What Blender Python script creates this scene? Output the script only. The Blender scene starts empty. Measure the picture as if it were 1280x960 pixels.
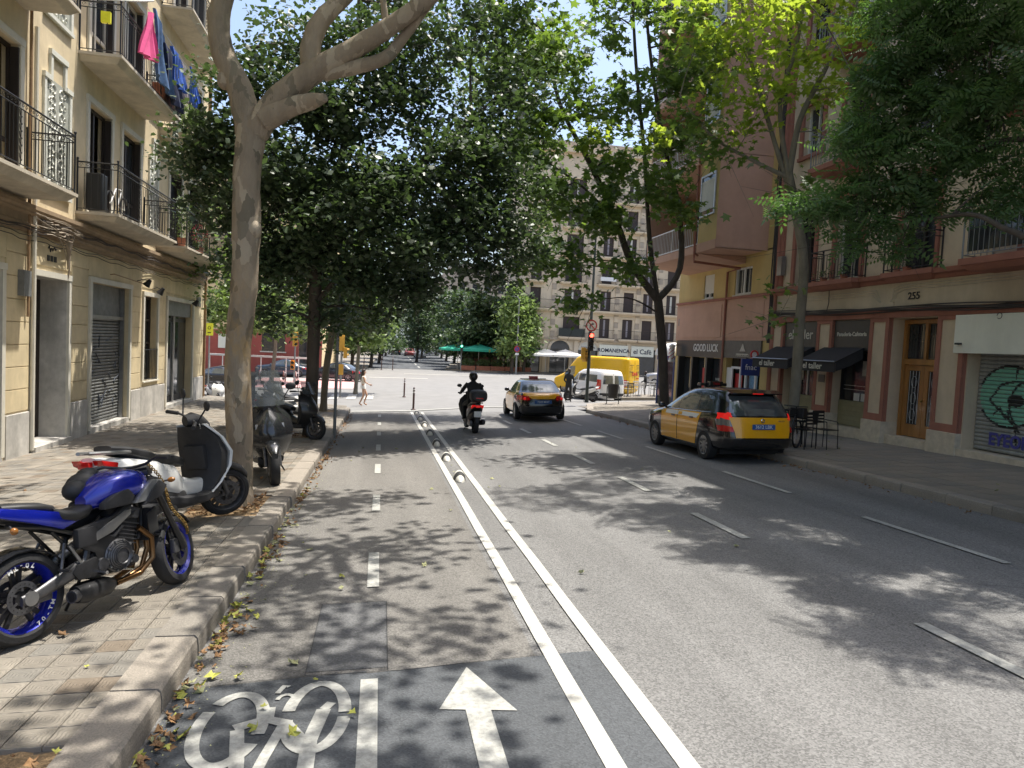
import bpy, bmesh, math, random
import numpy as np
from mathutils import Vector, Matrix, Euler
random.seed(7); rng = np.random.default_rng(11)
S = bpy.context.scene; COL = S.collection
# ---------------------------------------------------------------- camera
CAMH = 2.1; FPX = 887.0
YAW, PITCH, ROLL = .1828, .0538, .0494
_cy,_sy,_cp,_sp,_cr,_sr = math.cos(YAW),math.sin(YAW),math.cos(PITCH),math.sin(PITCH),math.cos(ROLL),math.sin(ROLL)
CF = Vector((_sy*_cp,_cy*_cp,-_sp)); _R = Vector((_cy,-_sy,0)); _U = _R.cross(CF)
CR = _cr*_R+_sr*_U; CU = -_sr*_R+_cr*_U
cam = bpy.data.cameras.new('camera'); camo = bpy.data.objects.new('camera', cam); COL.objects.link(camo)
cam.sensor_fit = 'HORIZONTAL'; cam.sensor_width = 36; cam.lens = 36*FPX/1280; cam.clip_start = .05; cam.clip_end = 3000
m = Matrix((( CR.x,CU.x,-CF.x,0),(CR.y,CU.y,-CF.y,0),(CR.z,CU.z,-CF.z,CAMH),(0,0,0,1)))
camo.matrix_world = m; S.camera = camo
def at(px, py, Y):
    "world point seen at a photo pixel, at distance Y along the street"
    d = CF+(px-640)/FPX*CR+(480-py)/FPX*CU; t = Y/d.y
    return Vector((t*d.x, Y, CAMH+t*d.z))
# ---------------------------------------------------------------- light
SUNV = Vector((.29,.10,1)).normalized()
w = bpy.data.worlds.new('World'); S.world = w; w.use_nodes = True
nt = w.node_tree; bg = nt.nodes['Background']; sk = nt.nodes.new('ShaderNodeTexSky')
sk.sky_type = 'NISHITA'; sk.sun_disc = False; sk.sun_elevation = math.asin(SUNV.z); sk.sun_rotation = math.atan2(SUNV.x, SUNV.y)
sk.air_density = 1.0; sk.dust_density = 3.5; sk.ozone_density = 1.0
nt.links.new(sk.outputs[0], bg.inputs[0]); bg.inputs[1].default_value = .15
sl = bpy.data.lights.new('sun','SUN'); sl.energy = 4.0; sl.angle = math.radians(.55); sl.color = (1,.95,.87)
so = bpy.data.objects.new('sun', sl); COL.objects.link(so); so.rotation_euler = SUNV.to_track_quat('Z','Y').to_euler()
S.view_settings.view_transform = 'Standard'; S.view_settings.look = 'None'; S.view_settings.gamma = 1; S.view_settings.exposure = .95
S.render.resolution_x = 1024; S.render.resolution_y = 768
S.render.engine = 'CYCLES'
try:
    S.cycles.max_bounces = 7; S.cycles.diffuse_bounces = 4; S.cycles.transparent_max_bounces = 12
    S.cycles.sample_clamp_indirect = 6
except Exception: pass
# ---------------------------------------------------------------- materials
MATS = {}
def mat(name, col, rough=.8, metal=0., var=.12, scale=6., bump=0., bscale=40., col2=None, spec=.5, stain=0., coat=0., stretch=None, trans=0., emit=0.):
    """procedural surface: two-scale colour variation, optional streaks, fine relief"""
    if name in MATS: return MATS[name]
    M = bpy.data.materials.new(name); M.use_nodes = True; n = M.node_tree.nodes; l = M.node_tree.links
    b = n['Principled BSDF']; b.inputs['Roughness'].default_value = rough; b.inputs['Metallic'].default_value = metal
    b.inputs['Specular IOR Level'].default_value = spec
    if coat: b.inputs['Coat Weight'].default_value = coat; b.inputs['Coat Roughness'].default_value = .06
    tc = n.new('ShaderNodeTexCoord'); mp = n.new('ShaderNodeMapping'); l.new(tc.outputs['Object'], mp.inputs[0])
    if stretch: mp.inputs['Scale'].default_value = stretch
    nz = n.new('ShaderNodeTexNoise'); nz.inputs['Scale'].default_value = scale; nz.inputs['Detail'].default_value = 6; nz.inputs['Roughness'].default_value = .65
    l.new(mp.outputs[0], nz.inputs[0])
    rp = n.new('ShaderNodeValToRGB'); e = rp.color_ramp.elements; e[0].position = .3; e[1].position = .7
    c = Vector(col); c2 = Vector(col2) if col2 else None
    a = [max(0,x*(1-var)) for x in c]; d = list(c2) if c2 else [min(1,x*(1+var)) for x in c]
    e[0].color = (*a,1); e[1].color = (*d,1); l.new(nz.outputs[0], rp.inputs[0]); out = rp.outputs[0]
    if stain:
        m2 = n.new('ShaderNodeMapping'); m2.inputs['Scale'].default_value = (1,1,.18); l.new(tc.outputs['Object'], m2.inputs[0])
        n2 = n.new('ShaderNodeTexNoise'); n2.inputs['Scale'].default_value = 2.2; n2.inputs['Detail'].default_value = 7; n2.inputs['Roughness'].default_value = .7; l.new(m2.outputs[0], n2.inputs[0])
        r2 = n.new('ShaderNodeMapRange'); r2.inputs[1].default_value = .42; r2.inputs[2].default_value = .75; r2.inputs[3].default_value = 0; r2.inputs[4].default_value = stain; l.new(n2.outputs[0], r2.inputs[0])
        mx = n.new('ShaderNodeMix'); mx.data_type = 'RGBA'; l.new(r2.outputs[0], mx.inputs[0]); l.new(out, mx.inputs[6]); mx.inputs[7].default_value = (*[x*.35 for x in c],1); out = mx.outputs[2]
    l.new(out, b.inputs['Base Color'])
    if bump:
        bn = n.new('ShaderNodeTexNoise'); bn.inputs['Scale'].default_value = bscale; bn.inputs['Detail'].default_value = 4; l.new(mp.outputs[0], bn.inputs[0])
        bp = n.new('ShaderNodeBump'); bp.inputs['Strength'].default_value = bump; bp.inputs['Distance'].default_value = .01; l.new(bn.outputs[0], bp.inputs['Height']); l.new(bp.outputs[0], b.inputs['Normal'])
    if emit: b.inputs['Emission Color'].default_value = (*col,1); b.inputs['Emission Strength'].default_value = emit
    if trans: b.inputs['Transmission Weight'].default_value = trans
    MATS[name] = M; return M
def leafmat(name, c1, c2, tr, tw=.35, rough=.45, scale=.9):
    M = bpy.data.materials.new(name); M.use_nodes = True; n = M.node_tree.nodes; l = M.node_tree.links
    b = n['Principled BSDF']; b.inputs['Roughness'].default_value = rough; b.inputs['Specular IOR Level'].default_value = .55
    tc = n.new('ShaderNodeTexCoord'); nz = n.new('ShaderNodeTexNoise'); nz.inputs['Scale'].default_value = scale; nz.inputs['Detail'].default_value = 2; l.new(tc.outputs['Object'], nz.inputs[0])
    n2 = n.new('ShaderNodeTexNoise'); n2.inputs['Scale'].default_value = 9; n2.inputs['Detail'].default_value = 1; l.new(tc.outputs['Object'], n2.inputs[0])
    ad = n.new('ShaderNodeMath'); ad.operation = 'ADD'; l.new(nz.outputs[0], ad.inputs[0]); l.new(n2.outputs[0], ad.inputs[1])
    rp = n.new('ShaderNodeValToRGB'); e = rp.color_ramp.elements; e[0].position = .8; e[0].color = (*c1,1); e[1].position = 1.2; e[1].color = (*c2,1)
    sc = n.new('ShaderNodeMath'); sc.operation = 'MULTIPLY'; sc.inputs[1].default_value = 1.0; l.new(ad.outputs[0], sc.inputs[0])
    mr = n.new('ShaderNodeMapRange'); mr.inputs[1].default_value = .75; mr.inputs[2].default_value = 1.25; l.new(sc.outputs[0], mr.inputs[0])
    e[0].position = 0; e[1].position = 1; l.new(mr.outputs[0], rp.inputs[0]); l.new(rp.outputs[0], b.inputs['Base Color'])
    t = n.new('ShaderNodeBsdfTranslucent'); t.inputs[0].default_value = (*tr,1)
    mx = n.new('ShaderNodeMixShader'); mx.inputs[0].default_value = tw; l.new(b.outputs[0], mx.inputs[1]); l.new(t.outputs[0], mx.inputs[2])
    l.new(mx.outputs[0], n['Material Output'].inputs[0]); MATS[name] = M; return M
# ---------------------------------------------------------------- tagging
def tag(o, label=None, cat=None, group=None, kind=None):
    if label: o['label'] = label
    if cat: o['category'] = cat
    if group: o['group'] = group
    if kind: o['kind'] = kind
    return o
def thing(name, label, cat, loc=(0,0,0), rz=0, group=None):
    o = bpy.data.objects.new(name, None); COL.objects.link(o); o.empty_display_size = .2
    o.location = loc; o.rotation_euler = (0,0,rz); return tag(o, label, cat, group)
def copy_tree(o, parent=None):
    c = o.copy(); COL.objects.link(c); c.parent = parent
    for ch in list(o.children): copy_tree(ch, c)
    return c
def clone(o, loc, rz=0, label=None, group=None):
    c = copy_tree(o); c.location = loc; c.rotation_euler = (0,0,rz); tag(c, label, None, group); return c
# ---------------------------------------------------------------- mesh builder
class MB:
    def __init__(s): s.v = []; s.f = []
    def add(s, vs, fs):
        k = len(s.v); s.v += [tuple(v) for v in vs]; s.f += [tuple(i+k for i in f) for f in fs]; return s
    def box(s, x0,x1,y0,y1,z0,z1, M=None):
        vs = [Vector((x,y,z)) for z in (z0,z1) for y in (y0,y1) for x in (x0,x1)]
        if M: vs = [M@v for v in vs]
        return s.add(vs, [(0,2,3,1),(4,5,7,6),(0,1,5,4),(2,6,7,3),(0,4,6,2),(1,3,7,5)])
    def bev(s, x0,x1,y0,y1,z0,z1, b=.01, M=None):
        bm = bmesh.new(); bmesh.ops.create_cube(bm, size=1)
        for v in bm.verts: v.co = Vector(((x0+x1)/2+v.co.x*(x1-x0),(y0+y1)/2+v.co.y*(y1-y0),(z0+z1)/2+v.co.z*(z1-z0)))
        bmesh.ops.bevel(bm, geom=bm.edges[:], offset=b, segments=2, affect='EDGES', profile=.6)
        s.bm(bm, M); return s
    def bm(s, bm, M=None):
        bm.verts.ensure_lookup_table(); bm.verts.index_update()
        s.add([(M@v.co if M else v.co.copy()) for v in bm.verts], [[v.index for v in f.verts] for f in bm.faces]); bm.free()
    def tube(s, pts, r, n=8, cap=True):
        pts = [Vector(p) for p in pts]; rs = r if hasattr(r,'__len__') else [r]*len(pts)
        rings = []; up = None
        for i,p in enumerate(pts):
            d = (pts[min(i+1,len(pts)-1)]-pts[max(i-1,0)]);
            if d.length < 1e-9: d = Vector((0,0,1))
            d.normalize()
            if up is None: up = Vector((0,0,1)) if abs(d.z) < .9 else Vector((1,0,0))
            a = d.cross(up); 
            if a.length < 1e-6: a = d.orthogonal()
            a.normalize(); b = a.cross(d).normalized(); up = b
            rings.append([p+rs[i]*(math.cos(t)*a+math.sin(t)*b) for t in [2*math.pi*k/n for k in range(n)]])
        return s.rings(rings, cap)
    def rings(s, rings, cap=True, closed=True):
        n = len(rings[0]); vs = [v for r in rings for v in r]; fs = []
        for i in range(len(rings)-1):
            for k in range(n if closed else n-1):
                a,b = i*n+k, i*n+(k+1)%n; fs.append((a,b,b+n,a+n))
        if cap and closed:
            fs.append(tuple(range(n-1,-1,-1))); fs.append(tuple((len(rings)-1)*n+k for k in range(n)))
        return s.add(vs, fs)
    def lathe(s, prof, n=20, M=None, axis='z', a0=0, a1=2*math.pi):
        full = abs(a1-a0-2*math.pi) < 1e-6; rings = []
        for k in range(n if full else n+1):
            t = a0+(a1-a0)*k/n; c,q = math.cos(t), math.sin(t); ring = []
            for r,h in prof:
                p = {'z':(r*c,r*q,h),'y':(r*c,h,r*q),'x':(h,r*c,r*q)}[axis]; p = Vector(p); ring.append(M@p if M else p)
            rings.append(ring)
        if full: rings.append(rings[0])
        return s.rings(rings, cap=False, closed=False)
    def prism(s, poly, h0, h1, axis='y', M=None):
        "polygon (a,b) extruded along axis: y -> (a,h,b); x -> (h,a,b); z -> (a,b,h)"
        f = {'y':lambda a,b,h:(a,h,b),'x':lambda a,b,h:(h,a,b),'z':lambda a,b,h:(a,b,h)}[axis]
        n = len(poly); vs = [Vector(f(a,b,h)) for h in (h0,h1) for a,b in poly]
        if M: vs = [M@v for v in vs]
        return s.add(vs, [tuple(range(n-1,-1,-1)), tuple(range(n,2*n))]+[(k,(k+1)%n,(k+1)%n+n,k+n) for k in range(n)])
    def sph(s, c, r, n=12, m=8, sc=(1,1,1), M=None):
        rings = []
        for i in range(m+1):
            ph = math.pi*i/m-math.pi/2; rings.append([Vector((c[0]+sc[0]*r*math.cos(ph)*math.cos(2*math.pi*k/n), c[1]+sc[1]*r*math.cos(ph)*math.sin(2*math.pi*k/n), c[2]+sc[2]*r*math.sin(ph))) for k in range(n)])
        if M: rings = [[M@v for v in r_] for r_ in rings]
        return s.rings(rings, cap=False)
    def build(s, name, m, parent=None, smooth=False, fix=True):
        me = bpy.data.meshes.new(name); me.from_pydata(s.v, [], s.f); me.validate(verbose=False)
        if fix:
            b = bmesh.new(); b.from_mesh(me); bmesh.ops.remove_doubles(b, verts=b.verts, dist=1e-5); bmesh.ops.recalc_face_normals(b, faces=b.faces); b.to_mesh(me); b.free()
        if m: me.materials.append(MATS[m] if isinstance(m,str) else m)
        if smooth:
            me.polygons.foreach_set('use_smooth', [True]*len(me.polygons))
            try: me.set_sharp_from_angle(angle=math.radians(38))
            except Exception: pass
        o = bpy.data.objects.new(name, me); COL.objects.link(o)
        if parent: o.parent = parent
        return o
def box(name, m, parent, x0,x1,y0,y1,z0,z1, b=0, M=None):
    q = MB(); (q.bev(x0,x1,y0,y1,z0,z1,b,M) if b else q.box(x0,x1,y0,y1,z0,z1,M)); return q.build(name, m, parent, fix=False)
def share(name, src, parent, loc=(0,0,0), rot=(0,0,0), sc=(1,1,1)):
    o = bpy.data.objects.new(name, src.data); COL.objects.link(o); o.parent = parent; o.location = loc; o.rotation_euler = rot; o.scale = sc; return o
def text(name, body, size, m, parent, loc, rot, ext=.004, sx=1, bold=0.):
    cu = bpy.data.curves.new(name,'FONT'); cu.body = body; cu.size = size; cu.extrude = ext; cu.align_x = 'CENTER'; cu.align_y = 'CENTER'; cu.offset = bold; cu.resolution_u = 3
    o = bpy.data.objects.new(name, cu); COL.objects.link(o); dg = bpy.context.evaluated_depsgraph_get()
    me = bpy.data.meshes.new_from_object(o.evaluated_get(dg)); bpy.data.objects.remove(o); bpy.data.curves.remove(cu)
    me.materials.clear(); me.materials.append(MATS[m]); o = bpy.data.objects.new(name, me); COL.objects.link(o)
    if parent: o.parent = parent
    o.location = loc; o.rotation_euler = rot; o.scale = (sx,1,1); return o
R = math.radians
# ---------------------------------------------------------------- the lie of the land (street falls away from the camera and rises to the right)
def lerp(a,b,t): return a+(b-a)*max(0,min(1,t))
def base(x,y):
    xc = max(-60,min(60,x)); k = lerp(.035,.015,(y-38)/12)
    if y < 40: z = -.03*y
    elif y < 80: z = -1.2
    else: z = -1.2+.004*(y-80)+.00006*(y-80)**2
    if y > 260: z = -1.2+.004*180+.00006*180**2+(y-260)*.02
    return z+k*xc
def sidew(x,y):   # top of the left pavement
    if y < 36 and x < -1.4:
        zk = base(-1.22,y)+.15; t = (-1.22-x)/5.78; zw = lerp(base(-7,y)+.15, -.56, (y-12)/5) if y < 31 else lerp(-.56, base(-7,y)+.15,(y-31)/5)
        return zk+(zw-zk)*min(t,1.3)
    return base(x,y)+.15
def sheet(name, m, fn, xs, ys, dz, skirt=0, parent=None):
    vs = [(x,y,fn(x,y)+dz) for y in ys for x in xs]; n = len(xs); fs = [(j*n+i,j*n+i+1,(j+1)*n+i+1,(j+1)*n+i) for j in range(len(ys)-1) for i in range(n-1)]
    q = MB().add(vs,fs)
    if skirt:
        loop = [(x,ys[0]) for x in xs]+[(xs[-1],y) for y in ys[1:]]+[(x,ys[-1]) for x in xs[-2::-1]]+[(xs[0],y) for y in ys[-2:0:-1]]
        k = len(loop); vs = [(x,y,fn(x,y)+dz) for x,y in loop]+[(x,y,fn(x,y)+dz-skirt) for x,y in loop]
        q.add(vs,[(i,(i+1)%k,(i+1)%k+k,i+k) for i in range(k)])
    return q.build(name, m, parent)
def span(a,b,st): 
    n = max(1,int(math.ceil((b-a)/st))); return [a+(b-a)*i/n for i in range(n+1)]
# ---------------------------------------------------------------- palette
mat('asphalt_far', (.19,.188,.182), .9, var=.12, scale=1.2, bump=.3, bscale=120)
def asphalt(name, c, sp, patches):
    M = mat(name, c, .88, var=.05, scale=1.1, spec=.35); n = M.node_tree.nodes; l = M.node_tree.links; b = n['Principled BSDF']
    src = b.inputs['Base Color'].links[0].from_socket
    tc = n.new('ShaderNodeTexCoord'); v = n.new('ShaderNodeTexVoronoi'); v.inputs['Scale'].default_value = 85; l.new(tc.outputs['Object'], v.inputs[0])
    s1 = n.new('ShaderNodeSeparateColor'); l.new(v.outputs['Color'], s1.inputs[0])
    mr = n.new('ShaderNodeMapRange'); mr.inputs[3].default_value = 1-sp; mr.inputs[4].default_value = 1+sp; l.new(s1.outputs[0], mr.inputs[0])
    mu = n.new('ShaderNodeVectorMath'); mu.operation = 'SCALE'; l.new(src, mu.inputs[0]); l.new(mr.outputs[0], mu.inputs['Scale'])
    # long wheel tracks and oily patches running with the street
    mp = n.new('ShaderNodeMapping'); mp.inputs['Scale'].default_value = (1.6,.12,1); l.new(tc.outputs['Object'], mp.inputs[0])
    nz = n.new('ShaderNodeTexNoise'); nz.inputs['Scale'].default_value = 1.0; nz.inputs['Detail'].default_value = 6; l.new(mp.outputs[0], nz.inputs[0])
    m2 = n.new('ShaderNodeMapRange'); m2.inputs[1].default_value = .35; m2.inputs[2].default_value = .7; m2.inputs[3].default_value = 1.1; m2.inputs[4].default_value = .76; l.new(nz.outputs[0], m2.inputs[0])
    mu2 = n.new('ShaderNodeVectorMath'); mu2.operation = 'SCALE'; l.new(mu.outputs[0], mu2.inputs[0]); l.new(m2.outputs[0], mu2.inputs['Scale'])
    # thin dark cracks
    mp3 = n.new('ShaderNodeMapping'); mp3.inputs['Scale'].default_value = (1,.5,1); l.new(tc.outputs['Object'], mp3.inputs[0])
    n4 = n.new('ShaderNodeTexNoise'); n4.inputs['Scale'].default_value = 1.2; n4.inputs['Detail'].default_value = 5; l.new(mp3.outputs[0], n4.inputs[0])
    ab = n.new('ShaderNodeMath'); ab.operation = 'SUBTRACT'; ab.inputs[1].default_value = .5; l.new(n4.outputs[0], ab.inputs[0])
    a2 = n.new('ShaderNodeMath'); a2.operation = 'ABSOLUTE'; l.new(ab.outputs[0], a2.inputs[0])
    m4 = n.new('ShaderNodeMapRange'); m4.inputs[1].default_value = 0; m4.inputs[2].default_value = .0016; m4.inputs[3].default_value = .62; m4.inputs[4].default_value = 1; l.new(a2.outputs[0], m4.inputs[0])
    mu3 = n.new('ShaderNodeVectorMath'); mu3.operation = 'SCALE'; l.new(mu2.outputs[0], mu3.inputs[0]); l.new(m4.outputs[0], mu3.inputs['Scale'])
    l.new(mu3.outputs[0], b.inputs['Base Color'])
    bp = n.new('ShaderNodeBump'); bp.inputs['Strength'].default_value = .5; bp.inputs['Distance'].default_value = .006; l.new(v.outputs['Distance'], bp.inputs['Height']); l.new(bp.outputs[0], b.inputs['Normal'])
asphalt('asphalt_road', (.168,.166,.161), .34, 0)
asphalt('asphalt_new_and_shade', (.082,.088,.094), .2, 0)  # newer road patches; also the painted tree shade on the far avenue
asphalt('asphalt_mid', (.115,.116,.117), .26, 0)
asphalt('asphalt_brown', (.155,.148,.136), .3, 0)
mat('asphalt_seam', (.035,.035,.037), .7, var=.3)
mat('road_paint', (.46,.45,.41), .75, var=.16, scale=25, bump=.4, bscale=150, stain=.25)
mat('road_paint_worn', (.38,.38,.35), .8, var=.3, scale=26, bump=.4, bscale=150, stain=.5)
mat('red_paint', (.52,.30,.29), .85, var=.15, scale=3)
def panot(name, c, c2):
    M = mat(name, c, .85, var=.2, scale=2.5, col2=c2, stain=.35); n = M.node_tree.nodes; l = M.node_tree.links; b = n['Principled BSDF']
    tc = n.new('ShaderNodeTexCoord'); fr = n.new('ShaderNodeVectorMath'); fr.operation = 'MODULO'; ad = n.new('ShaderNodeVectorMath'); ad.operation = 'ADD'; ad.inputs[1].default_value = (40,40,40)
    l.new(tc.outputs['Object'], ad.inputs[0]); l.new(ad.outputs[0], fr.inputs[0]); fr.inputs[1].default_value = (.2,.2,1e6)
    sb = n.new('ShaderNodeVectorMath'); sb.operation = 'SUBTRACT'; sb.inputs[1].default_value = (.1,.1,0); l.new(fr.outputs[0], sb.inputs[0])
    sp = n.new('ShaderNodeSeparateXYZ'); l.new(sb.outputs[0], sp.inputs[0]); cb = n.new('ShaderNodeCombineXYZ'); l.new(sp.outputs[0], cb.inputs[0]); l.new(sp.outputs[1], cb.inputs[1])
    ln = n.new('ShaderNodeVectorMath'); ln.operation = 'LENGTH'; l.new(cb.outputs[0], ln.inputs[0])
    at2 = n.new('ShaderNodeMath'); at2.operation = 'ARCTAN2'; l.new(sp.outputs[1], at2.inputs[0]); l.new(sp.outputs[0], at2.inputs[1])
    m4 = n.new('ShaderNodeMath'); m4.operation = 'MULTIPLY'; m4.inputs[1].default_value = 4; l.new(at2.outputs[0], m4.inputs[0]); cs = n.new('ShaderNodeMath'); cs.operation = 'COSINE'; l.new(m4.outputs[0], cs.inputs[0])
    ma = n.new('ShaderNodeMath'); ma.operation = 'MULTIPLY_ADD'; ma.inputs[1].default_value = .16; ma.inputs[2].default_value = 1; l.new(cs.outputs[0], ma.inputs[0])
    mm = n.new('ShaderNodeMath'); mm.operation = 'MULTIPLY'; l.new(ln.outputs['Value'], mm.inputs[0]); l.new(ma.outputs[0], mm.inputs[1])
    sc = n.new('ShaderNodeMath'); sc.operation = 'MULTIPLY'; sc.inputs[1].default_value = 260; l.new(mm.outputs[0], sc.inputs[0]); sn = n.new('ShaderNodeMath'); sn.operation = 'SINE'; l.new(sc.outputs[0], sn.inputs[0])
    bp = n.new('ShaderNodeBump'); bp.inputs['Strength'].default_value = .55; bp.inputs['Distance'].default_value = .005; l.new(sn.outputs[0], bp.inputs['Height'])
    nz = n.new('ShaderNodeTexNoise'); nz.inputs['Scale'].default_value = 160; l.new(tc.outputs['Object'], nz.inputs[0])
    b2 = n.new('ShaderNodeBump'); b2.inputs['Strength'].default_value = .3; b2.inputs['Distance'].default_value = .004; l.new(nz.outputs[0], b2.inputs['Height']); l.new(bp.outputs[0], b2.inputs['Normal'])
    l.new(b2.outputs[0], b.inputs['Normal'])
panot('tile_grey', (.20,.178,.145), (.285,.255,.21)); panot('tile_light', (.22,.197,.16), (.305,.272,.222)); panot('tile_brown', (.16,.125,.088), (.25,.208,.16)); panot('tile_slate', (.185,.172,.148), (.26,.24,.205))
mat('tile_joint', (.11,.095,.075), .95, var=.3, scale=8)
mat('kerb_stone', (.27,.24,.2), .9, var=.32, scale=90, bump=.5, bscale=70, stain=.25)
mat('pit_soil', (.25,.17,.09), .95, var=.5, scale=60, bump=1, bscale=60)
mat('cream', (.64,.53,.33), .9, var=.13, scale=1.8, bump=.3, bscale=60, stain=.3)
mat('cream_plain', (.66,.55,.36), .9, var=.13, scale=1.8, bump=.3, bscale=60, stain=.3)
mat('trim', (.62,.59,.5), .8, var=.08, scale=3, bump=.15, stain=.2)
mat('slab', (.55,.49,.39), .85, var=.16, scale=2, bump=.2, stain=.45)
mat('marble', (.5,.48,.44), .6, var=.25, scale=3, stain=.5, bump=.1)
mat('cornice', (.33,.24,.15), .85, var=.2, scale=4, stain=.3)
mat('iron', (.02,.02,.021), .5, metal=.3, var=.3, scale=20)
mat('black', (.012,.012,.013), .5, var=.3); mat('dark_wood', (.03,.022,.018), .55, var=.3, scale=12, stretch=(1,1,.15))
mat('dark_int', (.02,.02,.02), .9); mat('shutter_grey', (.2,.205,.2), .55, metal=.3, var=.25, scale=5, stain=.3)
mat('glass_dark', (.03,.035,.04), .06, spec=.8, var=.3, scale=1.5); mat('car_glass', (.15,.17,.18), .05, metal=.6, spec=.9, var=.2)
mat('metal_grey', (.3,.3,.3), .4, metal=.8, var=.15); mat('chrome', (.6,.6,.6), .18, metal=1, var=.08)
mat('pipe', (.3,.19,.1), .7, var=.25, scale=9, stain=.4); mat('cable', (.06,.05,.045), .8)
mat('cable_light', (.3,.25,.19), .8)
mat('brick_red', (.34,.145,.1), .9, var=.13, scale=2.5, bump=.3, bscale=70, stain=.25)
mat('beige', (.60,.49,.35), .9, var=.1, scale=2, bump=.3, bscale=70, stain=.2)
mat('stone_beige', (.58,.5,.38), .85, var=.18, scale=6, bump=.4, bscale=50, stain=.15)
mat('frieze', (.55,.46,.33), .9, var=.1, scale=2, bump=.2, stain=.25)
mat('pink_wall', (.54,.33,.235), .9, var=.08, scale=1.4, bump=.2, stain=.12)
mat('yellow_wall', (.56,.42,.17), .9, var=.08, scale=1.4, bump=.2, stain=.15)
mat('wood_door', (.36,.165,.045), .4, var=.25, scale=6, stretch=(1,1,.12), coat=.3)
mat('white_panel', (.78,.78,.66), .7, var=.05, scale=2, stain=.15); mat('white', (.75,.75,.73), .5, var=.05)
mat('white_blind', (.62,.6,.52), .7, var=.05); mat('aluminium', (.5,.5,.5), .4, metal=.5)
mat('fascia_black', (.03,.03,.031), .4, var=.2); mat('awning', (.02,.02,.022), .75, var=.25, scale=10); mat('fascia_brown', (.11,.095,.075), .6, var=.2)
mat('graffiti_green', (.2,.48,.36), .6, var=.12, scale=8); mat('graffiti_blue', (.07,.07,.3), .6); mat('graffiti_dark', (.06,.07,.09), .6)
mat('olive_panel', (.3,.28,.17), .7, var=.1); mat('poster_pale', (.5,.46,.38), .6, var=.3, scale=14)
mat('blue_sign', (.03,.05,.2), .5); mat('red_sign', (.5,.03,.03), .5); mat('poster_blue', (.12,.3,.5), .5, var=.4, scale=12); mat('poster_yellow', (.7,.5,.05), .5)
mat('far_stone', (.66,.55,.4), .9, var=.1, scale=.8, bump=.2, bscale=8, stain=.18); mat('far_stone_dark', (.42,.35,.27), .9, var=.12, scale=1, stain=.2)
mat('far_shutter', (.05,.035,.03), .7); mat('green_cloth', (.03,.36,.24), .8, var=.1); mat('white_cloth', (.75,.72,.66), .8, var=.06)
mat('far_red', (.34,.085,.065), .85, var=.15, scale=.8, stain=.2); mat('far_cream', (.66,.52,.3), .9, var=.1, scale=1)
mat('terracotta', (.32,.12,.07), .8, var=.2); mat('far_brick', (.16,.07,.05), .9, var=.2, scale=3)
mat('bark_plane', (.24,.19,.14), .85, var=.3, scale=5, col2=(.36,.30,.23), bump=.9, bscale=14, stretch=(1,1,.45), stain=.25)
mat('bark_dark', (.075,.06,.047), .9, var=.35, scale=6, bump=1, bscale=16, stretch=(1,1,.3)); mat('bark_mid', (.19,.17,.13), .9, var=.3, scale=5, bump=.8, bscale=14, stretch=(1,1,.4))
mat('bark_patch', (.4,.25,.09), .85, var=.3, scale=9)
mat('tyre', (.018,.018,.019), .8, var=.2, scale=20, bump=.3, bscale=60); mat('rim_blue', (.01,.018,.30), .25, metal=.3, coat=.6)
mat('moto_blue', (.008,.018,.33), .22, metal=.35, var=.12, coat=1.0); mat('moto_black', (.014,.014,.015), .35, var=.2, coat=.3); mat('plastic_black', (.022,.022,.024), .6, var=.25, scale=15)
mat('moto_silver', (.33,.34,.35), .3, metal=.7); mat('engine_grey', (.1,.1,.105), .4, metal=.6, var=.3, scale=18); mat('engine_dark', (.035,.035,.037), .45, metal=.5, var=.3, scale=18)
mat('bronze_pipe', (.2,.115,.055), .35, metal=1, var=.3, scale=6); mat('seat_black', (.022,.022,.023), .5, var=.15, bump=.2, bscale=200)
mat('scooter_white', (.68,.68,.66), .3, var=.04, coat=.5); mat('red_lens', (.5,.012,.012), .15, coat=.5); mat('amber_lens', (.7,.25,.03), .2)
mat('red_lit', (.55,.012,.01), .2, emit=.35); mat('red_signal', (1,.05,.03), .4, emit=6.); mat('green_signal', (.1,1,.6), .4, emit=6.)
mat('clear_lens', (.22,.22,.22), .1, metal=.5); mat('gold_chain', (.35,.23,.08), .35, metal=.8); mat('dark_grey_paint', (.028,.03,.034), .22, metal=.5, coat=.7)
mat('taxi_yellow', (.82,.39,.003), .3, var=.03, coat=.8); mat('taxi_black', (.009,.009,.01), .16, var=.2, coat=.8); mat('plate_blue', (.02,.09,.3), .5); mat('plate_white', (.7,.7,.68), .5)
mat('van_yellow', (.72,.42,.003), .35, var=.03, coat=.3); mat('car_white', (.72,.72,.7), .25, var=.03, coat=.6); mat('car_dark', (.012,.015,.022), .2, coat=.7); mat('car_blue', (.03,.05,.08), .2, coat=.7); mat('car_silver', (.4,.4,.41), .3, metal=.6, coat=.4); mat('car_red', (.2,.03,.03), .3, coat=.5)
mat('signal_yellow', (.55,.30,.04), .5, var=.1); mat('pole_dark', (.05,.06,.055), .5, metal=.4, var=.2, scale=9); mat('pole_grey', (.25,.26,.26), .5, metal=.4)
mat('skin', (.55,.33,.22), .55, var=.05); mat('hair', (.035,.02,.014), .5); mat('cloth_beige', (.6,.42,.3), .8); mat('cloth_black', (.012,.012,.013), .75, var=.3)
mat('cloth_pink', (.62,.07,.22), .8, var=.12, scale=8); mat('denim', (.06,.12,.24), .85, var=.35, scale=10); mat('cloth_navy', (.012,.018,.05), .85, var=.3); mat('cloth_blue', (.03,.1,.4), .8, var=.3, scale=8); mat('cloth_grey', (.3,.27,.28), .8, var=.3, scale=8)
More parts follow.
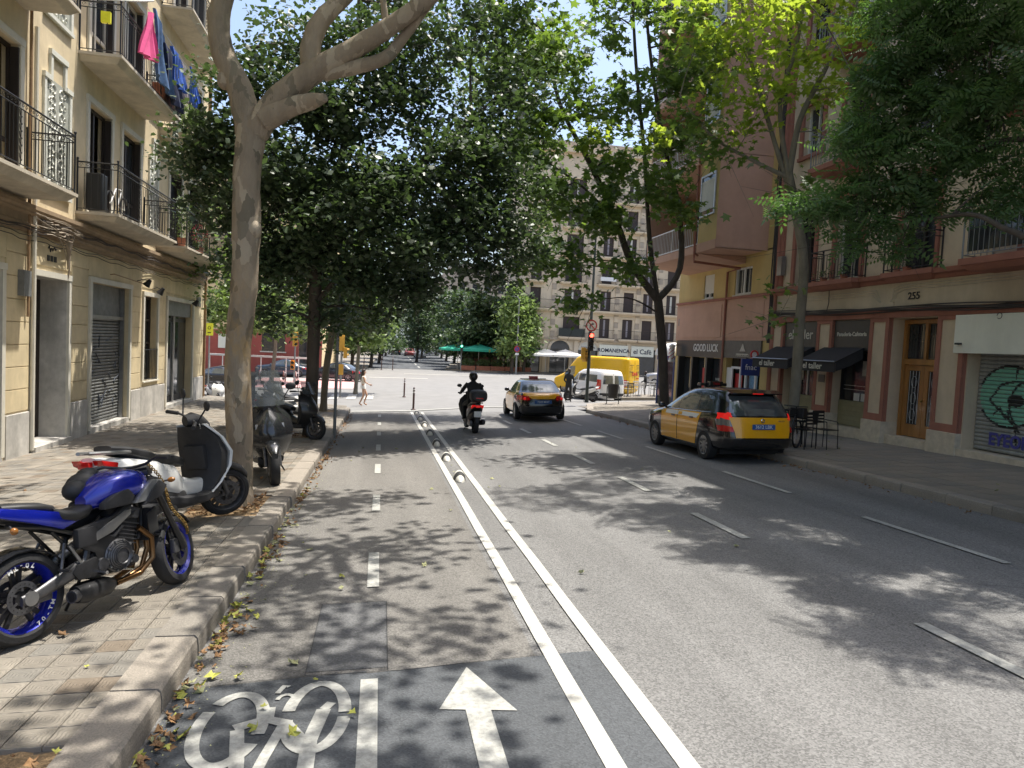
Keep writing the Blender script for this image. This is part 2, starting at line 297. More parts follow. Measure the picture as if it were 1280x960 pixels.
mat('bright_yellow', (.75,.72,.02), .5); mat('yellow_sign', (.8,.8,.05), .6); mat('bollard_brown', (.07,.035,.03), .5, var=.2); mat('rubber_white', (.6,.58,.52), .7, stain=.3); mat('rubber_black', (.03,.03,.03), .7, var=.3, scale=10)
mat('leaf_litter_a', (.24,.135,.06), .8, var=.4, scale=9); mat('leaf_litter_b', (.36,.36,.07), .7, var=.3, scale=9); mat('leaf_litter_c', (.3,.3,.15), .8, var=.3, scale=9)
mat('flower_red', (.35,.05,.06), .8, var=.4, scale=20); mat('relief_white', (.62,.62,.55), .8, var=.08, scale=12); mat('relief_grey', (.36,.37,.32), .85, var=.1)
leafmat('leaf_dark', (.042,.066,.034), (.082,.12,.06), (.10,.17,.04), .26, rough=.45)
leafmat('leaf_mid', (.05,.08,.032), (.10,.145,.055), (.19,.3,.06), .34, rough=.48)
leafmat('leaf_plane', (.045,.08,.026), (.095,.15,.04), (.25,.4,.05), .38, rough=.5)
leafmat('leaf_bright', (.10,.16,.03), (.18,.25,.04), (.5,.64,.06), .5, rough=.5)
leafmat('leaf_pinnate', (.07,.12,.055), (.13,.19,.085), (.17,.34,.06), .4, rough=.45)
leafmat('leaf_far', (.035,.06,.028), (.08,.12,.05), (.1,.18,.04), .2, rough=.5)
leafmat('leaf_pale', (.12,.18,.06), (.24,.3,.12), (.3,.45,.1), .35, rough=.5)

def bark_mottled():
    "plane bark: grey-tan base, flaked pale and olive plates, ochre scars low on the trunk, fine fissures"
    M = mat('bark_mottled', (.27,.215,.155), .85, var=.22, scale=4, stretch=(1,1,.4)); n = M.node_tree.nodes; l = M.node_tree.links; b = n['Principled BSDF']; src = b.inputs['Base Color'].links[0].from_socket
    tc = n.new('ShaderNodeTexCoord'); mp = n.new('ShaderNodeMapping'); mp.inputs['Scale'].default_value = (1,1,.5); l.new(tc.outputs['Object'], mp.inputs[0])
    dn = n.new('ShaderNodeTexNoise'); dn.inputs['Scale'].default_value = 5; dn.inputs['Detail'].default_value = 4; l.new(mp.outputs[0], dn.inputs[0])
    ad = n.new('ShaderNodeVectorMath'); ad.operation = 'MULTIPLY_ADD'; ad.inputs[1].default_value = (.35,.35,.35); l.new(dn.outputs['Color'], ad.inputs[0]); l.new(mp.outputs[0], ad.inputs[2])
    v = n.new('ShaderNodeTexVoronoi'); v.inputs['Scale'].default_value = 7; l.new(ad.outputs[0], v.inputs[0]); sp = n.new('ShaderNodeSeparateColor'); l.new(v.outputs['Color'], sp.inputs[0])
    def mixin(fac, col, amt):
        nonlocal src
        mx = n.new('ShaderNodeMix'); mx.data_type = 'RGBA'; r_ = n.new('ShaderNodeMath'); r_.operation = 'MULTIPLY'; r_.inputs[1].default_value = amt; l.new(fac, r_.inputs[0]); l.new(r_.outputs[0], mx.inputs[0]); l.new(src, mx.inputs[6]); mx.inputs[7].default_value = (*col,1); src = mx.outputs[2]
    def thr(sock,a,b_):
        m_ = n.new('ShaderNodeMapRange'); m_.inputs[1].default_value = a; m_.inputs[2].default_value = b_; l.new(sock, m_.inputs[0]); return m_.outputs[0]
    mixin(thr(sp.outputs[0],.72,.78),(.42,.35,.26),.75); mixin(thr(sp.outputs[1],.80,.84),(.12,.105,.075),.7)
    n3 = n.new('ShaderNodeTexNoise'); n3.inputs['Scale'].default_value = 3.2; n3.inputs['Detail'].default_value = 6; n3.inputs['Roughness'].default_value = .7; l.new(mp.outputs[0], n3.inputs[0])
    sx = n.new('ShaderNodeSeparateXYZ'); l.new(tc.outputs['Object'], sx.inputs[0]); band = thr(sx.outputs[2],.9,1.5); band2 = thr(sx.outputs[2],3.4,2.4)
    mm = n.new('ShaderNodeMath'); mm.operation = 'MULTIPLY'; l.new(band, mm.inputs[0]); l.new(band2, mm.inputs[1]); m3 = n.new('ShaderNodeMath'); m3.operation = 'MULTIPLY'; l.new(mm.outputs[0], m3.inputs[0]); l.new(thr(n3.outputs[0],.47,.60), m3.inputs[1])
    mixin(m3.outputs[0],(.38,.24,.09),.55)
    l.new(src, b.inputs['Base Color'])
    fm = n.new('ShaderNodeMapping'); fm.inputs['Scale'].default_value = (1,1,.13); l.new(tc.outputs['Object'], fm.inputs[0]); fn = n.new('ShaderNodeTexNoise'); fn.inputs['Scale'].default_value = 30; fn.inputs['Detail'].default_value = 6; fn.inputs['Roughness'].default_value = .7; l.new(fm.outputs[0], fn.inputs[0])
    b1 = n.new('ShaderNodeBump'); b1.inputs['Strength'].default_value = .9; b1.inputs['Distance'].default_value = .02; l.new(fn.outputs[0], b1.inputs['Height'])
    b2 = n.new('ShaderNodeBump'); b2.inputs['Strength'].default_value = .5; b2.inputs['Distance'].default_value = .03; l.new(v.outputs['Distance'], b2.inputs['Height']); l.new(b1.outputs[0], b2.inputs['Normal']); l.new(b2.outputs[0], b.inputs['Normal'])
bark_mottled()
mat('indicator_lens', (.25,.1,.02), .2)
mat('shorts_print', (.8,.78,.74), .8, var=.3, scale=30); mat('top_beige', (.75,.7,.62), .8, var=.1)
mat('kerb_stone_dark', (.22,.2,.17), .9, var=.32, scale=80, bump=.5, bscale=70, stain=.4)
mat('shutter_pale', (.36,.365,.35), .5, metal=.3, var=.2, scale=5, stain=.3)
# ---------------------------------------------------------------- ground, road, pavements
xs = [-900,-300,-120,-60]+span(-40,60,4)+[90,140,300,900]; ys = [-60,-30]+span(-12,80,4)+[90,100,115,130,150,175,200,230,260,300,400,700,1500]
g0 = sheet('ground', 'asphalt_far', base, xs, ys, -.012); tag(g0, kind='structure')
road = sheet('road', 'asphalt_road', base, span(-1.2,8.6,1.4), span(-12,29.5,1.5), 0); tag(road, kind='structure')
rp = lambda n,mm,x0,x1,y0,y1,dz: sheet(n, mm, base, span(x0,x1,2), span(y0,y1,2), dz, parent=road)
av = sheet('avenue_shade_sheet','asphalt_new_and_shade', base, span(-1.4,10.6,2), span(82,330,6), .004); tag(av, kind='structure')  # dark sheet over the avenue: tree shade put into the asphalt colour
for k in range(12): q = MB(); yy = 86+k*9; q.add([(x,y,base(x,y)+.012) for x,y in ((4.4,yy),(4.6,yy),(4.6,yy+4),(4.4,yy+4))],[(0,1,2,3)]); q.build('lane_dash','road_paint_worn',av)
# tinted strip of the bike lane and the newer dark asphalt patches
rp('bike_lane_surface','asphalt_brown',-1.18,1.16,-2,29,.003)
q = MB(); q.add([(x,y,base(x,y)+.0065) for x,y in ((-1.17,-3),(1.42,-3),(1.42,4.84),(-.02,4.72),(-.02,4.76),(-1.17,4.66))],[(0,1,2,3,4,5)]); q.build('asphalt_patch','asphalt_new_and_shade',road)
rp('asphalt_patch','asphalt_mid',-.42,.12,4.8,6.15,.0065)
rp('asphalt_patch','asphalt_new_and_shade',1.42,1.60,-3,4.84,.0068); 
q = MB()   # seams and a wandering crack
def seam(pts, wd=.007):
    for (a,b) in zip(pts,pts[1:]):
        d = Vector((b[0]-a[0],b[1]-a[1])); n_ = Vector((-d.y,d.x)).normalized()*wd/2
        q.add([(x,y,base(x,y)+.0095) for x,y in ((a[0]+n_.x,a[1]+n_.y),(a[0]-n_.x,a[1]-n_.y),(b[0]-n_.x,b[1]-n_.y),(b[0]+n_.x,b[1]+n_.y))],[(0,1,2,3)])
seam([(-1.17,4.66),(-.4,4.74),(.2,4.73),(1.4,4.85)]); seam([(-.42,4.76),(-.42,6.15),(.12,6.15),(.12,4.76)])
def walk(x,y,dx,dy,n):
    p = [(x,y)]
    for i in range(n): x += dx+random.uniform(-.05,.05); y += dy+random.uniform(-.06,.06); p.append((x,y))
    return p
seam(walk(5.3,6.0,.16,-.05,10),.007)
q.build('asphalt_crack','asphalt_seam',road)
# painted markings
def line(x0,x1,y0,y1,mm='road_paint',name='lane_line',xb=None):
    yy = span(y0,y1,1.5); q = MB(); vs = []
    for k,y in enumerate(yy):
        t = (y-y0)/(y1-y0); s_ = (xb-x0)*t if xb is not None else 0; j = random.uniform(-.004,.004)
        vs += [(x0+s_+j,y,base(x0+s_,y)+.0125),(x1+s_+j,y,base(x1+s_,y)+.0125)]
    q.add(vs,[(2*i,2*i+1,2*i+3,2*i+2) for i in range(len(yy)-1)]); return q.build(name, mm, road)
line(1.22,1.33,-3,29.4); line(1.58,1.69,-3,29.2,xb=1.64)
for a,b in ((1.9,4.62),(6.55,7.75),(9.95,11.15),(13.3,14.5),(16.7,17.9),(20.1,21.2),(23.4,24.5),(26.8,28)): line(-.055,.055,a,b,'road_paint_worn','lane_dash')
for k in range(-1,7): a = 4.6+k*3.15 if k else 3.55; line(4.32,4.44,a+(.0 if k else 0),a+(1.45 if k else 1.4),'road_paint_worn','lane_dash')
for k in range(7): a = 6.35+k*4.1; line(6.58,6.68,a,a+2.3,'road_paint_worn','parking_line')
sl_ = MB(); sl_.add([(x,y,base(x,y)+.012) for x,y in ((-1.15,29.6),(-1.15,30.1),(1.2,30.4),(4.3,32.6),(7.5,33.3),(7.5,32.9),(4.3,32.2),(1.2,29.95))],[(0,1,2,7),(7,2,3,6),(6,3,4,5)]); sl_.build('stop_line','road_paint_worn',road)
# arrow in the far lane of the bike path
ar = MB(); pts = [(.65,4.70),(.42,4.14),(.575,4.11),(.575,2.4),(.725,2.4),(.725,4.08),(.88,4.05)]
ar.add([(x,y,base(x,y)+.0128) for x,y in pts],[(0,1,2,5,6),(2,3,4,5)]); ar.build('arrow_marking','road_paint_worn',road)
# bicycle symbol: two wheels, frame, bar, saddle (worn thermoplastic)
bk = MB(); BZ = .0128
def stroke(pts, wd, k=1):
    P_ = [Vector((p[0],p[1])) for p in pts]
    L_ = []; R2_ = []
    for i,p in enumerate(P_):
        d = (P_[min(i+1,len(P_)-1)]-P_[max(i-1,0)]).normalized(); n_ = Vector((-d.y,d.x))*wd/2; L_.append(p+n_); R2_.append(p-n_)
    bk.add([(v.x,v.y,base(v.x,v.y)+BZ+.0004*k) for v in L_+R2_],[(i,i+1,i+1+len(P_),i+len(P_)) for i in range(len(P_)-1)])
def arc(cx,cy,rx,ry,a,b,n=22): return [(cx+rx*math.cos(R(a+(b-a)*i/n)), cy+ry*math.sin(R(a+(b-a)*i/n))) for i in range(n+1)]
stroke(arc(-.30,4.20,.165,.40,-172,-8),.075,1); stroke(arc(-.30,4.20,.165,.40,0,172),.075,1)
stroke(arc(-.77,4.12,.175,.40,150,330),.075,1); stroke(arc(-.77,4.12,.175,.40,-15,135),.075,1)
stroke([(-.30,3.30),(-.31,3.9),(-.26,4.25)],.085,2); stroke([(-.26,4.25),(-.22,4.33)],.06,1)
stroke([(-.74,4.10),(-.58,4.18),(-.47,4.12),(-.33,3.86)],.085,3); stroke([(-.72,4.08),(-.66,3.75),(-.60,3.3)],.075,2); stroke([(-.47,4.12),(-.53,3.75),(-.58,3.35)],.06,4)
stroke([(-.56,4.15),(-.57,4.32)],.05,5); stroke(arc(-.50,4.40,.05,.075,-60,170,10),.028,6); stroke([(-.56,4.50),(-.53,4.60),(-.50,4.58)],.035,7)
bk.build('bicycle_marking','road_paint_worn',road)
# pinkish crossing lane beyond the junction, zebra bars
zz = sheet('crossing_lane','red_paint', base, span(-9,-1.8,2), span(47.5,58,3), .004); tag(zz, kind='structure')
for k in range(9):
    x0 = -8.5+k*.95; q = MB(); q.add([(x,y,base(x,y)+.006) for x,y in ((x0,39.5),(x0+.5,39.5),(x0+.5,43),(x0,43))],[(0,1,2,3)]); o = q.build('crossing_bar','road_paint',road)
for (xa,ya,xb_,yb) in ((2.2,70,12,70),(-1,62,4,62)):
    q = MB(); q.add([(x,y,base(x,y)+.006) for x,y in ((xa,ya),(xb_,yb),(xb_,yb+.6),(xa,ya+.6))],[(0,1,2,3)]); q.build('lane_line','road_paint',road)
# ---- left pavement
PL0, PL1 = -6.99, -1.48
pav = thing('left_pavement', None, None); tag(pav, kind='structure')
def pit(x,y): return (-3.2 < x < -1.48 and y < 3.8) or (-2.45 < x < -1.48 and 9.2 < y < 10.6) or (-2.3<x<-1.48 and 18.2<y<19.4) or (-2.5<x<-1.6 and 27<y<28.2)
sheet('pavement_bed','tile_joint', sidew, span(-9.5,PL1,.5), span(-6,31.2,.6), -.028, parent=pav)
cells = []
nx = int((PL1-PL0)/.2); 
for j in range(10,156):
    for i in range(-35,-7):
        x,y = i*.2, j*.2
        if pit(x+.1,y+.1): continue
        cells.append((x,y))
def shows(x,y):
    p = Vector((x,y,sidew(x,y)-CAMH)); d = p.dot(CF)
    if d < .5: return 0
    u = 640+FPX*p.dot(CR)/d; v = 480-FPX*p.dot(CU)/d
    return 1/d if -25 < u < 1300 and v < 985 else 0
cells.sort(key=lambda c: -shows(*c)); near = cells[:300]; rest = cells[300:]
tm = ['tile_grey','tile_light','tile_brown','tile_slate']
TILE = {}
for mm in tm:
    q = MB(); b_ = .006; g_ = .0025
    q.rings([[Vector((g_,g_,-.03)),Vector((.2-g_,g_,-.03)),Vector((.2-g_,.2-g_,-.03)),Vector((g_,.2-g_,-.03))],[Vector((g_,g_,-.004)),Vector((.2-g_,g_,-.004)),Vector((.2-g_,.2-g_,-.004)),Vector((g_,.2-g_,-.004))],
             [Vector((b_,b_,0)),Vector((.2-b_,b_,0)),Vector((.2-b_,.2-b_,0)),Vector((b_,.2-b_,0))]])
    me = q.build('tile', mm, None); TILE[mm] = me.data; bpy.data.objects.remove(me)
for x,y in near:
    mm = random.choices(tm,[5,4,1.2,3])[0]
    if 4.2<y<4.45 and -2.0<x<-1.5: mm = 'tile_brown'
    o = bpy.data.objects.new('paving_tile', TILE[mm]); COL.objects.link(o); o.parent = pav
    z = sidew(x,y); zx = sidew(x+.2,y)-z; zy = sidew(x,y+.2)-z
    o.location = (x,y,z+random.uniform(-.002,.0025)); o.rotation_euler = (math.atan2(zy,.2)+random.uniform(-.006,.006), -math.atan2(zx,.2)+random.uniform(-.006,.006), 0)
by = {}
for x,y in rest: by.setdefault(random.choices(tm[:2]+tm[3:]+tm[2:3],[5,4,3,1])[0],[]).append((x,y))
for mm,cs in by.items():
    q = MB()
    for x,y in cs:
        g_ = .003; dz = random.uniform(-.002,.002)
        top = [(a,b,sidew(a,b)+dz) for a,b in ((x+g_,y+g_),(x+.2-g_,y+g_),(x+.2-g_,y+.2-g_),(x+g_,y+.2-g_))]
        q.add(top+[(a,b,c-.02) for a,b,c in top],[(0,1,2,3),(0,4,5,1),(1,5,6,2),(2,6,7,3),(3,7,4,0)])
    tag(q.build('paving_tiles', mm, pav, fix=False), kind='stuff')
# edge strip between tiles and kerb, tree-pit rims, soil
def kerb(xa, xb_, y0, y1, zf, parent, n0=.9, curve=None, m='kerb_stone'):
    y = y0
    while y < y1-.05:
        L_ = n0*random.uniform(.92,1.08); ye = min(y+L_, y1); g_ = .009; q = MB(); j = random.uniform(-.012,.012); dx = curve(y) if curve else 0; dx2 = curve(ye) if curve else 0
        prof = [(0,-.35),(0,-.012),(.012,0),(1-.09,0),(1-.025,-.02),(1,-.07),(1.02,-.35)]
        rings = []
        for yy,dd in ((y+g_,dx),(ye-g_,dx2)):
            rings.append([Vector((xa+(xb_-xa)*u+dd+j, yy, zf(xa+dd,yy)+vz+j*.3)) for u,vz in prof])
        q.rings(rings); q.build('kerbstone', random.choice((m,m,'kerb_stone_dark')), parent, fix=True); y = ye
lk = lambda y: (.0 if y<29 else .0)
kerb(-1.48,-1.19,-3,29.6, lambda x,y: base(-1.2,y)+.152, pav)
q = MB()
for y in span(29.6,31.5,.4)[:-1]:
    pass
for k in range(7):   # rounded corner into the side street
    a0,a1 = R(k*13),R((k+1)*13-1); cx,cy = -4.6,29.6; q = MB()
    o_ = [(cx+3.41*math.cos(a),cy+3.41*math.sin(a)*.8) for a in (a0,a1)]; i_ = [(cx+3.12*math.cos(a),cy+3.12*math.sin(a)*.8) for a in (a1,a0)]
    q.rings([[Vector((x,y,sidew(min(x,-1.5),y)-.35)) for x,y in o_+i_],[Vector((x,y,base(x,y)+.15)) for x,y in o_+i_]]); q.build('kerbstone','kerb_stone',pav)
cor = MB(); cp = [(-4.6+3.12*math.cos(R(a)),29.6+3.12*.8*math.sin(R(a))) for a in range(0,91,10)]+[(-6.9,32.1),(-30,32.4),(-30,31.2),(-1.48,29.6)]
cor.add([(x,y,base(x,y)+.148) for x,y in cp],[tuple(range(len(cp)))]); cor.build('pavement_corner','tile_light',pav)
for (x0,x1,y0,y1) in ((-3.2,-1.49,1.5,3.8),(-2.44,-1.49,9.21,10.59),(-2.3,-1.49,18.21,19.39),(-2.5,-1.62,27.0,28.2)):
    s_ = sheet('tree_pit_soil','pit_soil', lambda x,y: sidew(x,y)+random.uniform(-.012,.006), span(x0,x1,.07), span(y0,y1,.07), -.02, parent=pav)
# ---- right pavement
pr = thing('right_pavement', None, None); tag(pr, kind='structure')
sheet('pavement_bed','tile_joint', lambda x,y: base(x,y)+.15, span(8.8,12.7,.8), span(-8,31,1), -.02, parent=pr)
cells = []
for j in range(-10,76):
    for i in range(22,32):
        x,y = i*.4, j*.4
        if (9.2<x+.2<10.2 and (15<y<16.2 or 22.4<y<23.6)): continue
        cells.append((x,y))
def shows2(x,y):
    p = Vector((x,y,base(x,y)+.15-CAMH)); d = p.dot(CF); u = 640+FPX*p.dot(CR)/d if d>.5 else 9999
    return 1/d if 0 < u < 1300 else 0
cells.sort(key=lambda c: -shows2(*c)); q2 = MB()
SL = {}
for mm in ('tile_grey','tile_slate','tile_light'):
    q = MB(); q.rings([[Vector((.004,.004,-.03)),Vector((.396,.004,-.03)),Vector((.396,.396,-.03)),Vector((.004,.396,-.03))],[Vector((.004,.004,0)),Vector((.396,.004,0)),Vector((.396,.396,0)),Vector((.004,.396,0))]])
    o = q.build('t',mm); SL[mm] = o.data; bpy.data.objects.remove(o)
for k,(x,y) in enumerate(cells):
    z = base(x,y)+.15
    if k < 200:
        o = bpy.data.objects.new('paving_slab', SL[random.choice(list(SL))]); COL.objects.link(o); o.parent = pr
        o.location = (x,y,z+random.uniform(-.0015,.0015)); o.rotation_euler = (math.atan2(base(x,y+.4)-base(x,y),.4), -math.atan2(base(x+.4,y)-base(x,y),.4), 0)
    else: q2.add([(a,b,base(a,b)+.15) for a,b in ((x+.004,y+.004),(x+.396,y+.004),(x+.396,y+.396),(x+.004,y+.396))],[(0,1,2,3)])
tag(q2.build('paving_slabs','tile_grey',pr,fix=False), kind='stuff')
kerb(8.82,8.54,-3,28.6, lambda x,y: base(8.6,y)+.152, pr)
for (x0,x1,y0,y1) in ((9.2,10.2,15.2,16.4),(9.2,10.2,22.4,23.6)): sheet('tree_pit_soil','pit_soil', lambda x,y: base(x,y)+.15+random.uniform(-.012,.006), span(x0,x1,.1), span(y0,y1,.1), -.012, parent=pr)
# widened corner pavement in front of the junction on the right
cp = [(8.82,28.5),(8.84,29.2),(9.9,32.4),(11.5,33.6),(13.5,34.3),(17,34.9),(24,36),(24,30.2),(12.9,30.2),(12.9,28.5)]
q = MB(); q.rings([[Vector((x,y,base(x,y)-.3)) for x,y in cp],[Vector((x,y,base(x,y)+.15)) for x,y in cp]]); q.build('pavement_corner','tile_grey',pr)
kp = [(8.5,28.6),(8.75,29.3),(9.65,32.5),(11.4,33.9),(13.4,34.6),(17,35.2)]
for a,b in zip(kp,kp[1:]):
    for t in range(3):
        p0 = Vector(a).lerp(Vector(b),t/3+.01); p1 = Vector(a).lerp(Vector(b),(t+1)/3-.01); d = (p1-p0).normalized(); n_ = Vector((d.y,-d.x))*.28
        vs = [p0,p1,p1+n_,p0+n_]; q = MB(); q.rings([[Vector((v.x,v.y,base(v.x,v.y)-.3)) for v in vs],[Vector((v.x,v.y,base(v.x,v.y)+.155)) for v in vs]]); q.build('kerbstone','kerb_stone',pr)
# far pavements across the junction
def island(name, pts, mm='tile_light', h=.15):
    q = MB(); q.rings([[Vector((x,y,base(x,y)-.4)) for x,y in pts],[Vector((x,y,base(x,y)+h)) for x,y in pts]]); return tag(q.build(name, mm), kind='structure')
island('far_pavement_right', [(7.2,82),(12,78.5),(60,77),(60,110),(12,110),(9.5,100)], 'tile_grey')
island('far_pavement_left', [(-40,60),(-8,60),(-5.4,63),(-4.0,76),(-1.6,80),(-.6,120),(0,160),(-40,160)], 'tile_grey')
# ---------------------------------------------------------------- facades
def wall_holes(q, xf, depth, y0,y1,z0,z1, holes, side=1):
    """street wall in the plane x=xf (thick towards -x*side) with rectangular openings and their reveals"""
    ys_ = sorted({y0,y1,*[h[0] for h in holes],*[h[1] for h in holes]}); zs_ = sorted({z0,z1,*[h[2] for h in holes],*[h[3] for h in holes]})
    xb_ = xf-depth*side
    for a,b in zip(ys_,ys_[1:]):
        for c,d in zip(zs_,zs_[1:]):
            my,mz = (a+b)/2,(c+d)/2
            if a>=y1 or b<=y0 or c>=z1 or d<=z0 or any(h[0]<my<h[1] and h[2]<mz<h[3] for h in holes): continue
            q.add([(xf,a,c),(xf,b,c),(xf,b,d),(xf,a,d)],[(0,1,2,3)])
    for a,b,c,d in [h[:4] for h in holes]:
        q.add([(xf,a,c),(xf,b,c),(xf,b,d),(xf,a,d),(xb_,a,c),(xb_,b,c),(xb_,b,d),(xb_,a,d)],[(0,4,5,1),(1,5,6,2),(2,6,7,3),(3,7,4,0)])
def railing(parent, corners, z0, h, bar_sp=.125, m='iron', scroll=True, solid=None):
    """posts, rails, individual bars and a scroll band along a balcony's edge"""
    q = MB()
    for a,b in zip(corners,corners[1:]):
        a_,b_ = Vector((a[0],a[1],0)),Vector((b[0],b[1],0))
        for zz,t in ((h,.018),(h-.13,.011),(.07,.011)): q.tube([Vector((a_.x,a_.y,z0+zz)),Vector((b_.x,b_.y,z0+zz))], t, 6)
    for c in corners: q.tube([Vector((c[0],c[1],z0)),Vector((c[0],c[1],z0+h+.05))],.018,6); q.sph((c[0],c[1],z0+h+.07),.03,8,5)
    q.build('rail', m, parent)
    bm_ = MB().tube([(0,0,.07),(0,0,h-.13)],.0085,5).build('t',m); bd = bm_.data; bpy.data.objects.remove(bm_)
    sq = MB()
    for a,b in zip(corners,corners[1:]):
        a_,b_ = Vector((a[0],a[1],0)),Vector((b[0],b[1],0)); L_ = (b_-a_).length; n = max(1,int(L_/bar_sp)); d = (b_-a_).normalized()
        for i in range(1,n):
            p = a_+d*L_*i/n; o = bpy.data.objects.new('railing_bar', bd); COL.objects.link(o); o.parent = parent; o.location = (p.x,p.y,z0)
        if scroll:
            for i in range(n):
                p = a_+d*L_*(i+.5)/n; c = Vector((p.x,p.y,z0+h-.065))
                sq.tube([c+d*.045*math.cos(t)*(1-t/9)+Vector((0,0,.045*math.sin(t)*(1-t/9))) for t in [k*.9 for k in range(8)]],.005,4)
            for fr in (.33,.66):
                if L_ > 2:
                    p = a_+d*L_*fr
                    for zz in span(.15,h-.25,.14): 
                        c = Vector((p.x,p.y,z0+zz)); sq.tube([c+d*.05*math.sin(t)+Vector((0,0,.05*math.cos(t)-.05+.03*t)) for t in [k*.8 for k in range(7)]],.007,4)
    if scroll: sq.build('scrollwork', m, parent)
def balcony(parent, y0,y1, zb, xw, xo, side=1, slabm='slab', h=1.12, th=.16, m='iron', **k):
    b = thing('balcony', None, None); b.parent = parent
    q = MB(); e = .05*side
    lo,hi = min(xw,xo),max(xw,xo)
    # moulded slab: underside set back, two steps out to the nosing
    def lay(inset,z): 
        x_o = xo-side*inset*1.0; return [Vector((xw-.0*side,y0+inset,z)),Vector((x_o,y0+inset,z)),Vector((x_o,y1-inset,z)),Vector((xw,y1-inset,z))]
    q.rings([lay(.16,zb),lay(.13,zb+.02),lay(.06,zb+.09),lay(.05,zb+.11),lay(0,zb+.12),lay(0,zb+.12+th*.4)])
    q.build('balcony_slab', slabm, b)
    zt = zb+.12+th*.4; i_ = .05*side
    railing(b, [(xw+.02*side,y0+.05),(xo-i_,y0+.05),(xo-i_,y1-.05),(xw+.02*side,y1-.05)], zt, h, m=m, **k); return b
def frame(q, xf, a,b,c,d, w_=.12, out=.04, side=1, bottom=False):
    x1 = xf+out*side; x0 = xf-.02*side; lo,hi = min(x0,x1),max(x0,x1)
    q.box(lo,hi,a-w_,a+.005,c,d); q.box(lo,hi,b-.005,b+w_,c,d); q.box(lo-.002,hi+.012*(1),a-w_-.02,b+w_+.02,d-.005,d+w_)
    if bottom: q.box(lo,hi+.03,a-w_,b+w_,c-.08,c+.004)
# ================= left building
LB = thing('apartment_building','cream rendered apartment house with white framed openings and iron balconies','building',(0,0,0))
LX = -7.0; Y0,Y1 = 2.0,30.0; ZB = -1.6; ZT = 19.5
g_open = [(4.0,6.8,-.5,3.05),(8.6,10.6,-.5,3.05),(12.4,14.7,-.5,3.05),(15.98,17.55,-.55,3.06),(18.85,21.5,-.5,3.15),(22.72,23.98,.5,3.05),(25.05,28.2,-.5,3.05)]
Lf = []  # upper openings
doorsY = [(10.0,11.4),(13.9,15.3),(18.55,19.95),(20.75,22.15),(25.0,26.4),(27.3,28.7)]
for fz in (4.72,8.30,11.95,15.5):
    for a,b in doorsY: Lf.append((a,b,fz,fz+2.62))
q = MB(); wall_holes(q, LX, .3, Y0,Y1,ZB,ZT, g_open+Lf)
q.add([(LX,Y1,ZB),(-20,Y1,ZB),(-20,Y1,ZT),(LX,Y1,ZT),(LX,Y0,ZB),(-20,Y0,ZB),(-20,Y0,ZT),(LX,Y0,ZT)],[(0,1,2,3),(4,7,6,5),(3,2,6,7),(1,5,6,2)])
q.build('wall','cream_plain',LB)
# recessed back of each portal reaches further in
# rusticated courses on the piers
blk = [(Y0,3.85),(6.95,8.45),(10.75,12.25),(14.88,15.78),(17.72,18.66),(21.68,22.52),(24.18,24.85),(28.4,29.97)]
for a,b in blk:
    z = .33; k = 0
    while z < 3.75:
        h_ = .44 if z < 3.1 else .6
        q = MB().bev(LX-.01,LX+.022,a,b,z+.008,min(z+h_,3.84)-.008,.006); q.build('stone_course','cream',LB,fix=False); z += h_; k += 1
for i in range(len(blk)-1):
    a,b = blk[i][1],blk[i+1][0]
    if a < b: q = MB().bev(LX-.01,LX+.022,a+.008,b-.008,3.28,3.84,.006); q.build('stone_course','cream',LB,fix=False)
for a,b in blk: q = MB().bev(LX-.01,LX+.05,a,b,ZB+.2,.30,.015); q.build('plinth','marble',LB,fix=False)
box('plinth','marble',LB,LX-.01,LX+.05,22.52,24.18,ZB+.2,.33)
q = MB(); q.box(LX-.02,LX+.03,22.52,24.18,.335,.49); q.build('window_apron','cream',LB)
# string course / cornice under the first floor with its mouldings
q = MB(); prof = [(0,3.86),(.05,3.88),(.05,3.94),(.10,3.97),(.10,4.02),(.07,4.05),(.07,4.2),(.14,4.24),(.14,4.28),(.18,4.32),(.18,4.4),(0,4.44)]
q.rings([[Vector((LX+a-.005,y,z)) for a,z in prof] for y in (Y0,Y1+.1)]); q.build('cornice','cornice',LB)
q = MB(); q.rings([[Vector((LX+a-.004,y,z)) for a,z in ((0,18.6),(.3,18.8),(.45,19.1),(.45,19.3),(0,19.5))] for y in (Y0,Y1+.2)]); q.build('top_cornice','slab',LB)
# ground-floor frames
q = MB()
for a,b,c,d in g_open: frame(q, LX+.02, a,b,c+.02 if c<0 else c,d, .12,.035)
q.build('door_surround','trim',LB)
def part_box(name,m,*a,b=0): return box(name,m,LB,*a,b=b)
# portal (open lobby door leaf seen dark, marble jamb)
q = MB(); 
for (a,b,c,d) in (g_open[3],): q.box(LX-.6,LX+.0,b-.012,b-.004,c,d-.004); q.box(LX-.6,LX,a+.004,a+.012,c,d-.004); q.box(LX-.6,LX,a+.012,b-.012,d-.012,d-.004)
q.build('portal_lining','marble',LB)
dr = part_box('front_door','dark_wood',LX-.62,LX-.54,15.98,17.55,-.5,3.06)
for k in range(5):
    for zz in ((-.3,.5),(.62,2.2),(2.35,2.95)): box('door_bar','iron',dr,LX-.545,LX-.515,16.08+k*.29,16.12+k*.29,*zz)
part_box('doorstep','marble',LX-.55,LX+.12,15.9,17.66,ZB+.4,-.46)
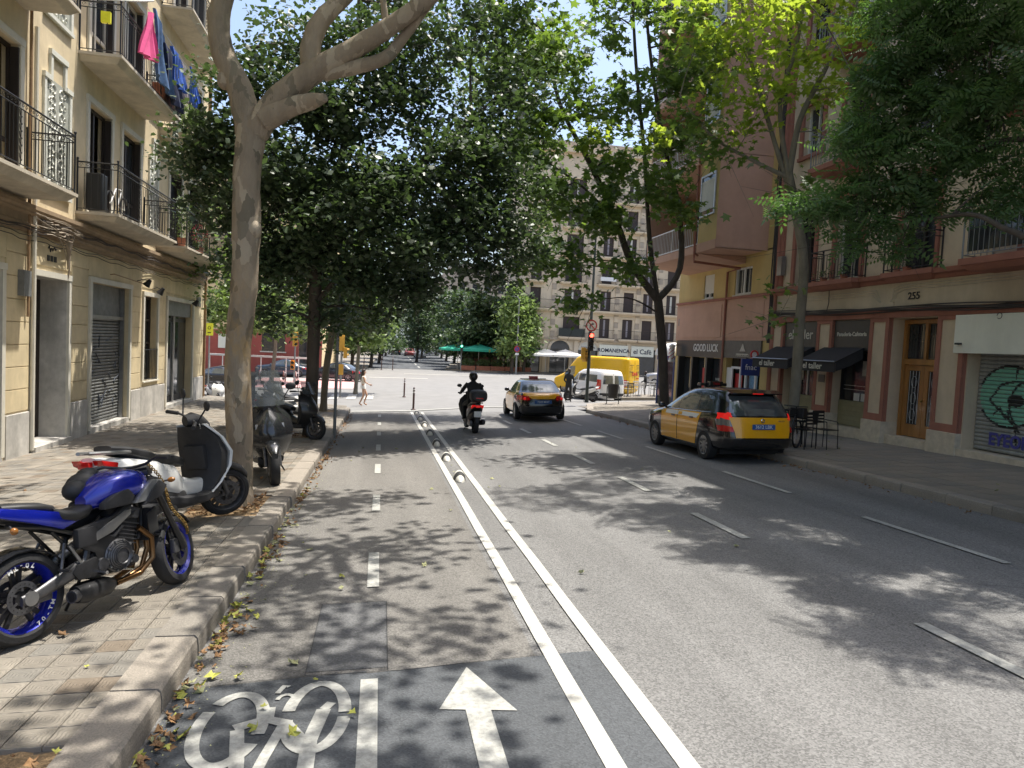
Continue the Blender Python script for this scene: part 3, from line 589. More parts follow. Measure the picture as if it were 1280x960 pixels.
# house number plaque with illegible dark characters above the portal
pl = MB(); 
for k,dy in enumerate((-.16,0,.16)): pl.box(LX+.02,LX+.035,16.72+dy-.055,16.72+dy+.055,3.40,3.52); 
for k,dy in enumerate((-.11,.0,.13)): pl.tube([(LX+.03,16.72+dy-.07,3.66),(LX+.03,16.72+dy-.02,3.72-.03*(k%2)),(LX+.03,16.72+dy+.03,3.6+.03*k),(LX+.03,16.72+dy+.08,3.68)],.014,5)
pl.build('house_number','black',LB)
# roller shutter with slats, transom and lintel box
sh = thing('roller_shutter',None,None); sh.parent = LB
q = MB(); z = -.44
while z < 2.25: q.prism([(LX-.25,z),(LX-.215,z+.02),(LX-.205,z+.05),(LX-.215,z+.075),(LX-.25,z+.08)],18.87,21.48,'y'); z += .083
q2_ = q.build('shutter_slats','shutter_grey',sh); tag(q2_, kind='stuff')
box('transom','metal_grey',sh,LX-.26,LX-.12,18.86,21.49,2.27,2.36); box('transom_panel','shutter_grey',sh,LX-.26,LX-.2,18.86,21.49,2.36,3.14); box('sill','marble',sh,LX-.3,LX+.05,18.8,21.55,ZB+.4,-.44)
for yy in (18.87,21.43): box('guide_rail','metal_grey',sh,LX-.2,LX-.1,yy,yy+.05,-.44,3.14)
q = MB(); random.seed(4)   # dark tag sprayed on the shutter
for k in range(26):
    y,z = 19.1+random.random()*2.1, -.1+random.random()*1.9
    q.tube([(LX-.203,y,z),(LX-.203,y+random.uniform(-.2,.25),z+random.uniform(-.12,.2)),(LX-.203,y+random.uniform(-.1,.3),z+random.uniform(-.25,.2))],.012,4)
tag(q.build('graffiti','graffiti_dark',sh),kind='stuff')
# other ground openings
def simple_door(a,b,c,d,mat_='dark_wood',glass=True):
    t = thing('shop_door',None,None); t.parent = LB
    box('door_leaf',mat_,t,LX-.28,LX-.22,a,b,c,d)
    if glass: box('pane','glass_dark',t,LX-.225,LX-.21,a+.12,(a+b)/2-.04,c+.3,d-.7); box('pane','glass_dark',t,LX-.225,LX-.21,(a+b)/2+.04,b-.12,c+.3,d-.7); box('fanlight','glass_dark',t,LX-.225,LX-.208,a+.12,b-.12,d-.58,d-.12)
    box('doorstep','marble',t,LX-.3,LX+.05,a-.05,b+.05,ZB+.4,c+.06); return t
simple_door(4.0,6.8,-.5,3.05); simple_door(8.6,10.6,-.5,3.05); simple_door(12.4,14.7,-.5,3.05); 
sd = simple_door(25.05,28.2,-.5,3.05,'black'); box('shutter_box','shutter_grey',sd,LX-.2,LX-.05,25.06,28.19,2.55,3.04)
box('door_frame','aluminium',sd,LX-.2,LX-.15,25.05,25.12,-.5,2.55); box('door_frame','aluminium',sd,LX-.2,LX-.15,26.5,26.58,-.5,2.55)
wn = thing('window',None,None); wn.parent = LB
box('pane','glass_dark',wn,LX-.24,LX-.22,22.72,23.98,.5,3.05)
for a,b,c,d in ((22.72,22.8,.5,3.05),(23.9,23.98,.5,3.05),(23.31,23.39,.5,3.05),(22.72,23.98,2.97,3.05),(22.72,23.98,2.3,2.37),(22.72,23.98,1.6,1.66)): box('window_frame','dark_wood',wn,LX-.22,LX-.17,a,b,c,d)
box('sill','trim',wn,LX-.05,LX+.09,22.6,24.1,.46,.5)
wbar = MB().tube([(0,0,0),(0,0,.95)],.01,5).build('window_bar','iron',wn); wbar.location = (LX+.05,22.75,.52)
for k in range(1,10): share('window_bar', wbar, wn, (LX+.05,22.75+k*.135,.52))
q = MB(); 
for zz in (.55,1.44): q.tube([(LX+.05,22.7,zz),(LX+.05,24.0,zz)],.012,5)
q.build('grille_rail','iron',wn)
# awning rod and three black spotlights over the shopfronts
for i,(yy,zz,lab) in enumerate(((22.05,3.32,'black spotlight above the grey roller shutter on the cream wall'),(23.3,3.17,'black spotlight over the barred window of the cream house'),(27.4,3.02,'small black spotlight above the glazed corner door'))):
    t = thing('wall_spotlight', lab, 'lamp', (LX+.02,yy,zz), 0, 'spotlights on the cream shopfronts')
    MB().tube([(0,0,.1),(.18,0,.16),(.3,0,.12)],.012,6).build('arm','black',t); M_ = Matrix.Translation((.3,0,.06))@Matrix.Rotation(R(35),4,'Y'); MB().lathe([(0,.12),(.05,.11),(.07,.02),(.11,-.1),(.0,-.1)],12,M_).build('lamp_head','black',t,True)
    MB().lathe([(0,-.104),(.09,-.104)],12,M_).build('lens','glass_dark',t)
t = MB().tube([(LX+.03,20.0,3.42),(LX+.12,20.02,3.44),(LX+.12,22.5,3.36)],.013,6).build('awning_rod','pipe',LB)
# upper floors
BALC = {}
for fi,fz in enumerate((4.72,8.30,11.95,15.5)):
    for a,b in doorsY:
        d_ = thing('balcony_door',None,None); d_.parent = LB
        q = MB(); frame(q, LX, a,b,fz,fz+2.62,.13,.045); q.build('door_surround','trim',d_)
        opened = (fi,a) in ((0,18.55),(1,25.0),(0,13.9))
        if opened: box('dark_interior','dark_int',d_,LX-.95,LX-.9,a,b,fz,fz+2.6)
        else: box('pane','glass_dark',d_,LX-.2,LX-.18,a,b,fz,fz+2.6)
        q = MB()
        for yy in (a,(a+b)/2-.04,b-.08): q.box(LX-.19,LX-.14,yy,yy+.08,fz,fz+2.6)
        for zz in (fz,fz+.75,fz+2.52): q.box(LX-.188,LX-.142,a,b,zz,zz+.08)
        q.build('door_frame','dark_wood' if fi==0 else 'trim',d_)
        # folded louvre shutters on the reveals, dark
        for yy in (a+.02,b-.06): box('shutter_leaf','dark_wood',d_,LX-.13,LX+.02,yy,yy+.04,fz+.05,fz+2.55)
    for a,b in ((5.0,8.2),(9.3,15.68),(17.9,22.6),(23.75,29.3)):
        if a==5.0 and fi>1: continue
        bb = balcony(LB, a,b, fz-.22, LX, LX+.92, h=1.12); BALC[(fi,a)] = bb
    # sgraffito panels: stepped white frames round pale relief
    for a,b in ((16.35,17.45),(23.02,24.28) if fi==0 else (16.35,17.45)):
        if fi==0 or a<20:
            if fi and (a,b)==(16.35,17.45): pass
    for a,b in ([(16.35,17.45),(23.0,23.7)] ):
        t = thing('relief_panel',None,None); t.parent = LB; z0,z1 = fz+.15,fz+2.95
        q = MB(); q.box(LX-.01,LX+.05,a-.1,a,z0,z1-.55); q.box(LX-.01,LX+.05,b,b+.1,z0,z1-.55); q.box(LX-.01,LX+.052,a+.17,a+.27,z1-.55,z1); q.box(LX-.01,LX+.052,b-.27,b-.17,z1-.55,z1)
        q.box(LX-.01,LX+.07,a+.15,b-.15,z1-.02,z1+.09); q.box(LX-.01,LX+.068,a-.12,a+.2,z1-.56,z1-.46); q.box(LX-.01,LX+.068,b-.2,b+.12,z1-.56,z1-.46); q.box(LX-.01,LX+.07,a-.12,b+.12,z0-.08,z0)
        q.build('panel_frame','relief_white',t); box('panel_ground','relief_grey',t,LX-.01,LX+.012,a,b,z0,z1-.5)
        q = MB(); random.seed(9)
        c_ = (a+b)/2; wd = (b-a)/2-.08
        for sgn in (-1,1):
            for z in span(z0+.15,z1-.7,.26):
                for rr,off in ((.13,.18),(.07,.33)):
                    if off > wd+.05: continue
                    q.tube([(LX+.014,c_+sgn*(off+rr*math.cos(t)*(1-t/10)),z+rr*math.sin(t)*(1-t/10)) for t in [k*.7 for k in range(9)]],.02,4)
            q.tube([(LX+.014,c_+sgn*.05*math.sin(k),z0+.1+k*.2) for k in range(int((z1-z0-.8)/.2))],.022,4)
        q.build('relief_ornament','relief_white',t)
# pipes and cables
def pipe(pts,r,m='pipe',name='pipe'): return MB().tube(pts,r,8).build(name,m,LB,True)
pipe([(LX+.07,15.84,-.5),(LX+.07,15.84,7.9)],.045,'trim','drain_pipe'); pipe([(LX+.07,15.62,2.2),(LX+.07,15.62,12)],.03); pipe([(LX+.06,29.9,-.5),(LX+.06,29.9,12)],.055,'pipe','drain_pipe')
random.seed(5)
def cable(parent, y0,y1,z,x,n=6,am=.07,r=.012,m='cable'):
    q = MB()
    for k in range(n):
        ph = random.random()*6; zz = z+random.uniform(-.1,.1); f_ = random.uniform(.7,1.6)
        q.tube([(x+random.uniform(0,.04), y, zz+am*math.sin(y*f_+ph)-(.05*math.sin((y-y0)*2.2)**2)) for y in span(y0,y1,.35)], r,4)
    return q.build('cables',m,parent)
cable(LB,9,29.5,3.78,LX+.06,2,.015,.009); cable(LB,8,17.4,3.98,LX+.13,4,.05,.009); cable(LB,15.6,17.9,4.1,LX+.16,5,.09,.008,'cable_light'); cable(LB,16,29.8,4.12,LX+.11,3,.02,.012,'cable')
q = MB()
for k in range(9):
    a = (LX+.12,16.0+random.random()*.3,4.2-random.random()*.3); q.tube([a,(LX+.2,16.3+random.random()*.8,3.9+random.random()*.3),(LX+.16,17.0+random.random()*.5,4.1-random.random()*.5),(LX+.08,17.35,3.3+random.random()*.4)],.011,4)
q.build('cables','cable_light',LB); box('junction_box','shutter_grey',LB,LX+.02,LX+.14,15.3,15.6,2.6,3.1); box('junction_box','metal_grey',LB,LX+.02,LX+.12,28.7,28.95,3.0,3.35)
MB().tube([(LX+.1,17.42,3.9),(LX+.09,17.42,3.3),(LX+.06,17.42,3.1)],.02,6).build('cable_drop','cable_light',LB)
# ================= right building (number 255)
RB = thing('apartment_building','beige and brick red apartment house numbered 255 with cafe and graffiti shutter at street level','building')
RX = 12.5; A0,A1 = -4.0,21.35; ZT = 21.2
def pr_(d): return RX-d    # d metres proud of the wall
def rbox(name,m,d0,d1,a,b,c,d,parent=None,bv=0): return box(name,m,parent or RB,RX-d1,RX-d0,a,b,c,d,b=bv)
holesG = [(10.55,13.38,.3,3.24),(14.22,15.76,.3,3.24),(16.5,18.02,.3,3.24),(18.78,20.5,.3,3.24),(6.6,9.6,.3,3.24),(2.5,5.5,.3,3.24)]
fl = [4.4,7.55,10.7,13.85,17.0]; upY = [(0.6,1.9),(3.6,4.9),(7.0,8.3),(10.9,12.2),(14.6,15.7),(17.2,18.3),(19.3,20.3)]
holesU = [(a,b,z+(.0 if i in (3,4,5) or z==4.4 else .75),z+2.25) for z in fl for i,(a,b) in enumerate(upY)]
q = MB(); wall_holes(q, RX, .45, A0,A1,-1.2,ZT, holesG+holesU, side=-1)
q.add([(RX,A1,-1.2),(26,A1,-1.2),(26,A1,ZT),(RX,A1,ZT),(RX,A0,-1.2),(26,A0,-1.2),(26,A0,ZT),(RX,A0,ZT)],[(0,1,2,3),(4,7,6,5),(3,2,6,7),(1,5,6,2)])
q.build('wall','beige',RB)
# pilasters: stone base, red frame, recessed beige panel
for a,b in ((13.42,14.2),(15.78,16.48),(18.04,18.76),(20.52,21.3),(9.7,10.5),(5.6,6.5),(.9,2.4)):
    p = thing('pilaster',None,None); p.parent = RB
    rbox('pilaster_base','stone_beige',-.4,.16,a-.03,b+.03,-1,.66,p,.008)
    rbox('pilaster_core','beige',-.42,.085,a,b,.66,3.26,p)
    for (y0,y1,z0,z1) in ((a,a+.12,.66,3.26),(b-.12,b,.66,3.26),(a+.12,b-.12,.66,.84),(a+.12,b-.12,3.16,3.26)): rbox('pilaster_frame','brick_red',0,.115,y0,y1,z0+.001,z1-.001,p)
    for y_ in (a-.004,b+.004): rbox('pilaster_side','brick_red',-.44,.08,y_-.008,y_+.008,.66,3.25,p)
rbox('red_band','brick_red',-.01,.13,A0,A1,3.26,3.46)
rbox('frieze','frieze',-.01,.05,A0,A1,3.46,4.13)
q = MB(); q.rings([[Vector((RX-a,y,z)) for a,z in ((0,4.10),(.1,4.13),(.13,4.2),(.24,4.23),(.26,4.33),(.0,4.36))] for y in (A0,A1)]); q.build('ledge','brick_red',RB)
# incised double line stepping round the number
q = MB()
for off in (0,.06,.12):
    q.tube([(RX-.055,6,4.05-off),(RX-.055,15.55-off,4.05-off),(RX-.055,15.78-off,3.98-off),(RX-.055,15.8-off,3.72+off*.2),(RX-.055,15.95,3.62)],.012,4)
    q.tube([(RX-.055,16.2,3.62),(RX-.055,16.25+off,3.74),(RX-.055,16.42+off,3.98-off),(RX-.055,21.2,3.98-off)],.01,4)
q.build('frieze_moulding','slab',RB); rbox('keystone','frieze',.04,.09,15.72,16.3,3.48,3.66,bv=.01)
text('house_number','255',.24,'black',RB,(RX-.06,15.07,3.76),(R(90),0,R(-90)),.006,1.1,.004)
# sagging cable bundle
random.seed(8); q = MB()
for k in range(6):
    ph = random.random()*6; q.tube([(RX-.17-.02*(k%3),y,3.42+.02*k+.045*math.sin(y*.9+ph)+.05*math.sin(y*.37)) for y in span(2,21.2,.5)],.016,5)
q.tube([(RX-.16,18.3,3.5),(RX-.12,18.28,3.75),(RX-.12,18.3,4.12)],.014,4); q.build('cables','cable',RB)
# shutter shop with white board and graffiti
sh = thing('shutter_shop',None,None); sh.parent = RB
rbox('white_board','white_panel',.1,.17,10.4,13.63,2.42,3.25,sh,.008); rbox('doorstep','stone_beige',-.4,.12,10.5,13.4,-.8,.34,sh); MB().tube([(RX-.175,12.5+.06*math.cos(t),3.2+.06*math.sin(t)) for t in [k*.5 for k in range(12)]],.007,4).build('scribble','black',sh); rbox('bracket','black',.17,.25,13.4,13.52,2.6,2.64,sh)
sl = MB().prism([(-.02,0),(.0,.012),(.012,.035),(.012,.06),(.0,.085),(-.02,.088)],0,2.78,'y').build('shutter_slat','shutter_pale',sh)
sl.rotation_euler = (0,0,R(180)); sl.location = (RX+.3,13.36,.36)
for k in range(1,24): share('shutter_slat',sl,sh,(RX+.3,13.36,.36+.088*k),(0,0,R(180)))
def gpatch(name,m,pts,x): 
    q = MB(); q.add([(x,a,b) for a,b in pts],[tuple(range(len(pts)))]); return q.build(name,m,sh,fix=False)
def circ(cy,cz,ry,rz,a0=0,a1=360,n=40): return [(cy+ry*math.cos(R(a0+(a1-a0)*i/n)),cz+rz*math.sin(R(a0+(a1-a0)*i/n))) for i in range(n+1)]
GX = RX+.281
def ribbed(name,m,inside,x,y0=10.6,y1=13.34):
    "paint that follows every slat: thin strips on the slat faces where inside(y,z)"
    q = MB(); z = .36
    while z < 2.45:
        for (dz0,dz1,ox0,ox1) in ((.012,.035,.0,.012),(.035,.06,.012,.012),(.06,.085,.012,.0)):
            zm = z+(dz0+dz1)/2; run = None
            for y in span(y0,y1,.03)+[99]:
                ins = y < 90 and inside(y,zm)
                if ins and run is None: run = y
                if not ins and run is not None:
                    e = min(y,y1); q.add([(RX+.3-ox0-.003-x,run,z+dz0),(RX+.3-ox0-.003-x,e,z+dz0),(RX+.3-ox1-.003-x,e,z+dz1),(RX+.3-ox1-.003-x,run,z+dz1)],[(0,1,2,3)]); run = None
        z += .088
    return tag(q.build(name,m,sh,fix=False),kind='stuff')
el = lambda y,z,cy,cz,ry,rz: ((y-cy)/ry)**2+((z-cz)/rz)**2 < 1
green = lambda y,z: el(y,z,12.55,1.55,.72,.62) or (el(y,z,11.35,1.38,.75,.68) and z > .75)
def near_curve(pts,wd): 
    def f(y,z):
        for (a,b),(c,d) in zip(pts,pts[1:]):
            L2 = (c-a)**2+(d-b)**2; t = max(0,min(1,((y-a)*(c-a)+(z-b)*(d-b))/max(L2,1e-9)))
            if (y-a-t*(c-a))**2+(z-b-t*(d-b))**2 < wd*wd: return True
        return False
    return f
ribbed('graffiti_fill','graffiti_green',green,.0)
strk = [circ(12.55,1.55,.74,.64,20,330,20),circ(11.35,1.38,.77,.70,60,150,8),[(13.02,1.45),(12.75,1.8),(12.4,1.88),(12.05,1.8),(11.75,1.5)],[(13.02,1.45),(12.6,1.15),(12.25,.85)],circ(12.1,1.4,.42,.5,-60,70,8),[(12.0,2.0),(11.6,1.5),(11.3,1.1),(11.1,.9)],[(12.9,1.15),(12.75,1.3),(12.6,1.1)],[(12.55,1.25),(12.5,1.05)],[(12.35,.95),(12.3,.6)],[(12.4,2.15),(12.42,1.95)],circ(11.45,1.1,.09,.08,0,360,6),circ(11.75,1.2,.06,.07,0,360,6),[(11.6,1.25),(11.55,1.05)]]
cvs = [near_curve(s,.024) for s in strk]; ribbed('graffiti_outline','black',lambda y,z: any(c(y,z) for c in cvs) or el(y,z,12.38,1.48,.2,.13),.002)
text('graffiti_lettering','EYEONE DYE',.36,'graffiti_blue',sh,(RX+.272,12.02,.62),(R(90),0,R(-90)),.004,.9,.012)
# entrance 255: varnished double door
dr = thing('front_door',None,None); dr.parent = RB
rbox('door_frame','wood_door',-.42,-.30,14.24,14.34,.34,3.22,dr); rbox('door_frame','wood_door',-.42,-.30,15.64,15.74,.34,3.22,dr); rbox('door_frame','wood_door',-.42,-.29,14.34,15.64,2.12,2.26,dr); rbox('door_frame','wood_door',-.42,-.30,14.34,15.64,3.12,3.22,dr); rbox('door_frame','wood_door',-.42,-.30,14.95,15.03,2.26,3.12,dr)
for a,b in ((14.345,14.985),(14.995,15.635)):
    lf = thing('door_leaf',None,None); lf.parent = dr
    q = MB(); q.box(RX+.33,RX+.38,a,a+.13,.36,2.11); q.box(RX+.33,RX+.38,b-.13,b,.36,2.11); q.box(RX+.331,RX+.379,a+.13,b-.13,.36,.66); q.box(RX+.331,RX+.379,a+.13,b-.13,1.98,2.11); q.build('leaf_frame','wood_door',lf)
    box('pane','glass_dark',lf,RX+.36,RX+.37,a+.12,b-.12,.65,1.99)
    q = MB()
    for k in range(4): q.tube([(RX+.34,a+.17+k*.1,.68),(RX+.34,a+.17+k*.1,1.97)],.007,4)
    for zz in (.9,1.3,1.7): q.tube([(RX+.34,(a+b)/2+.09*math.cos(t),zz+.14*math.sin(t)) for t in [k*.55 for k in range(13)]],.007,4)
    tag(q.build('iron_grille','metal_grey',lf),kind='stuff')
for a,b in ((14.36,14.94),(15.04,15.62)): rbox('transom_pane','glass_dark',-.37,-.36,a,b,2.27,3.11,dr)
q = MB()
for a,b in ((14.36,14.94),(15.04,15.62)):
    for k in range(5): q.tube([(RX+.345,a+.08+k*.1,2.3),(RX+.345,a+.08+k*.1,3.08)],.007,4)
tag(q.build('transom_bars','iron',dr),kind='stuff'); rbox('doorstep','stone_beige',-.42,.02,14.22,15.76,-.8,.34,dr)
MB().sph((RX+.32,15.01,1.25),.03,8,6).build('door_knob','gold_chain',dr)
# cafe bays
def bay(a,b,sign,size,extra):
    t = thing('cafe_front',None,None); t.parent = RB
    rbox('fascia','fascia_black',-.02,.06,a,b,2.42,3.24,t); text('sign_lettering',sign,size,'white_blind',t,(RX-.067,(a+b)/2,2.86),(R(90),0,R(-90)),.003,1.0,.003)
    rbox('pane','glass_dark',-.32,-.30,a,b,1.05,2.42,t); rbox('low_panel','olive_panel',-.3,-.22,a,b,.36,1.05,t)
    for k in range(5): rbox('panel_board','olive_panel',-.225,-.205,a+.02,b-.02,.38+k*.132,.38+k*.132+.124,t)
    for yy in (a,b-.06): rbox('bay_frame','black',-.34,-.24,yy,yy+.06,.36,2.42,t)
    rbox('step','stone_beige',-.4,.03,a,b,-.8,.35,t)
    if extra:
        rbox('poster','poster_pale',-.29,-.285,a+.1,a+.65,1.75,2.15,t); 
        for zz in (1.35,1.46): rbox('shelf','aluminium',-.29,-.28,a+.08,b-.1,zz,zz+.015,t)
        for k in range(3): rbox('paper_notice','white',-.29,-.285,a+.1+k*.3,a+.34+k*.3,1.06,1.27,t)
    else:
        rbox('pane_divider','aluminium',-.3,-.27,(a+b)/2-.03,(a+b)/2+.03,.4,2.4,t); rbox('notice','poster_pale',-.29,-.285,b-.6,b-.25,1.5,2.0,t)
bay(16.52,18.0,'Panaderia-Cafeteria',.155,True); bay(18.8,20.48,'el taller',.42,False)
def awning(a,b,word):
    t = thing('awning',None,None); t.parent = RB
    q = MB(); pr2 = [(0,2.5),(.75,2.12),(.80,2.09),(.80,1.82),(.785,1.82),(.785,2.07),(.74,2.1),(0,2.47)]
    q.rings([[Vector((RX-.08-x,y,z)) for x,z in pr2] for y in (a,b)]); q.build('awning_cloth','awning',t)
    for yy in (a,b): MB().add([(RX-.08,yy,2.49),(RX-.86,yy,2.10),(RX-.86,yy,1.84),(RX-.4,yy,2.02),(RX-.08,yy,2.2)],[(0,1,2,3,4)]).build('awning_side','awning',t)
    MB().tube([(RX-.9,a,2.1),(RX-.9,b,2.1)],.02,6).build('awning_rail','metal_grey',t); text('awning_lettering',word,.24,'white_blind',t,(RX-.886,(a+b)/2+.15,1.96),(R(90),0,R(-90)),.002,1.2,.004)
awning(16.7,18.4,'el taller'); awning(18.9,20.9,'el taller')
rbox('menu_plate','fascia_black',.085,.1,18.25,18.55,1.5,1.72); rbox('wall_box','metal_grey',.05,.2,20.75,21.0,4.75,5.35)
# upper floors: framed windows, red balconies
for zi,z in enumerate(fl):
    for i,(a,b) in enumerate(upY):
        z0 = z+(.0 if i in (3,4,5) or z==4.4 else .75); z1 = z+2.25
        w_ = thing('window',None,None); w_.parent = RB; q = MB(); frame(q, RX, a,b,z0,z1,.15,.05,side=-1); q.build('window_surround','brick_red',w_)
        rbox('pane','glass_dark',-.25,-.23,a,b,z0,z1,w_); q = MB()
        for yy in (a,(a+b)/2-.03,b-.06): q.box(RX+.16,RX+.22,yy,yy+.06,z0,z1)
        q.box(RX+.161,RX+.219,a,b,z1-.06,z1); q.box(RX+.161,RX+.219,a,b,z0,z0+.06); q.build('window_frame','white_blind' if (i+zi)%2 else 'dark_wood',w_)
        if z0 > z: rbox('sill','brick_red',-.02,.1,a-.15,b+.15,z0-.1,z0,w_)
        if (i*3+zi)%4 == 1: rbox('blind','white_blind',-.2,-.17,a+.06,b-.06,z0+(z1-z0)*.45,z1-.02,w_)
for z in fl:
    for a,b in ((16.85,18.7),(10.4,12.9) if z>4.4 else (10.2,13.0),(2.9,5.6)):
        if z == 4.4 and a > 16: balcony(RB,16.9,18.9,z-.3,RX,RX-.45,-1,'brick_red',.85,.3,'iron',scroll=False); continue
        balcony(RB,a,b,z-.3,RX,RX-.8,-1,'brick_red',.95,.34,'pole_grey',scroll=False)
    if z == 4.4: balcony(RB,14.3,16.0,z-.28,RX,RX-.3,-1,'brick_red',.85,.3,'iron',scroll=False)
# lattice and smoked screens behind the big first-floor balcony
rbox('balcony_screen','glass_dark',.68,.7,10.4,12.9,4.5,5.2)
for y_ in (21.15,): MB().tube([(RX-.08,y_,-.2),(RX-.08,y_,ZT)],.06,8).build('drain_pipe','brick_red',RB,True)
q = MB()
for k in range(5): q.tube([(RX-.1-.03*math.sin(k*2),21.28+.03*k+.02*math.sin(z*2+k),z) for z in span(2.6,18,.6)],.022,5)
q.build('cables','cable',RB)
q = MB()
for k,(a,b) in enumerate(((9,11),(13.3,14.1),(16.2,16.7),(19,19.2))): q.box(RX-.12,RX+.02,a,a+.12,4.4,ZT)
rbox('corner_strip','brick_red',-.01,.07,20.9,21.35,4.4,ZT); rbox('top_cornice','brick_red',-.1,.5,A0,A1,ZT-.01,ZT+.4)
# flower pots on the small balconies
for i,(yy,zz,xx,lab) in enumerate(((17.4,4.27,.32,'potted green plant on the narrow balcony above the cafe awning'),(18.3,4.27,.32,'leafy pot at the left end of the balcony above the black cafe sign'),(15.2,4.27,.2,'small flower pot on the ledge over the wooden door'))):
    t = thing('potted_plant',lab,'plant',(RX-xx,yy,zz),0,'flower pots on the red balconies'); MB().lathe([(0,0),(.08,0),(.1,.18),(.09,.18),(.07,.15),(0,.15)],12).build('pot','terracotta',t,True)
    q = MB()
    for k in range(60):
        c = Vector((random.gauss(0,.09),random.gauss(0,.13),.2+abs(random.gauss(0,.12)))); a_ = Vector([random.gauss(0,1) for _ in range(3)]).normalized()*.05; b_ = a_.orthogonal().normalized()*.02; q.add([c-a_,c+b_,c+a_,c-b_],[(0,1,2,3)])
    q.build('foliage','leaf_mid',t,fix=False)
# ================= pink and yellow house beyond it
PB = thing('apartment_building','pink and yellow corner apartment house with projecting bays over a shop row','building')
P0,P1 = 21.4,29.0; PZT = 21.0
q = MB(); holesP = [(21.95,24.4,-.6,2.68),(24.7,28.6,-.6,2.68),(22.9,24.1,4.32,5.28),(25.75,26.6,4.32,5.25)]
wall_holes(q, RX, .3, P0,P1,-1.5,5.75, holesP, side=-1); q.add([(RX,P1,-1.5),(25,P1,-1.5),(25,P1,PZT),(RX,P1,PZT),(RX,P1,5.7)],[(0,1,2,3)]); q.add([(RX,P0,5.7),(RX,P1,5.7),(RX,P1,PZT),(RX,P0,PZT)],[(0,1,2,3)]); q.add([(RX,P0,PZT),(RX,P1,PZT),(25,P1,PZT),(25,P0,PZT)],[(0,1,2,3)])
q.build('wall','yellow_wall',PB)
pbx = lambda n,m,d0,d1,a,b,c,d,parent=None,bv=0: box(n,m,parent or PB,RX-d1,RX-d0,a,b,c,d,b=bv)
pbx('pink_band','pink_wall',-.005,.03,P0+.02,P1+.03,2.68,4.18); pbx('pink_panel','pink_wall',.03,.05,21.9,24.5,2.8,4.05); pbx('pink_panel','pink_wall',.03,.05,24.9,28.7,2.8,4.05); pbx('string_course','brick_red',.0,.1,P0+.02,P1+.03,4.18,4.27)
pbx('grey_end_panel','shutter_grey',.03,.045,28.3,28.8,3.3,3.6)
for (a,b,c,d,blind) in ((22.9,24.1,4.32,5.28,0),(25.75,26.6,4.32,5.25,1)):
    w_ = thing('window',None,None); w_.parent = PB; pbx('pane','glass_dark',-.14,-.12,a,b,c,d,w_)
    q = MB(); 
    for yy in (a,(a+b)/2-.03,b-.06): q.box(RX+.04,RX+.1,yy,yy+.06,c,d)
    q.box(RX+.041,RX+.099,a,b,c,c+.06); q.box(RX+.041,RX+.099,a,b,d-.06,d); q.build('window_frame','white',w_)
    for k in range(4 if not blind else 0): pbx('window_bar','white_blind',-.03,-.015,a+.2+k*.25,a+.215+k*.25,c,d,w_)
    if blind: pbx('blind','white_blind',-.05,-.03,a,b,c+.2,d,w_)
    pbx('sill','trim',-.02,.05,a-.05,b+.05,c-.05,c,w_)
# projecting bays, one over another
OX = 10.63
for fi in range(5):
    z = 5.66+3.1*fi; by_ = thing('oriel_bay',None,None); by_.parent = PB
    q = MB(); q.box(OX+.01,RX,22.0,23.4,z,z+3.06); q.build('bay_box','yellow_wall',by_)
    q = MB(); q.box(OX,RX,21.985,22.0,z+.02,z+3.1); q.build('bay_side','pink_wall',by_); box('bay_skirt','pink_wall',by_,OX-.02,RX-.2,22.0,23.4,z-.02,z+.28)
    w_ = thing('bay_window',None,None); w_.parent = by_
    # members of the bay window are one mesh each under the bay
    bpy.data.objects.remove(w_)
    box('window_pane','glass_dark',by_,OX-.005,OX+.01,22.25,23.25,z+1.2,z+2.5); box('blind','white_blind',by_,OX-.02,OX-.005,22.27,23.23,z+1.35,z+2.35)
    q = MB(); q.box(OX-.04,OX,22.2,22.26,z+1.15,z+2.55); q.box(OX-.04,OX,23.24,23.3,z+1.15,z+2.55); q.box(OX-.041,OX,22.26,23.24,z+2.49,z+2.55); q.box(OX-.041,OX,22.26,23.24,z+1.15,z+1.2); q.build('window_frame','aluminium',by_)
    q = MB(); q.rings([[Vector((OX+a,y,z+h)) for a,h in ((0,-.02),(1.87,-.25),(1.87,.25),(0,.25))] for y in (23.4,28.2)]); q.build('balcony_floor','pink_wall',by_)
    q = MB(); q.add([(OX+.05,23.4,z+.25),(OX+.05,28.2,z+.25)],[])
    q = MB()
    for zz in (.3,1.1): q.tube([(OX+.03,23.4,z+zz),(OX+.03,28.15,z+zz)],.022,6)
    for yy in (23.45,25.7,28.12): q.tube([(OX+.03,yy,z+.25),(OX+.03,yy,z+1.1)],.022,6)
    q.build('rail','white',by_)
    bb = MB().tube([(OX+.03,0,z+.3),(OX+.03,0,z+1.08)],.011,5).build('railing_bar','white',by_); bb.location = (0,23.6,0)
    for k in range(1,31): share('railing_bar',bb,by_,(0,23.6+k*.15,0))
    box('back_opening','dark_int',by_,RX-.06,RX-.02,24.2,27.6,z+.3,z+2.6); box('bay_end','pink_wall',by_,OX+.02,RX,28.2,28.3,z-.02,z+3.1)
    q = MB(); q.tube([(OX-.05,23.5,z+3.0),(OX-.05,23.5,z+.0),(OX+.1,23.5,z-.1)],.04,6); q.build('drain_pipe','brick_red',by_)
pipe_ = MB().tube([(OX-.05,23.5,5.7),(OX-.04,23.5,5.35),(RX-.1,23.6,5.25),(RX-.08,24.55,5.2),(RX-.08,24.55,.2)],.045,8).build('drain_pipe','brick_red',PB,True)
pbx('parapet','pink_wall',-.2,1.9,22.0,28.2,PZT,PZT+.9)
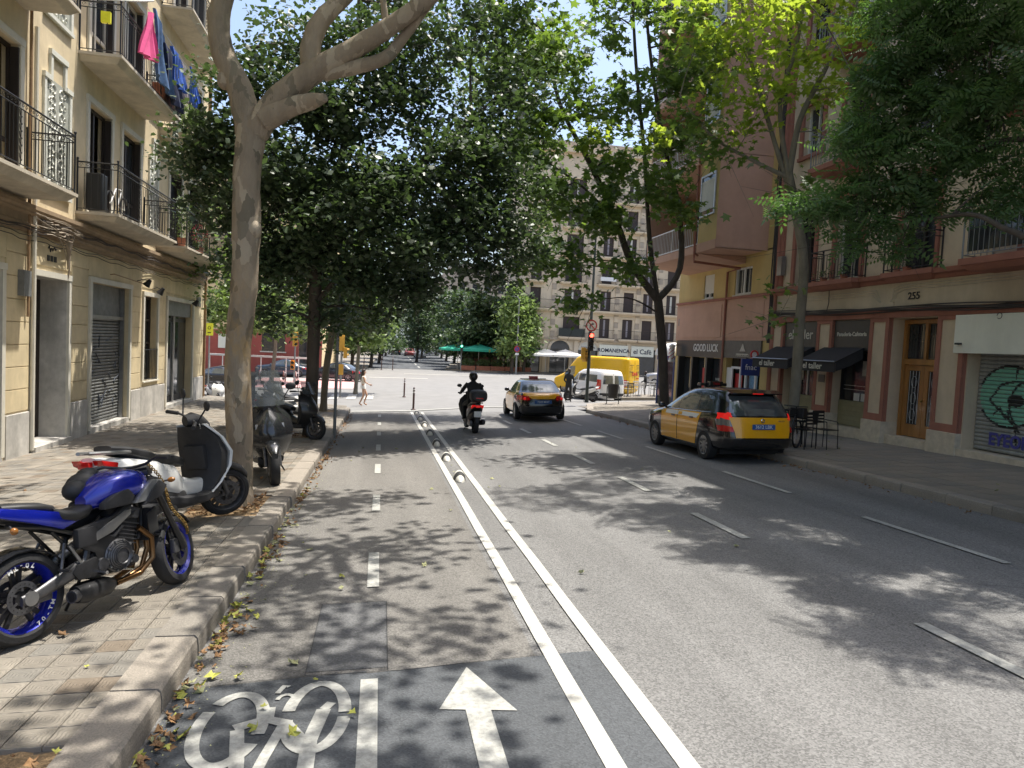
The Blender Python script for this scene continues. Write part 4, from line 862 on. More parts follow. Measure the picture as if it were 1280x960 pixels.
# shops below
s1 = thing('shop_front',None,None); s1.parent = PB
pbx('fascia','fascia_black',-.02,.08,24.6,28.75,2.02,2.68,s1); text('sign_lettering','GOOD LUCK',.40,'white',s1,(RX-.085,26.0,2.38),(R(90),0,R(-90)),.003,.9,.006)
pbx('pane','glass_dark',-.25,-.23,24.7,28.6,-.5,2.0,s1)
for yy in (24.62,25.9,27.2,28.55): pbx('shop_pillar','fascia_black',-.25,.03,yy,yy+.14,-.8,2.02,s1)
pbx('window_band','aluminium',-.2,-.17,24.8,27.1,.55,.62,s1); pbx('curtain','red_sign',-.22,-.2,25.9,26.7,.6,1.6,s1); pbx('stall_riser','fascia_black',-.2,0,24.7,28.6,-.9,.25,s1)
text('window_lettering','BARBER',.14,'white_blind',s1,(RX+.2,25.3,1.2),(R(90),0,R(-90)),.002)
bp = thing('barber_pole','striped barber pole hanging in the dark corner of the shop by the street lamp','sign',(RX-.35,28.6,1.75)); MB().lathe([(0,0),(.13,.0),(.14,.08),(.11,.1),(.11,.62),(.14,.64),(.12,.72),(0,.8)],16).build('pole_body','white',bp,True)
q = MB()
for k in range(3): q.tube([(.112*math.cos(t+k*2.1),.112*math.sin(t+k*2.1),.12+t*.08) for t in [i*.4 for i in range(16)]],.016,4)
q.build('stripe','red_sign',bp); MB().tube([(0,0,.7),(.34,0,.75)],.02,6).build('bracket','black',bp)
s2 = thing('shop_front',None,None); s2.parent = PB
pbx('fascia','fascia_brown',-.02,.06,21.9,24.5,2.05,2.68,s2); pbx('emblem','poster_pale',.06,.075,22.7,23.5,2.18,2.22,s2); 
text('sign_lettering','HERBOLARIO',.15,'poster_pale',s2,(RX-.07,23.1,2.16),(R(90),0,R(-90)),.003); 
MB().prism([(22.9,2.3),(23.3,2.3),(23.2,2.42),(23.1,2.58),(23.0,2.42)],RX-.075,RX-.06,'x').build('emblem','poster_pale',s2)
pbx('pane','glass_dark',-.28,-.26,21.95,24.4,-.5,2.05,s2)
for a,b,c in ((23.35,24.05,'red'),(22.3,23.05,'blue')):
    q = MB(); q.box(RX+.05,RX+.1,a,a+.08,-.4,1.75); q.box(RX+.05,RX+.1,b-.08,b,-.4,1.75); q.box(RX+.051,RX+.099,a,b,1.67,1.75); q.build('door_frame','white',s2)
    pbx('poster','red_sign' if c=='red' else 'poster_blue',-.2,-.18,a+.1,b-.1,.2 if c=='red' else -.2,1.5,s2)
    if c=='blue': pbx('poster','poster_yellow',-.18,-.17,a+.12,b-.14,.5,.85,s2)
text('poster_lettering','SALE',.22,'white',s2,(RX+.17,23.7,.75),(R(90),0,R(-90)),.002)
pbx('white_leaf','white',-.1,-.06,24.05,24.4,-.4,1.7,s2)
sg = thing('hanging_sign','dark blue square shop sign with white lettering projecting beside the cafe awning','sign',(RX-.05,21.75,1.6)); box('sign_panel','blue_sign',sg,-.75,-.1,-.04,.04,-.1,.45,b=.01); MB().tube([(0,0,.3),(-.6,0,.48)],.02,6).build('bracket','black',sg); text('sign_lettering','fnac',.26,'white',sg,(-.42,-.045,.17),(R(90),0,0),.003)
sg = thing('hanging_sign','small round red ring sign above the blue shop sign','sign',(RX-.3,21.85,2.2)); MB().lathe([(.1,-.02),(.15,-.02),(.15,.02),(.1,.02),(.1,-.02)],20,None,'y').build('ring','red_sign',sg,True); MB().lathe([(0,0),(.1,0)],16,None,'y').build('disc','white',sg); MB().tube([(.3,0,0),(.14,0,0)],.015,6).build('bracket','black',sg)
# ================= buildings round the junction
FB = thing('apartment_building','pale stone apartment block with iron balconies and arched shops across the junction','building')
FY = 80.0; fx0,fx1 = 15.6,52.0; FZT = 24.4
bays = [17.0,21.4,25.4,28.2,30.6,33.5,37,40.5,44,48]
lev = [3.45,6.6,9.75,12.9,16.05,19.2]
holes = []
for z in lev:
    for i,x in enumerate(bays): w_ = 1.0 if i==1 else .62; holes.append((x-w_,x+w_,z+.05,z+2.35))
def arch_open(x,wd,z0,z1): return (x-wd,x+wd,z0,z1)
ground = [arch_open(20.2,1.15,-1.3,2.35),arch_open(17.0,.9,-1.3,2.35),arch_open(23.6,1.2,-1.3,2.2),arch_open(26.6,1.6,-1.3,2.4),arch_open(30.4,1.6,-1.3,2.4),arch_open(34.6,2.0,-1.3,2.4),arch_open(39,1.6,-1.3,2.4)]
q = MB(); 
# wall in the plane y=FY built with the same routine, then turned
tmp = MB(); wall_holes(tmp, 0, .35, fx0,fx1,-2.5,FZT, holes+ground, side=-1); q.add([(v[1],FY+v[0],v[2]) for v in tmp.v], tmp.f)
q.add([(fx0,FY,-2.5),(fx0,FY+14,-2.5),(fx0,FY+14,FZT),(fx0,FY,FZT),(fx1,FY,FZT),(fx1,FY+14,FZT),(fx1,FY+14,-2.5),(fx1,FY,-2.5)],[(0,1,2,3),(3,2,5,4),(4,5,6,7)]); q.build('wall','far_stone',FB)
fb = lambda n,m,x0,x1,d0,d1,z0,z1,parent=None: box(n,m,parent or FB,x0,x1,FY-d1,FY-d0,z0,z1)
gl = thing('shop_row',None,None); gl.parent = FB
for i,(a,b,c,d) in enumerate(ground):
    fb('shop_pane','glass_dark',a,b,-.3,-.28,c,d,gl)
    if i < 3: 
        cx = (a+b)/2; rr = (b-a)/2; q = MB(); pts = [(cx+(rr+.3)*math.cos(t),2.0+(rr+.1)*math.sin(t)) for t in [math.pi*k/12 for k in range(13)]]; pin = [(cx+rr*math.cos(t),2.0+(rr-.15)*math.sin(t)) for t in [math.pi*k/12 for k in range(13)]]
        for k in range(12): q.rings([[Vector((pts[j][0],y,pts[j][1])) for j in (k,k+1)]+[Vector((pin[j][0],y,pin[j][1])) for j in (k+1,k)] for y in (FY-.14,FY+.02)])
        tag(q.build('arch_stones','far_stone',gl),kind='stuff')
        MB().prism(pin,FY-.012,FY+.02,'y').build('arch_light','white_blind' if i==2 else 'glass_dark',gl)
fb('door_pier','far_stone_dark',18.5,18.8,-.05,.12,-1.5,2.2,gl)
for x in (18.4,22.1,25.0,28.5,32.4,36.8): fb('stone_pier','far_stone',x-.25,x+.25,-.05,.16,-1.6,3.2,gl)
for a,b,w_,m1,s_ in ((24.9,28.4,'ROMANENCA','cloth_navy',.62),(28.8,31.6,'el Cafè','cloth_navy',.8)): 
    fb('sign_board','white_panel',a,b,.16,.22,1.55,2.75,gl); text('sign_lettering',w_,s_,m1,gl,((a+b)/2,FY-.23,2.1),(R(90),0,0),.01,1,.01)
fb('sign_board','green_cloth',32.7,37.5,.16,.2,1.9,2.7,gl); text('sign_lettering','caixa d\'estalvis',.34,'white',gl,(35.1,FY-.22,2.3),(R(90),0,0),.01); fb('poster','poster_blue',33.0,34.6,-.2,-.18,-.8,1.8,gl); fb('poster','amber_lens',35.1,35.9,-.1,.12,-.2,1.6,gl)
text('arch_lettering','FORN DE PA',.3,'cloth_navy',gl,(23.6,FY-.03,2.3),(R(90),0,0),.01)
fb('string_course','far_stone_dark',fx0,fx1,-.02,.3,3.05,3.3)
for x in (19.2,23.2,26.8,29.4,32.0,35.3):
    t = thing('pilaster',None,None); t.parent = FB
    for k in range(30):
        z = 3.4+k*.68
        if z < 23: fb('quoin_stone','far_stone' if k%2 else 'far_stone_dark',x-.26,x+.26,-.02,.09+.02*(k%2),z,z+.64,t)
fb('top_cornice','far_stone',fx0-.3,fx1,-.1,.55,FZT,FZT+.5); fb('parapet','far_stone_dark',fx0,fx1,-.1,.1,FZT+.5,FZT+1.3)
barm = MB().tube([(0,0,.05),(0,0,.95)],.02,4).build('x','iron'); bard = barm.data; bpy.data.objects.remove(barm)
for zi,z in enumerate(lev):
    for i,x in enumerate(bays):
        w_ = 1.0 if i==1 else .62; t = thing('balcony_window',None,None); t.parent = FB
        fb('shutter','far_shutter',x-w_,x+w_,-.2,-.12,z+.05,z+2.35,t)
        if (i+zi)%3 != 1: fb('curtain','white_blind' if (i*zi)%2 else 'cloth_grey',x-.1,x+.12,-.12,-.1,z+.3,z+2.2,t)
        q = MB(); q.box(x-w_-.12,x-w_,FY-.05,FY+.01,z,z+2.5); q.box(x+w_,x+w_+.12,FY-.05,FY+.01,z,z+2.5); q.box(x-w_-.15,x+w_+.15,FY-.09,FY+.01,z+2.38,z+2.55); q.build('window_surround','far_stone',t)
    groups = [(bays[0]-1.3,bays[6]+2)] if zi == 1 else [(x-(1.6 if i==1 else 1.15),x+(1.6 if i==1 else 1.15)) for i,x in enumerate(bays)]
    for gi,(a,b) in enumerate(groups):
        t = thing('balcony',None,None); t.parent = FB; d_ = .65
        q = MB(); q.rings([[Vector((xx,yy,z+h)) for xx,yy in ((a+e,FY),(a+e,FY-d_+e),(b-e,FY-d_+e),(b-e,FY))] for e,h in ((.15,-.28),(.05,-.16),(0,-.14),(0,-.0))]); q.build('balcony_slab','far_stone',t)
        q = MB()
        for zz in (.06,1.0): q.tube([(a+.03,FY,z+zz),(a+.03,FY-d_+.04,z+zz),(b-.03,FY-d_+.04,z+zz),(b-.03,FY,z+zz)],.022,4)
        n = int((b-a)/.14)
        for k in range(n+1): q.tube([(a+.03+(b-a-.06)*k/n,FY-d_+.04,z+.05),(a+.03+(b-a-.06)*k/n,FY-d_+.04,z+1.0)],.012,3)
        tag(q.build('railing','iron',t,fix=False),kind='stuff')
        if zi==0 and gi==1: fb('balcony_canvas','pole_dark',a+.05,b-.05,d_-.1,d_-.08,z+.1,z+.95,t)
        if zi==2 and gi==2: fb('white_banner','white',a+.2,b-.2,d_+.0,d_+.02,z+.35,z+.8,t)
# dark brick house behind the terrace to the left of it
DB = thing('dark_house','dark red brick house behind the green parasols, mostly hidden by trees','building'); box('wall','far_brick',DB,11.6,15.5,92,104,-2,4.6); 
for k in range(3): box('window','glass_dark',DB,11.8+k*1.2,12.6+k*1.2,91.95,91.99,.5,2.5)
# red and cream house across the side street on the left
LH = thing('corner_house','cream house with red painted ground floor across the side street on the left','building')
lx0,lx1,ly = -44,-5.0,62.0; q = MB(); holes = [(-9.9,-8.0,.65,3.3),(-15.5,-14.8,4.0,4.6),(-6.9,-5.6,-.3,2.6),(-22,-20,.65,3.2),(-28,-26,.6,3.2)]+[(x,x+1.1,z,z+2) for x in (-8.5,-13,-18,-23,-29,-35) for z in (5.3,8.6,11.9)]
tmp = MB(); wall_holes(tmp,0,.3,lx0,lx1,-2.5,2.2,[h for h in holes if h[2]<1 or False]+[], side=-1) if False else None
def ywall(name,m,parent,y,x0,x1,z0,z1,hs,dep=.3):
    tmp = MB(); wall_holes(tmp,0,dep,x0,x1,z0,z1,hs,side=-1); q = MB(); q.add([(v[1],y+v[0],v[2]) for v in tmp.v],tmp.f); return q.build(name,m,parent)
ywall('wall','far_cream',LH,ly,lx0,lx1,-2.5,15.5,[h for h in holes])
def redpanel(): 
    ywall('red_base','far_red',LH,ly-.06,lx0,lx1,-2.5,2.25,[(h[0],h[1],h[2],min(h[3],2.4)) for h in holes if h[2]<1],.06)
redpanel(); q = MB(); q.box(lx1-.01,lx1,ly,ly+20,-2.5,15.5); q.build('side_wall','far_cream',LH); box('roof','terracotta',LH,lx0,lx1+.3,ly-.4,ly+14,15.5,15.8)
for h in holes: w_ = thing('window',None,None); w_.parent = LH; box('pane','glass_dark',w_,h[0],h[1],ly+.1,ly+.12,h[2],h[3]); box('window_frame','far_shutter',w_,(h[0]+h[1])/2-.05,(h[0]+h[1])/2+.05,ly+.05,ly+.1,h[2],h[3]); box('sill','trim',w_,h[0]-.1,h[1]+.1,ly-.12,ly,h[2]-.1,h[2])
box('notice_board','white_panel',LH,-13.3,-12.4,ly-.12,ly-.07,.75,1.9)
# blind buildings that close the view down the side street and beyond
for i,(x0,x1,y0,y1,zt,mm,lab) in enumerate(((-60,-46,34,60,15,'far_cream','plain cream house far down the side street on the left'),(-30,-8.5,155,200,17,'far_stone','pale block far up the avenue behind the trees on the left'),(14,40,150,190,19,'far_stone_dark','grey block far up the avenue behind the trees on the right'),(-12,18,330,350,14,'white_panel','white building closing the far end of the avenue'),(54,90,50,78,20,'far_stone','pale apartment house at the far right of the junction'))):
    t = thing('distant_building',lab,'building'); box('wall',mm,t,x0,x1,y0,y1,-4,zt)
    fr = y0-.03
    for z in span(1,zt-3,3.2):
        for x in span(x0+1.5,x1-2.5,3): box('window','glass_dark',t,x,x+1.2,fr,fr+.03,z,z+1.9)
# ================= things on the left balconies
def cloth(name,lab,cat,m,pts,th=.03,grp='laundry hung over the second-floor balcony',folds=3):
    """hanging cloth: outline in the y-z plane with folds, real thickness"""
    ys_ = [p[0] for p in pts]; q = MB(); n = 15; mz = 10
    y0_,y1_ = pts[0][0],pts[1][0]; yb0,yb1 = pts[3][0],pts[2][0]; zt0,zt1 = pts[0][1],pts[1][1]; zb0,zb1 = pts[3][1],pts[2][1]
    def P_(u,v,s_):
        y = lerp(lerp(y0_,y1_,u),lerp(yb0,yb1,u),v); z = lerp(lerp(zt0,zt1,u),lerp(zb0,zb1,u),v)+.03*math.sin(u*9)*v
        x = LX+1.0+.05*math.sin(u*folds*6.28+1)*(.3+v)+.03*math.sin(v*5+u*4)+s_*th; return Vector((x,y,z))
    rings = [[P_(k/n,v/mz,0) for k in range(n+1)]+[P_(k/n,v/mz,1) for k in range(n,-1,-1)] for v in range(mz+1)]
    q.rings(rings); o = q.build(name,m,None,True); return tag(o,lab,cat,grp)
cloth('bag','pink cloth bag hanging from the drying rack on the balcony','bag','cloth_pink',[(19.30,9.85),(19.45,9.85),(19.72,8.78),(18.72,8.66)],.1)
cloth('jeans','blue denim jeans hung full length beside the pink bag','trousers','denim',[(19.65,10.1),(20.5,9.75),(21.3,8.4),(19.95,8.6)],.07,folds=2)
cloth('trousers','black and navy trousers hanging lowest in the laundry row','trousers','cloth_navy',[(20.5,9.6),(21.8,9.5),(22.2,8.25),(20.85,8.5)],.07)
cloth('shorts','bright blue shorts draped in the middle of the laundry row','shorts','cloth_blue',[(21.1,9.75),(22.2,9.62),(22.4,8.9),(21.3,8.9)],.09)
cloth('shirt','greyish lilac shirt hanging right of the blue shorts','shirt','cloth_grey',[(22.2,9.75),(22.7,9.6),(22.85,8.75),(22.3,8.8)],.04)
cloth('shirt','bright blue shirt hanging at the far right end of the laundry','shirt','cloth_blue',[(23.1,9.95),(23.9,9.75),(24.2,9.0),(23.35,9.0)],.05)
t = thing('drying_rack','pale green drying rack arm above the pink bag','rack',(LX+.6,19.2,9.4)); MB().tube([(-.3,-1.0,.15),(.3,-.2,.55),(.45,.4,.85)],.022,6).build('rack_arm','relief_white',t); MB().tube([(.4,0,.55),(.42,5,.42)],.008,5).build('washing_line','white',t); MB().tube([(.42,4.9,.42),(-.5,5,-.9)],.015,5).build('rack_post','metal_grey',t)
tag(box('flower_box','bright_yellow',None,LX+.93,LX+1.1,16.95,17.35 if False else 18.55,9.12,9.3,b=.02) if False else box('flower_box','bright_yellow',None,LX+.45,LX+.65,17.93,18.02,8.95,9.2,b=.01),'bright yellow planter hooked on the end railing of the balcony with laundry','planter')
tag(box('storage_box','terracotta',None,LX+.5,LX+.85,21.4,22.2,8.35,8.85,b=.02),'red brown plastic box behind the balcony bars under the laundry','box')
def bush(name,lab,cat,c,r,n,m='leaf_mid',grp=None,ls=.05,parent=None):
    q = MB()
    for k in range(n):
        d = Vector([random.gauss(0,1) for _ in range(3)]); d.normalize(); p = Vector(c)+Vector((d.x*r[0],d.y*r[1],d.z*r[2]))*random.random()**.45
        a_ = Vector([random.gauss(0,1) for _ in range(3)]).normalized()*ls; b_ = a_.orthogonal().normalized()*ls*.45; q.add([p-a_,p+b_,p+a_,p-b_],[(0,1,2,3)])
    o = q.build(name,m,parent,fix=False)
    return tag(o,lab,cat,grp) if lab else o
def potted(lab,loc,r,n,m='leaf_mid',grp=None,flowers=0,potm='terracotta',ls=.05):
    t = thing('potted_plant',lab,'plant',loc,0,grp); MB().lathe([(0,0),(.1,0),(.14,.24),(.12,.24),(.1,.2),(0,.2)],12).build('pot',potm,t,True)
    bush('foliage',None,None,(0,0,.2+r[2]),r,n,m,ls=ls,parent=t)
    if flowers: bush('flowers',None,None,(0,0,.25+r[2]),r,flowers,'flower_red',ls=.04,parent=t)
    return t
G_ = 'plants on the cream house balconies'
potted('big leafy plant spilling over the left end of the laundry balcony',(LX+.55,17.2 if False else 15.0,8.42),(.4,.7,.7),500,'leaf_mid',G_)
potted('tall bushy green plant on the third balcony along the first floor',(LX+.6,24.3,4.75),(.35,.55,.75),450,'leaf_mid',G_)
potted('red flowering pot plant at the far end of the first-floor balcony',(LX+.6,26.6,4.75),(.3,.5,.4),160,'leaf_mid',G_,120)
potted('trailing plant with pale leaves over the second-floor far balcony',(LX+.6,25.0,8.35),(.35,.6,.5),300,'leaf_pale',G_)
tag(box('storage_box','black',None,LX+.15,LX+.5,18.05,18.4,4.75,5.6,b=.03),'black cupboard standing at the near end of the middle balcony','box')
t = thing('wall_hanging','bicycle hung behind the railing of the middle balcony','bicycle',(LX+.35,19.0,4.75))
for yy in (0,.95): MB().lathe([(.28,-.015),(.31,-.015),(.31,.015),(.28,.015),(.28,-.015)],20,Matrix.Translation((0,yy,.33)),'x').build('wheel','black',t,True)
t.name = 'bicycle'; MB().tube([(0,0,.33),(0,.35,.75),(0,.75,.78),(0,.95,.33),(0,.45,.33),(0,.35,.75)],.018,6).build('frame','white',t); MB().tube([(0,.45,.33),(0,.75,.78)],.018,6).build('frame_tube','white',t)
# ================= cars
def interp(lv, z):
    for a,b in zip(lv,lv[1:]):
        if z <= b[0]:
            t = (z-a[0])/(b[0]-a[0]); t = max(0,t); return [a[i]+(b[i]-a[i])*t for i in range(len(a))]
    return list(lv[-1])
def smooth_levels(lv, n=4):
    out = []
    P_ = [np.array(l,float) for l in lv]
    for i in range(len(P_)-1):
        p0,p1,p2,p3 = P_[max(i-1,0)],P_[i],P_[i+1],P_[min(i+2,len(P_)-1)]
        for k in range(n):
            t = k/n; v = .5*((2*p1)+(-p0+p2)*t+(2*p0-5*p1+4*p2-p3)*t*t+(-p0+3*p1-3*p2+p3)*t**3); v[0] = p1[0]+(p2[0]-p1[0])*t; out.append(list(v))
    out.append(list(P_[-1])); return out
class Car:
    def __init__(s, name, label, cat, loc, rz, levels, body, wheel_x, wr=.32, track=.78, group=None, noarch=False, rim='metal_grey', detail=1):
        s.t = thing(name,label,cat,loc,rz,group); s.lv = smooth_levels(levels); s.wx = wheel_x; s.wr = wr
        q = MB(); N = 44; rings = []
        for z,xf,xr,w_,n_ in s.lv:
            xc,hl = (xf+xr)/2,(xf-xr)/2; ring = []
            for k in range(N):
                a = 2*math.pi*(k+.5)/N; c,si = math.cos(a),math.sin(a); e = 2/n_
                ring.append(Vector((w_*math.copysign(abs(c)**e,c), xc+hl*math.copysign(abs(si)**e,si), z)))
            rings.append(ring)
        q.rings(rings); s.body = q.build('body',body,s.t,True)
        # wheel arches cut out of the shell
        cq = MB()
        for wy in wheel_x:
            for sg in (-1,1): cq.tube([(sg*(s.hw(wy,.5)+.1),wy,wr),(sg*(track-.16),wy,wr)],wr*1.17,22)
        cut = cq.build('cut',None); md = s.body.modifiers.new('b','BOOLEAN'); md.object = cut; md.operation = 'DIFFERENCE'; md.solver = 'EXACT'
        dg = bpy.context.evaluated_depsgraph_get(); me = bpy.data.meshes.new_from_object(s.body.evaluated_get(dg)); s.body.modifiers.clear(); s.body.data = me; bpy.data.objects.remove(cut)
        if not me.materials: me.materials.append(MATS[body])
        try: me.set_sharp_from_angle(angle=R(38))
        except Exception: pass
        for wy in wheel_x:
            for sg in (-1,1): s.wheel(sg,wy,wr,track,rim,detail)
        box('underbody','black',s.t,-track+.1,track-.1,wheel_x[1]-.4,wheel_x[0]+.4,.16,.5)
    def wheel(s,sg,wy,wr,track,rim,detail):
        w_ = thing('wheel',None,None); w_.parent = s.t; w_.location = (sg*track,wy,wr); 
        MB().lathe([(wr*.66,-.1),(wr*.93,-.105),(wr,-.08),(wr,.08),(wr*.93,.105),(wr*.66,.1)],28,None,'x').build('tyre','tyre',w_,True)
        q = MB(); q.lathe([(wr*.66,-.1),(wr*.68,.02),(wr*.68,.1),(wr*.62,.09),(wr*.6,.03)],24,None,'x')
        if sg < 0: q.v = [(-v[0],v[1],v[2]) for v in q.v]
        n_ = 10 if detail else 5
        for k in range(n_):
            a = 2*math.pi*k/n_; M_ = Matrix.Rotation(a,4,'X'); q.box(sg*.05 if sg>0 else sg*.085, sg*.085 if sg>0 else sg*.05, -.022,.022,.03,wr*.64,M_)
        q.lathe([(0,sg*.095),(wr*.2,sg*.09),(wr*.22,sg*.04),(0,sg*.04)],14,None,'x'); q.build('rim',rim,w_,True)
        MB().lathe([(0,sg*-.02),(wr*.64,sg*-.02),(wr*.64,sg*-.03),(0,sg*-.03)],20,None,'x').build('brake_disc','black',w_)
    def hw(s,y,z):
        _,xf,xr,w_,n_ = interp(s.lv,z); xc,hl = (xf+xr)/2,(xf-xr)/2; u = min(1,abs((y-xc)/hl)); return w_*(1-u**n_)**(1/n_)
    def end(s,x,z,front):
        _,xf,xr,w_,n_ = interp(s.lv,z); xc,hl = (xf+xr)/2,(xf-xr)/2; u = min(.995,abs(x/w_)); d = hl*(1-u**n_)**(1/n_); return xc+d if front else xc-d
    def patch(s,name,m,where,c,nu=8,nv=6,off=.006,parent=None,both=True,smooth=True,gr=None):
        """panel lying on the shell; c = four corners (u,z) bl,br,tr,tl; where side/front/rear"""
        outs = []
        for sg in ((-1,1) if where=='side' and both else ((-1,) if where=='side' else (0,))):
            q = MB(); vs = []
            for j in range(nv+1):
                for i in range(nu+1):
                    u,v = i/nu,j/nv; a = (c[0][0]*(1-u)+c[1][0]*u, c[0][1]*(1-u)+c[1][1]*u); b = (c[3][0]*(1-u)+c[2][0]*u, c[3][1]*(1-u)+c[2][1]*u)
                    p,z = a[0]*(1-v)+b[0]*v, a[1]*(1-v)+b[1]*v
                    if where == 'side': vs.append(Vector((sg*(s.hw(p,z)+off),p,z)))
                    else:
                        y = s.end(p,z,where=='front'); vs.append(Vector((p,y+(off if where=='front' else -off),z+off*.5)))
            n1 = nu+1; q.add(vs,[(j*n1+i,j*n1+i+1,(j+1)*n1+i+1,(j+1)*n1+i) for j in range(nv) for i in range(nu)])
            rim_ = [i for i in range(n1)]+[(j)*n1+nu for j in range(1,nv+1)]+[nv*n1+i for i in range(nu-1,-1,-1)]+[j*n1 for j in range(nv-1,0,-1)]
            inn = [vs[i].copy() for i in rim_]
            for p_ in inn:
                if where=='side': p_.x -= sg*(off+.012)
                else: p_.y -= (off+.012)*(1 if where=='front' else -1)
            k0 = len(q.v); q.v += [tuple(p_) for p_ in inn]; L_ = len(rim_); q.f += [(rim_[i],rim_[(i+1)%L_],k0+(i+1)%L_,k0+i) for i in range(L_)]
            outs.append(q.build(name,m,parent or s.t,smooth))
        return outs
    def strip(s,name,m,where,pts,wd=.012,off=.008,sgs=(-1,1)):
        for sg in (sgs if where=='side' else (0,)):
            P_ = []
            for (a,z),(b,z2) in zip(pts,pts[1:]):
                for k in range(6):
                    t = k/6; u,v = a+(b-a)*t, z+(z2-z)*t
                    P_.append(Vector((sg*(s.hw(u,v)+off*.4),u,v)) if where=='side' else Vector((u,s.end(u,v,where=='front')+(off if where=='front' else -off)*.4,v)))
            a,z = pts[-1]; P_.append(Vector((sg*(s.hw(a,z)+off*.4),a,z)) if where=='side' else Vector((a,s.end(a,z,where=='front')+(off if where=='front' else -off)*.4,z)))
            MB().tube(P_,wd/2,4).build(name,m,s.t)
    def mirror(s,y,z,m):
        for sg in (-1,1):
            x = s.hw(y,z); MB().sph((sg*(x+.12),y,z+.04),.1,10,7,(1,.6,.72)).build('mirror',m,s.t,True); MB().tube([(sg*(x-.02),y,z-.02),(sg*(x+.08),y,z+.02)],.025,6).build('mirror_arm',m,s.t)
    def handle(s,y,z,m='black'):
        for sg in (-1,1): x = s.hw(y,z); MB().bev(sg*x-.03,sg*x+.03,y-.09,y+.09,z-.018,z+.018,.01).build('door_handle',m,s.t,True)
WAG = lambda H,L: [(.19,L-.25,-L+.62,.78,5),(.27,L-.06,-L+.40,.86,6),(.34,L-.03,-L+.06,.875,6),(.48,L,-L,.885,6.5),(.68,L-.03,-L+.015,.89,6.5),(.84,L-.14,-L+.05,.885,6),(.94,L-.5,-L+.075,.87,6),(1.01,L-.98,-L+.1,.85,6),(1.08,L-1.2,-L+.13,.82,6),(1.2,L-1.45,-L+.2,.775,5.5),(1.33,L-1.75,-L+.29,.725,5.5),(1.43,L-2.02,-L+.4,.68,5),(H-.06,L-2.3,-L+.5,.62,4.5),(H-.02,L-2.6,-L+.75,.54,3.2),(H,L-3.0,-L+1.3,.38,3)]
# near taxi: wagon, yellow doors and tailgate on black
L_ = 2.31; ty = 16.0
t1 = Car('taxi','black and yellow wagon taxi parked nearest on the right, brake lights on','taxi',(7.93,ty-.08,base(7.6,ty)-.0),0,WAG(1.58,L_),'taxi_black',(1.42,-1.36),.325,.79,'black and yellow taxis')
t1.t.rotation_euler = (R(-1.7),R(-1.0),R(.5))
t1.patch('front_door','taxi_yellow','side',[(.06,.30),(1.0,.30),(1.02,.98),(.06,1.0)],nu=10,nv=8)
t1.patch('rear_door','taxi_yellow','side',[(-.90,.30),(.04,.30),(.04,1.0),(-1.14,1.02)],nu=10,nv=8)
t1.strip('door_gap','black','side',[(.05,.3),(.05,1.0)],.014,.02)
t1.patch('door_stripe','white','side',[(-.98,.885),(.75,.885),(.72,.985),(-1.08,.985)],nu=10,nv=2,off=.010); t1.patch('stripe_mark','taxi_yellow','side',[(-.2,.9),(.0,.9),(.0,.97),(-.2,.97)],nu=2,nv=1,off=.014)
t1.patch('front_window','car_glass','side',[(.12,1.05),(.95,1.03),(.42,1.34),(.12,1.40)],off=.004); t1.patch('rear_window','car_glass','side',[(-.86,1.07),(.04,1.05),(.04,1.41),(-.82,1.43)],off=.004); t1.patch('quarter_window','car_glass','side',[(-1.55,1.12),(-.94,1.07),(-.9,1.42),(-1.45,1.40)],off=.004); t1.patch('corner_window','car_glass','side',[(1.0,1.03),(1.12,1.03),(.75,1.22),(.5,1.32)],nu=4,nv=3,off=.004)
t1.strip('window_trim','chrome','side',[(-1.55,1.05),(-.9,1.035),(.95,1.0)],.012)
t1.patch('windscreen','car_glass','front',[(-.7,1.07),(.7,1.07),(.56,1.5),(-.56,1.5)],off=.004)
t1.patch('tailgate','taxi_yellow','rear',[(-.60,.56),(.60,.56),(.70,.985),(-.70,.985)],nu=12,nv=6,off=.012)
t1.patch('rear_windscreen','car_glass','rear',[(-.70,1.02),(.70,1.02),(.56,1.43),(-.56,1.43)],nu=12,nv=6,off=.008)
t1.patch('rear_bumper','taxi_black','rear',[(-.8,.36),(.8,.36),(.8,.53),(-.8,.53)],nu=14,nv=4,off=.03)
MB().rings([[Vector((x,y,z)) for x,y,z in ((-.6,-L_+.55,1.535),(.6,-L_+.55,1.535),(.58,-L_+.30,1.47),(-.58,-L_+.30,1.47))],[Vector((x,y,z)) for x,y,z in ((-.6,-L_+.55,1.56),(.6,-L_+.55,1.56),(.58,-L_+.27,1.495),(-.58,-L_+.27,1.495))]]).build('spoiler','taxi_black',t1.t); MB().bev(-.12,.12,-L_+.255,-L_+.275,1.475,1.495,.004).build('high_brake_light','red_lit',t1.t)
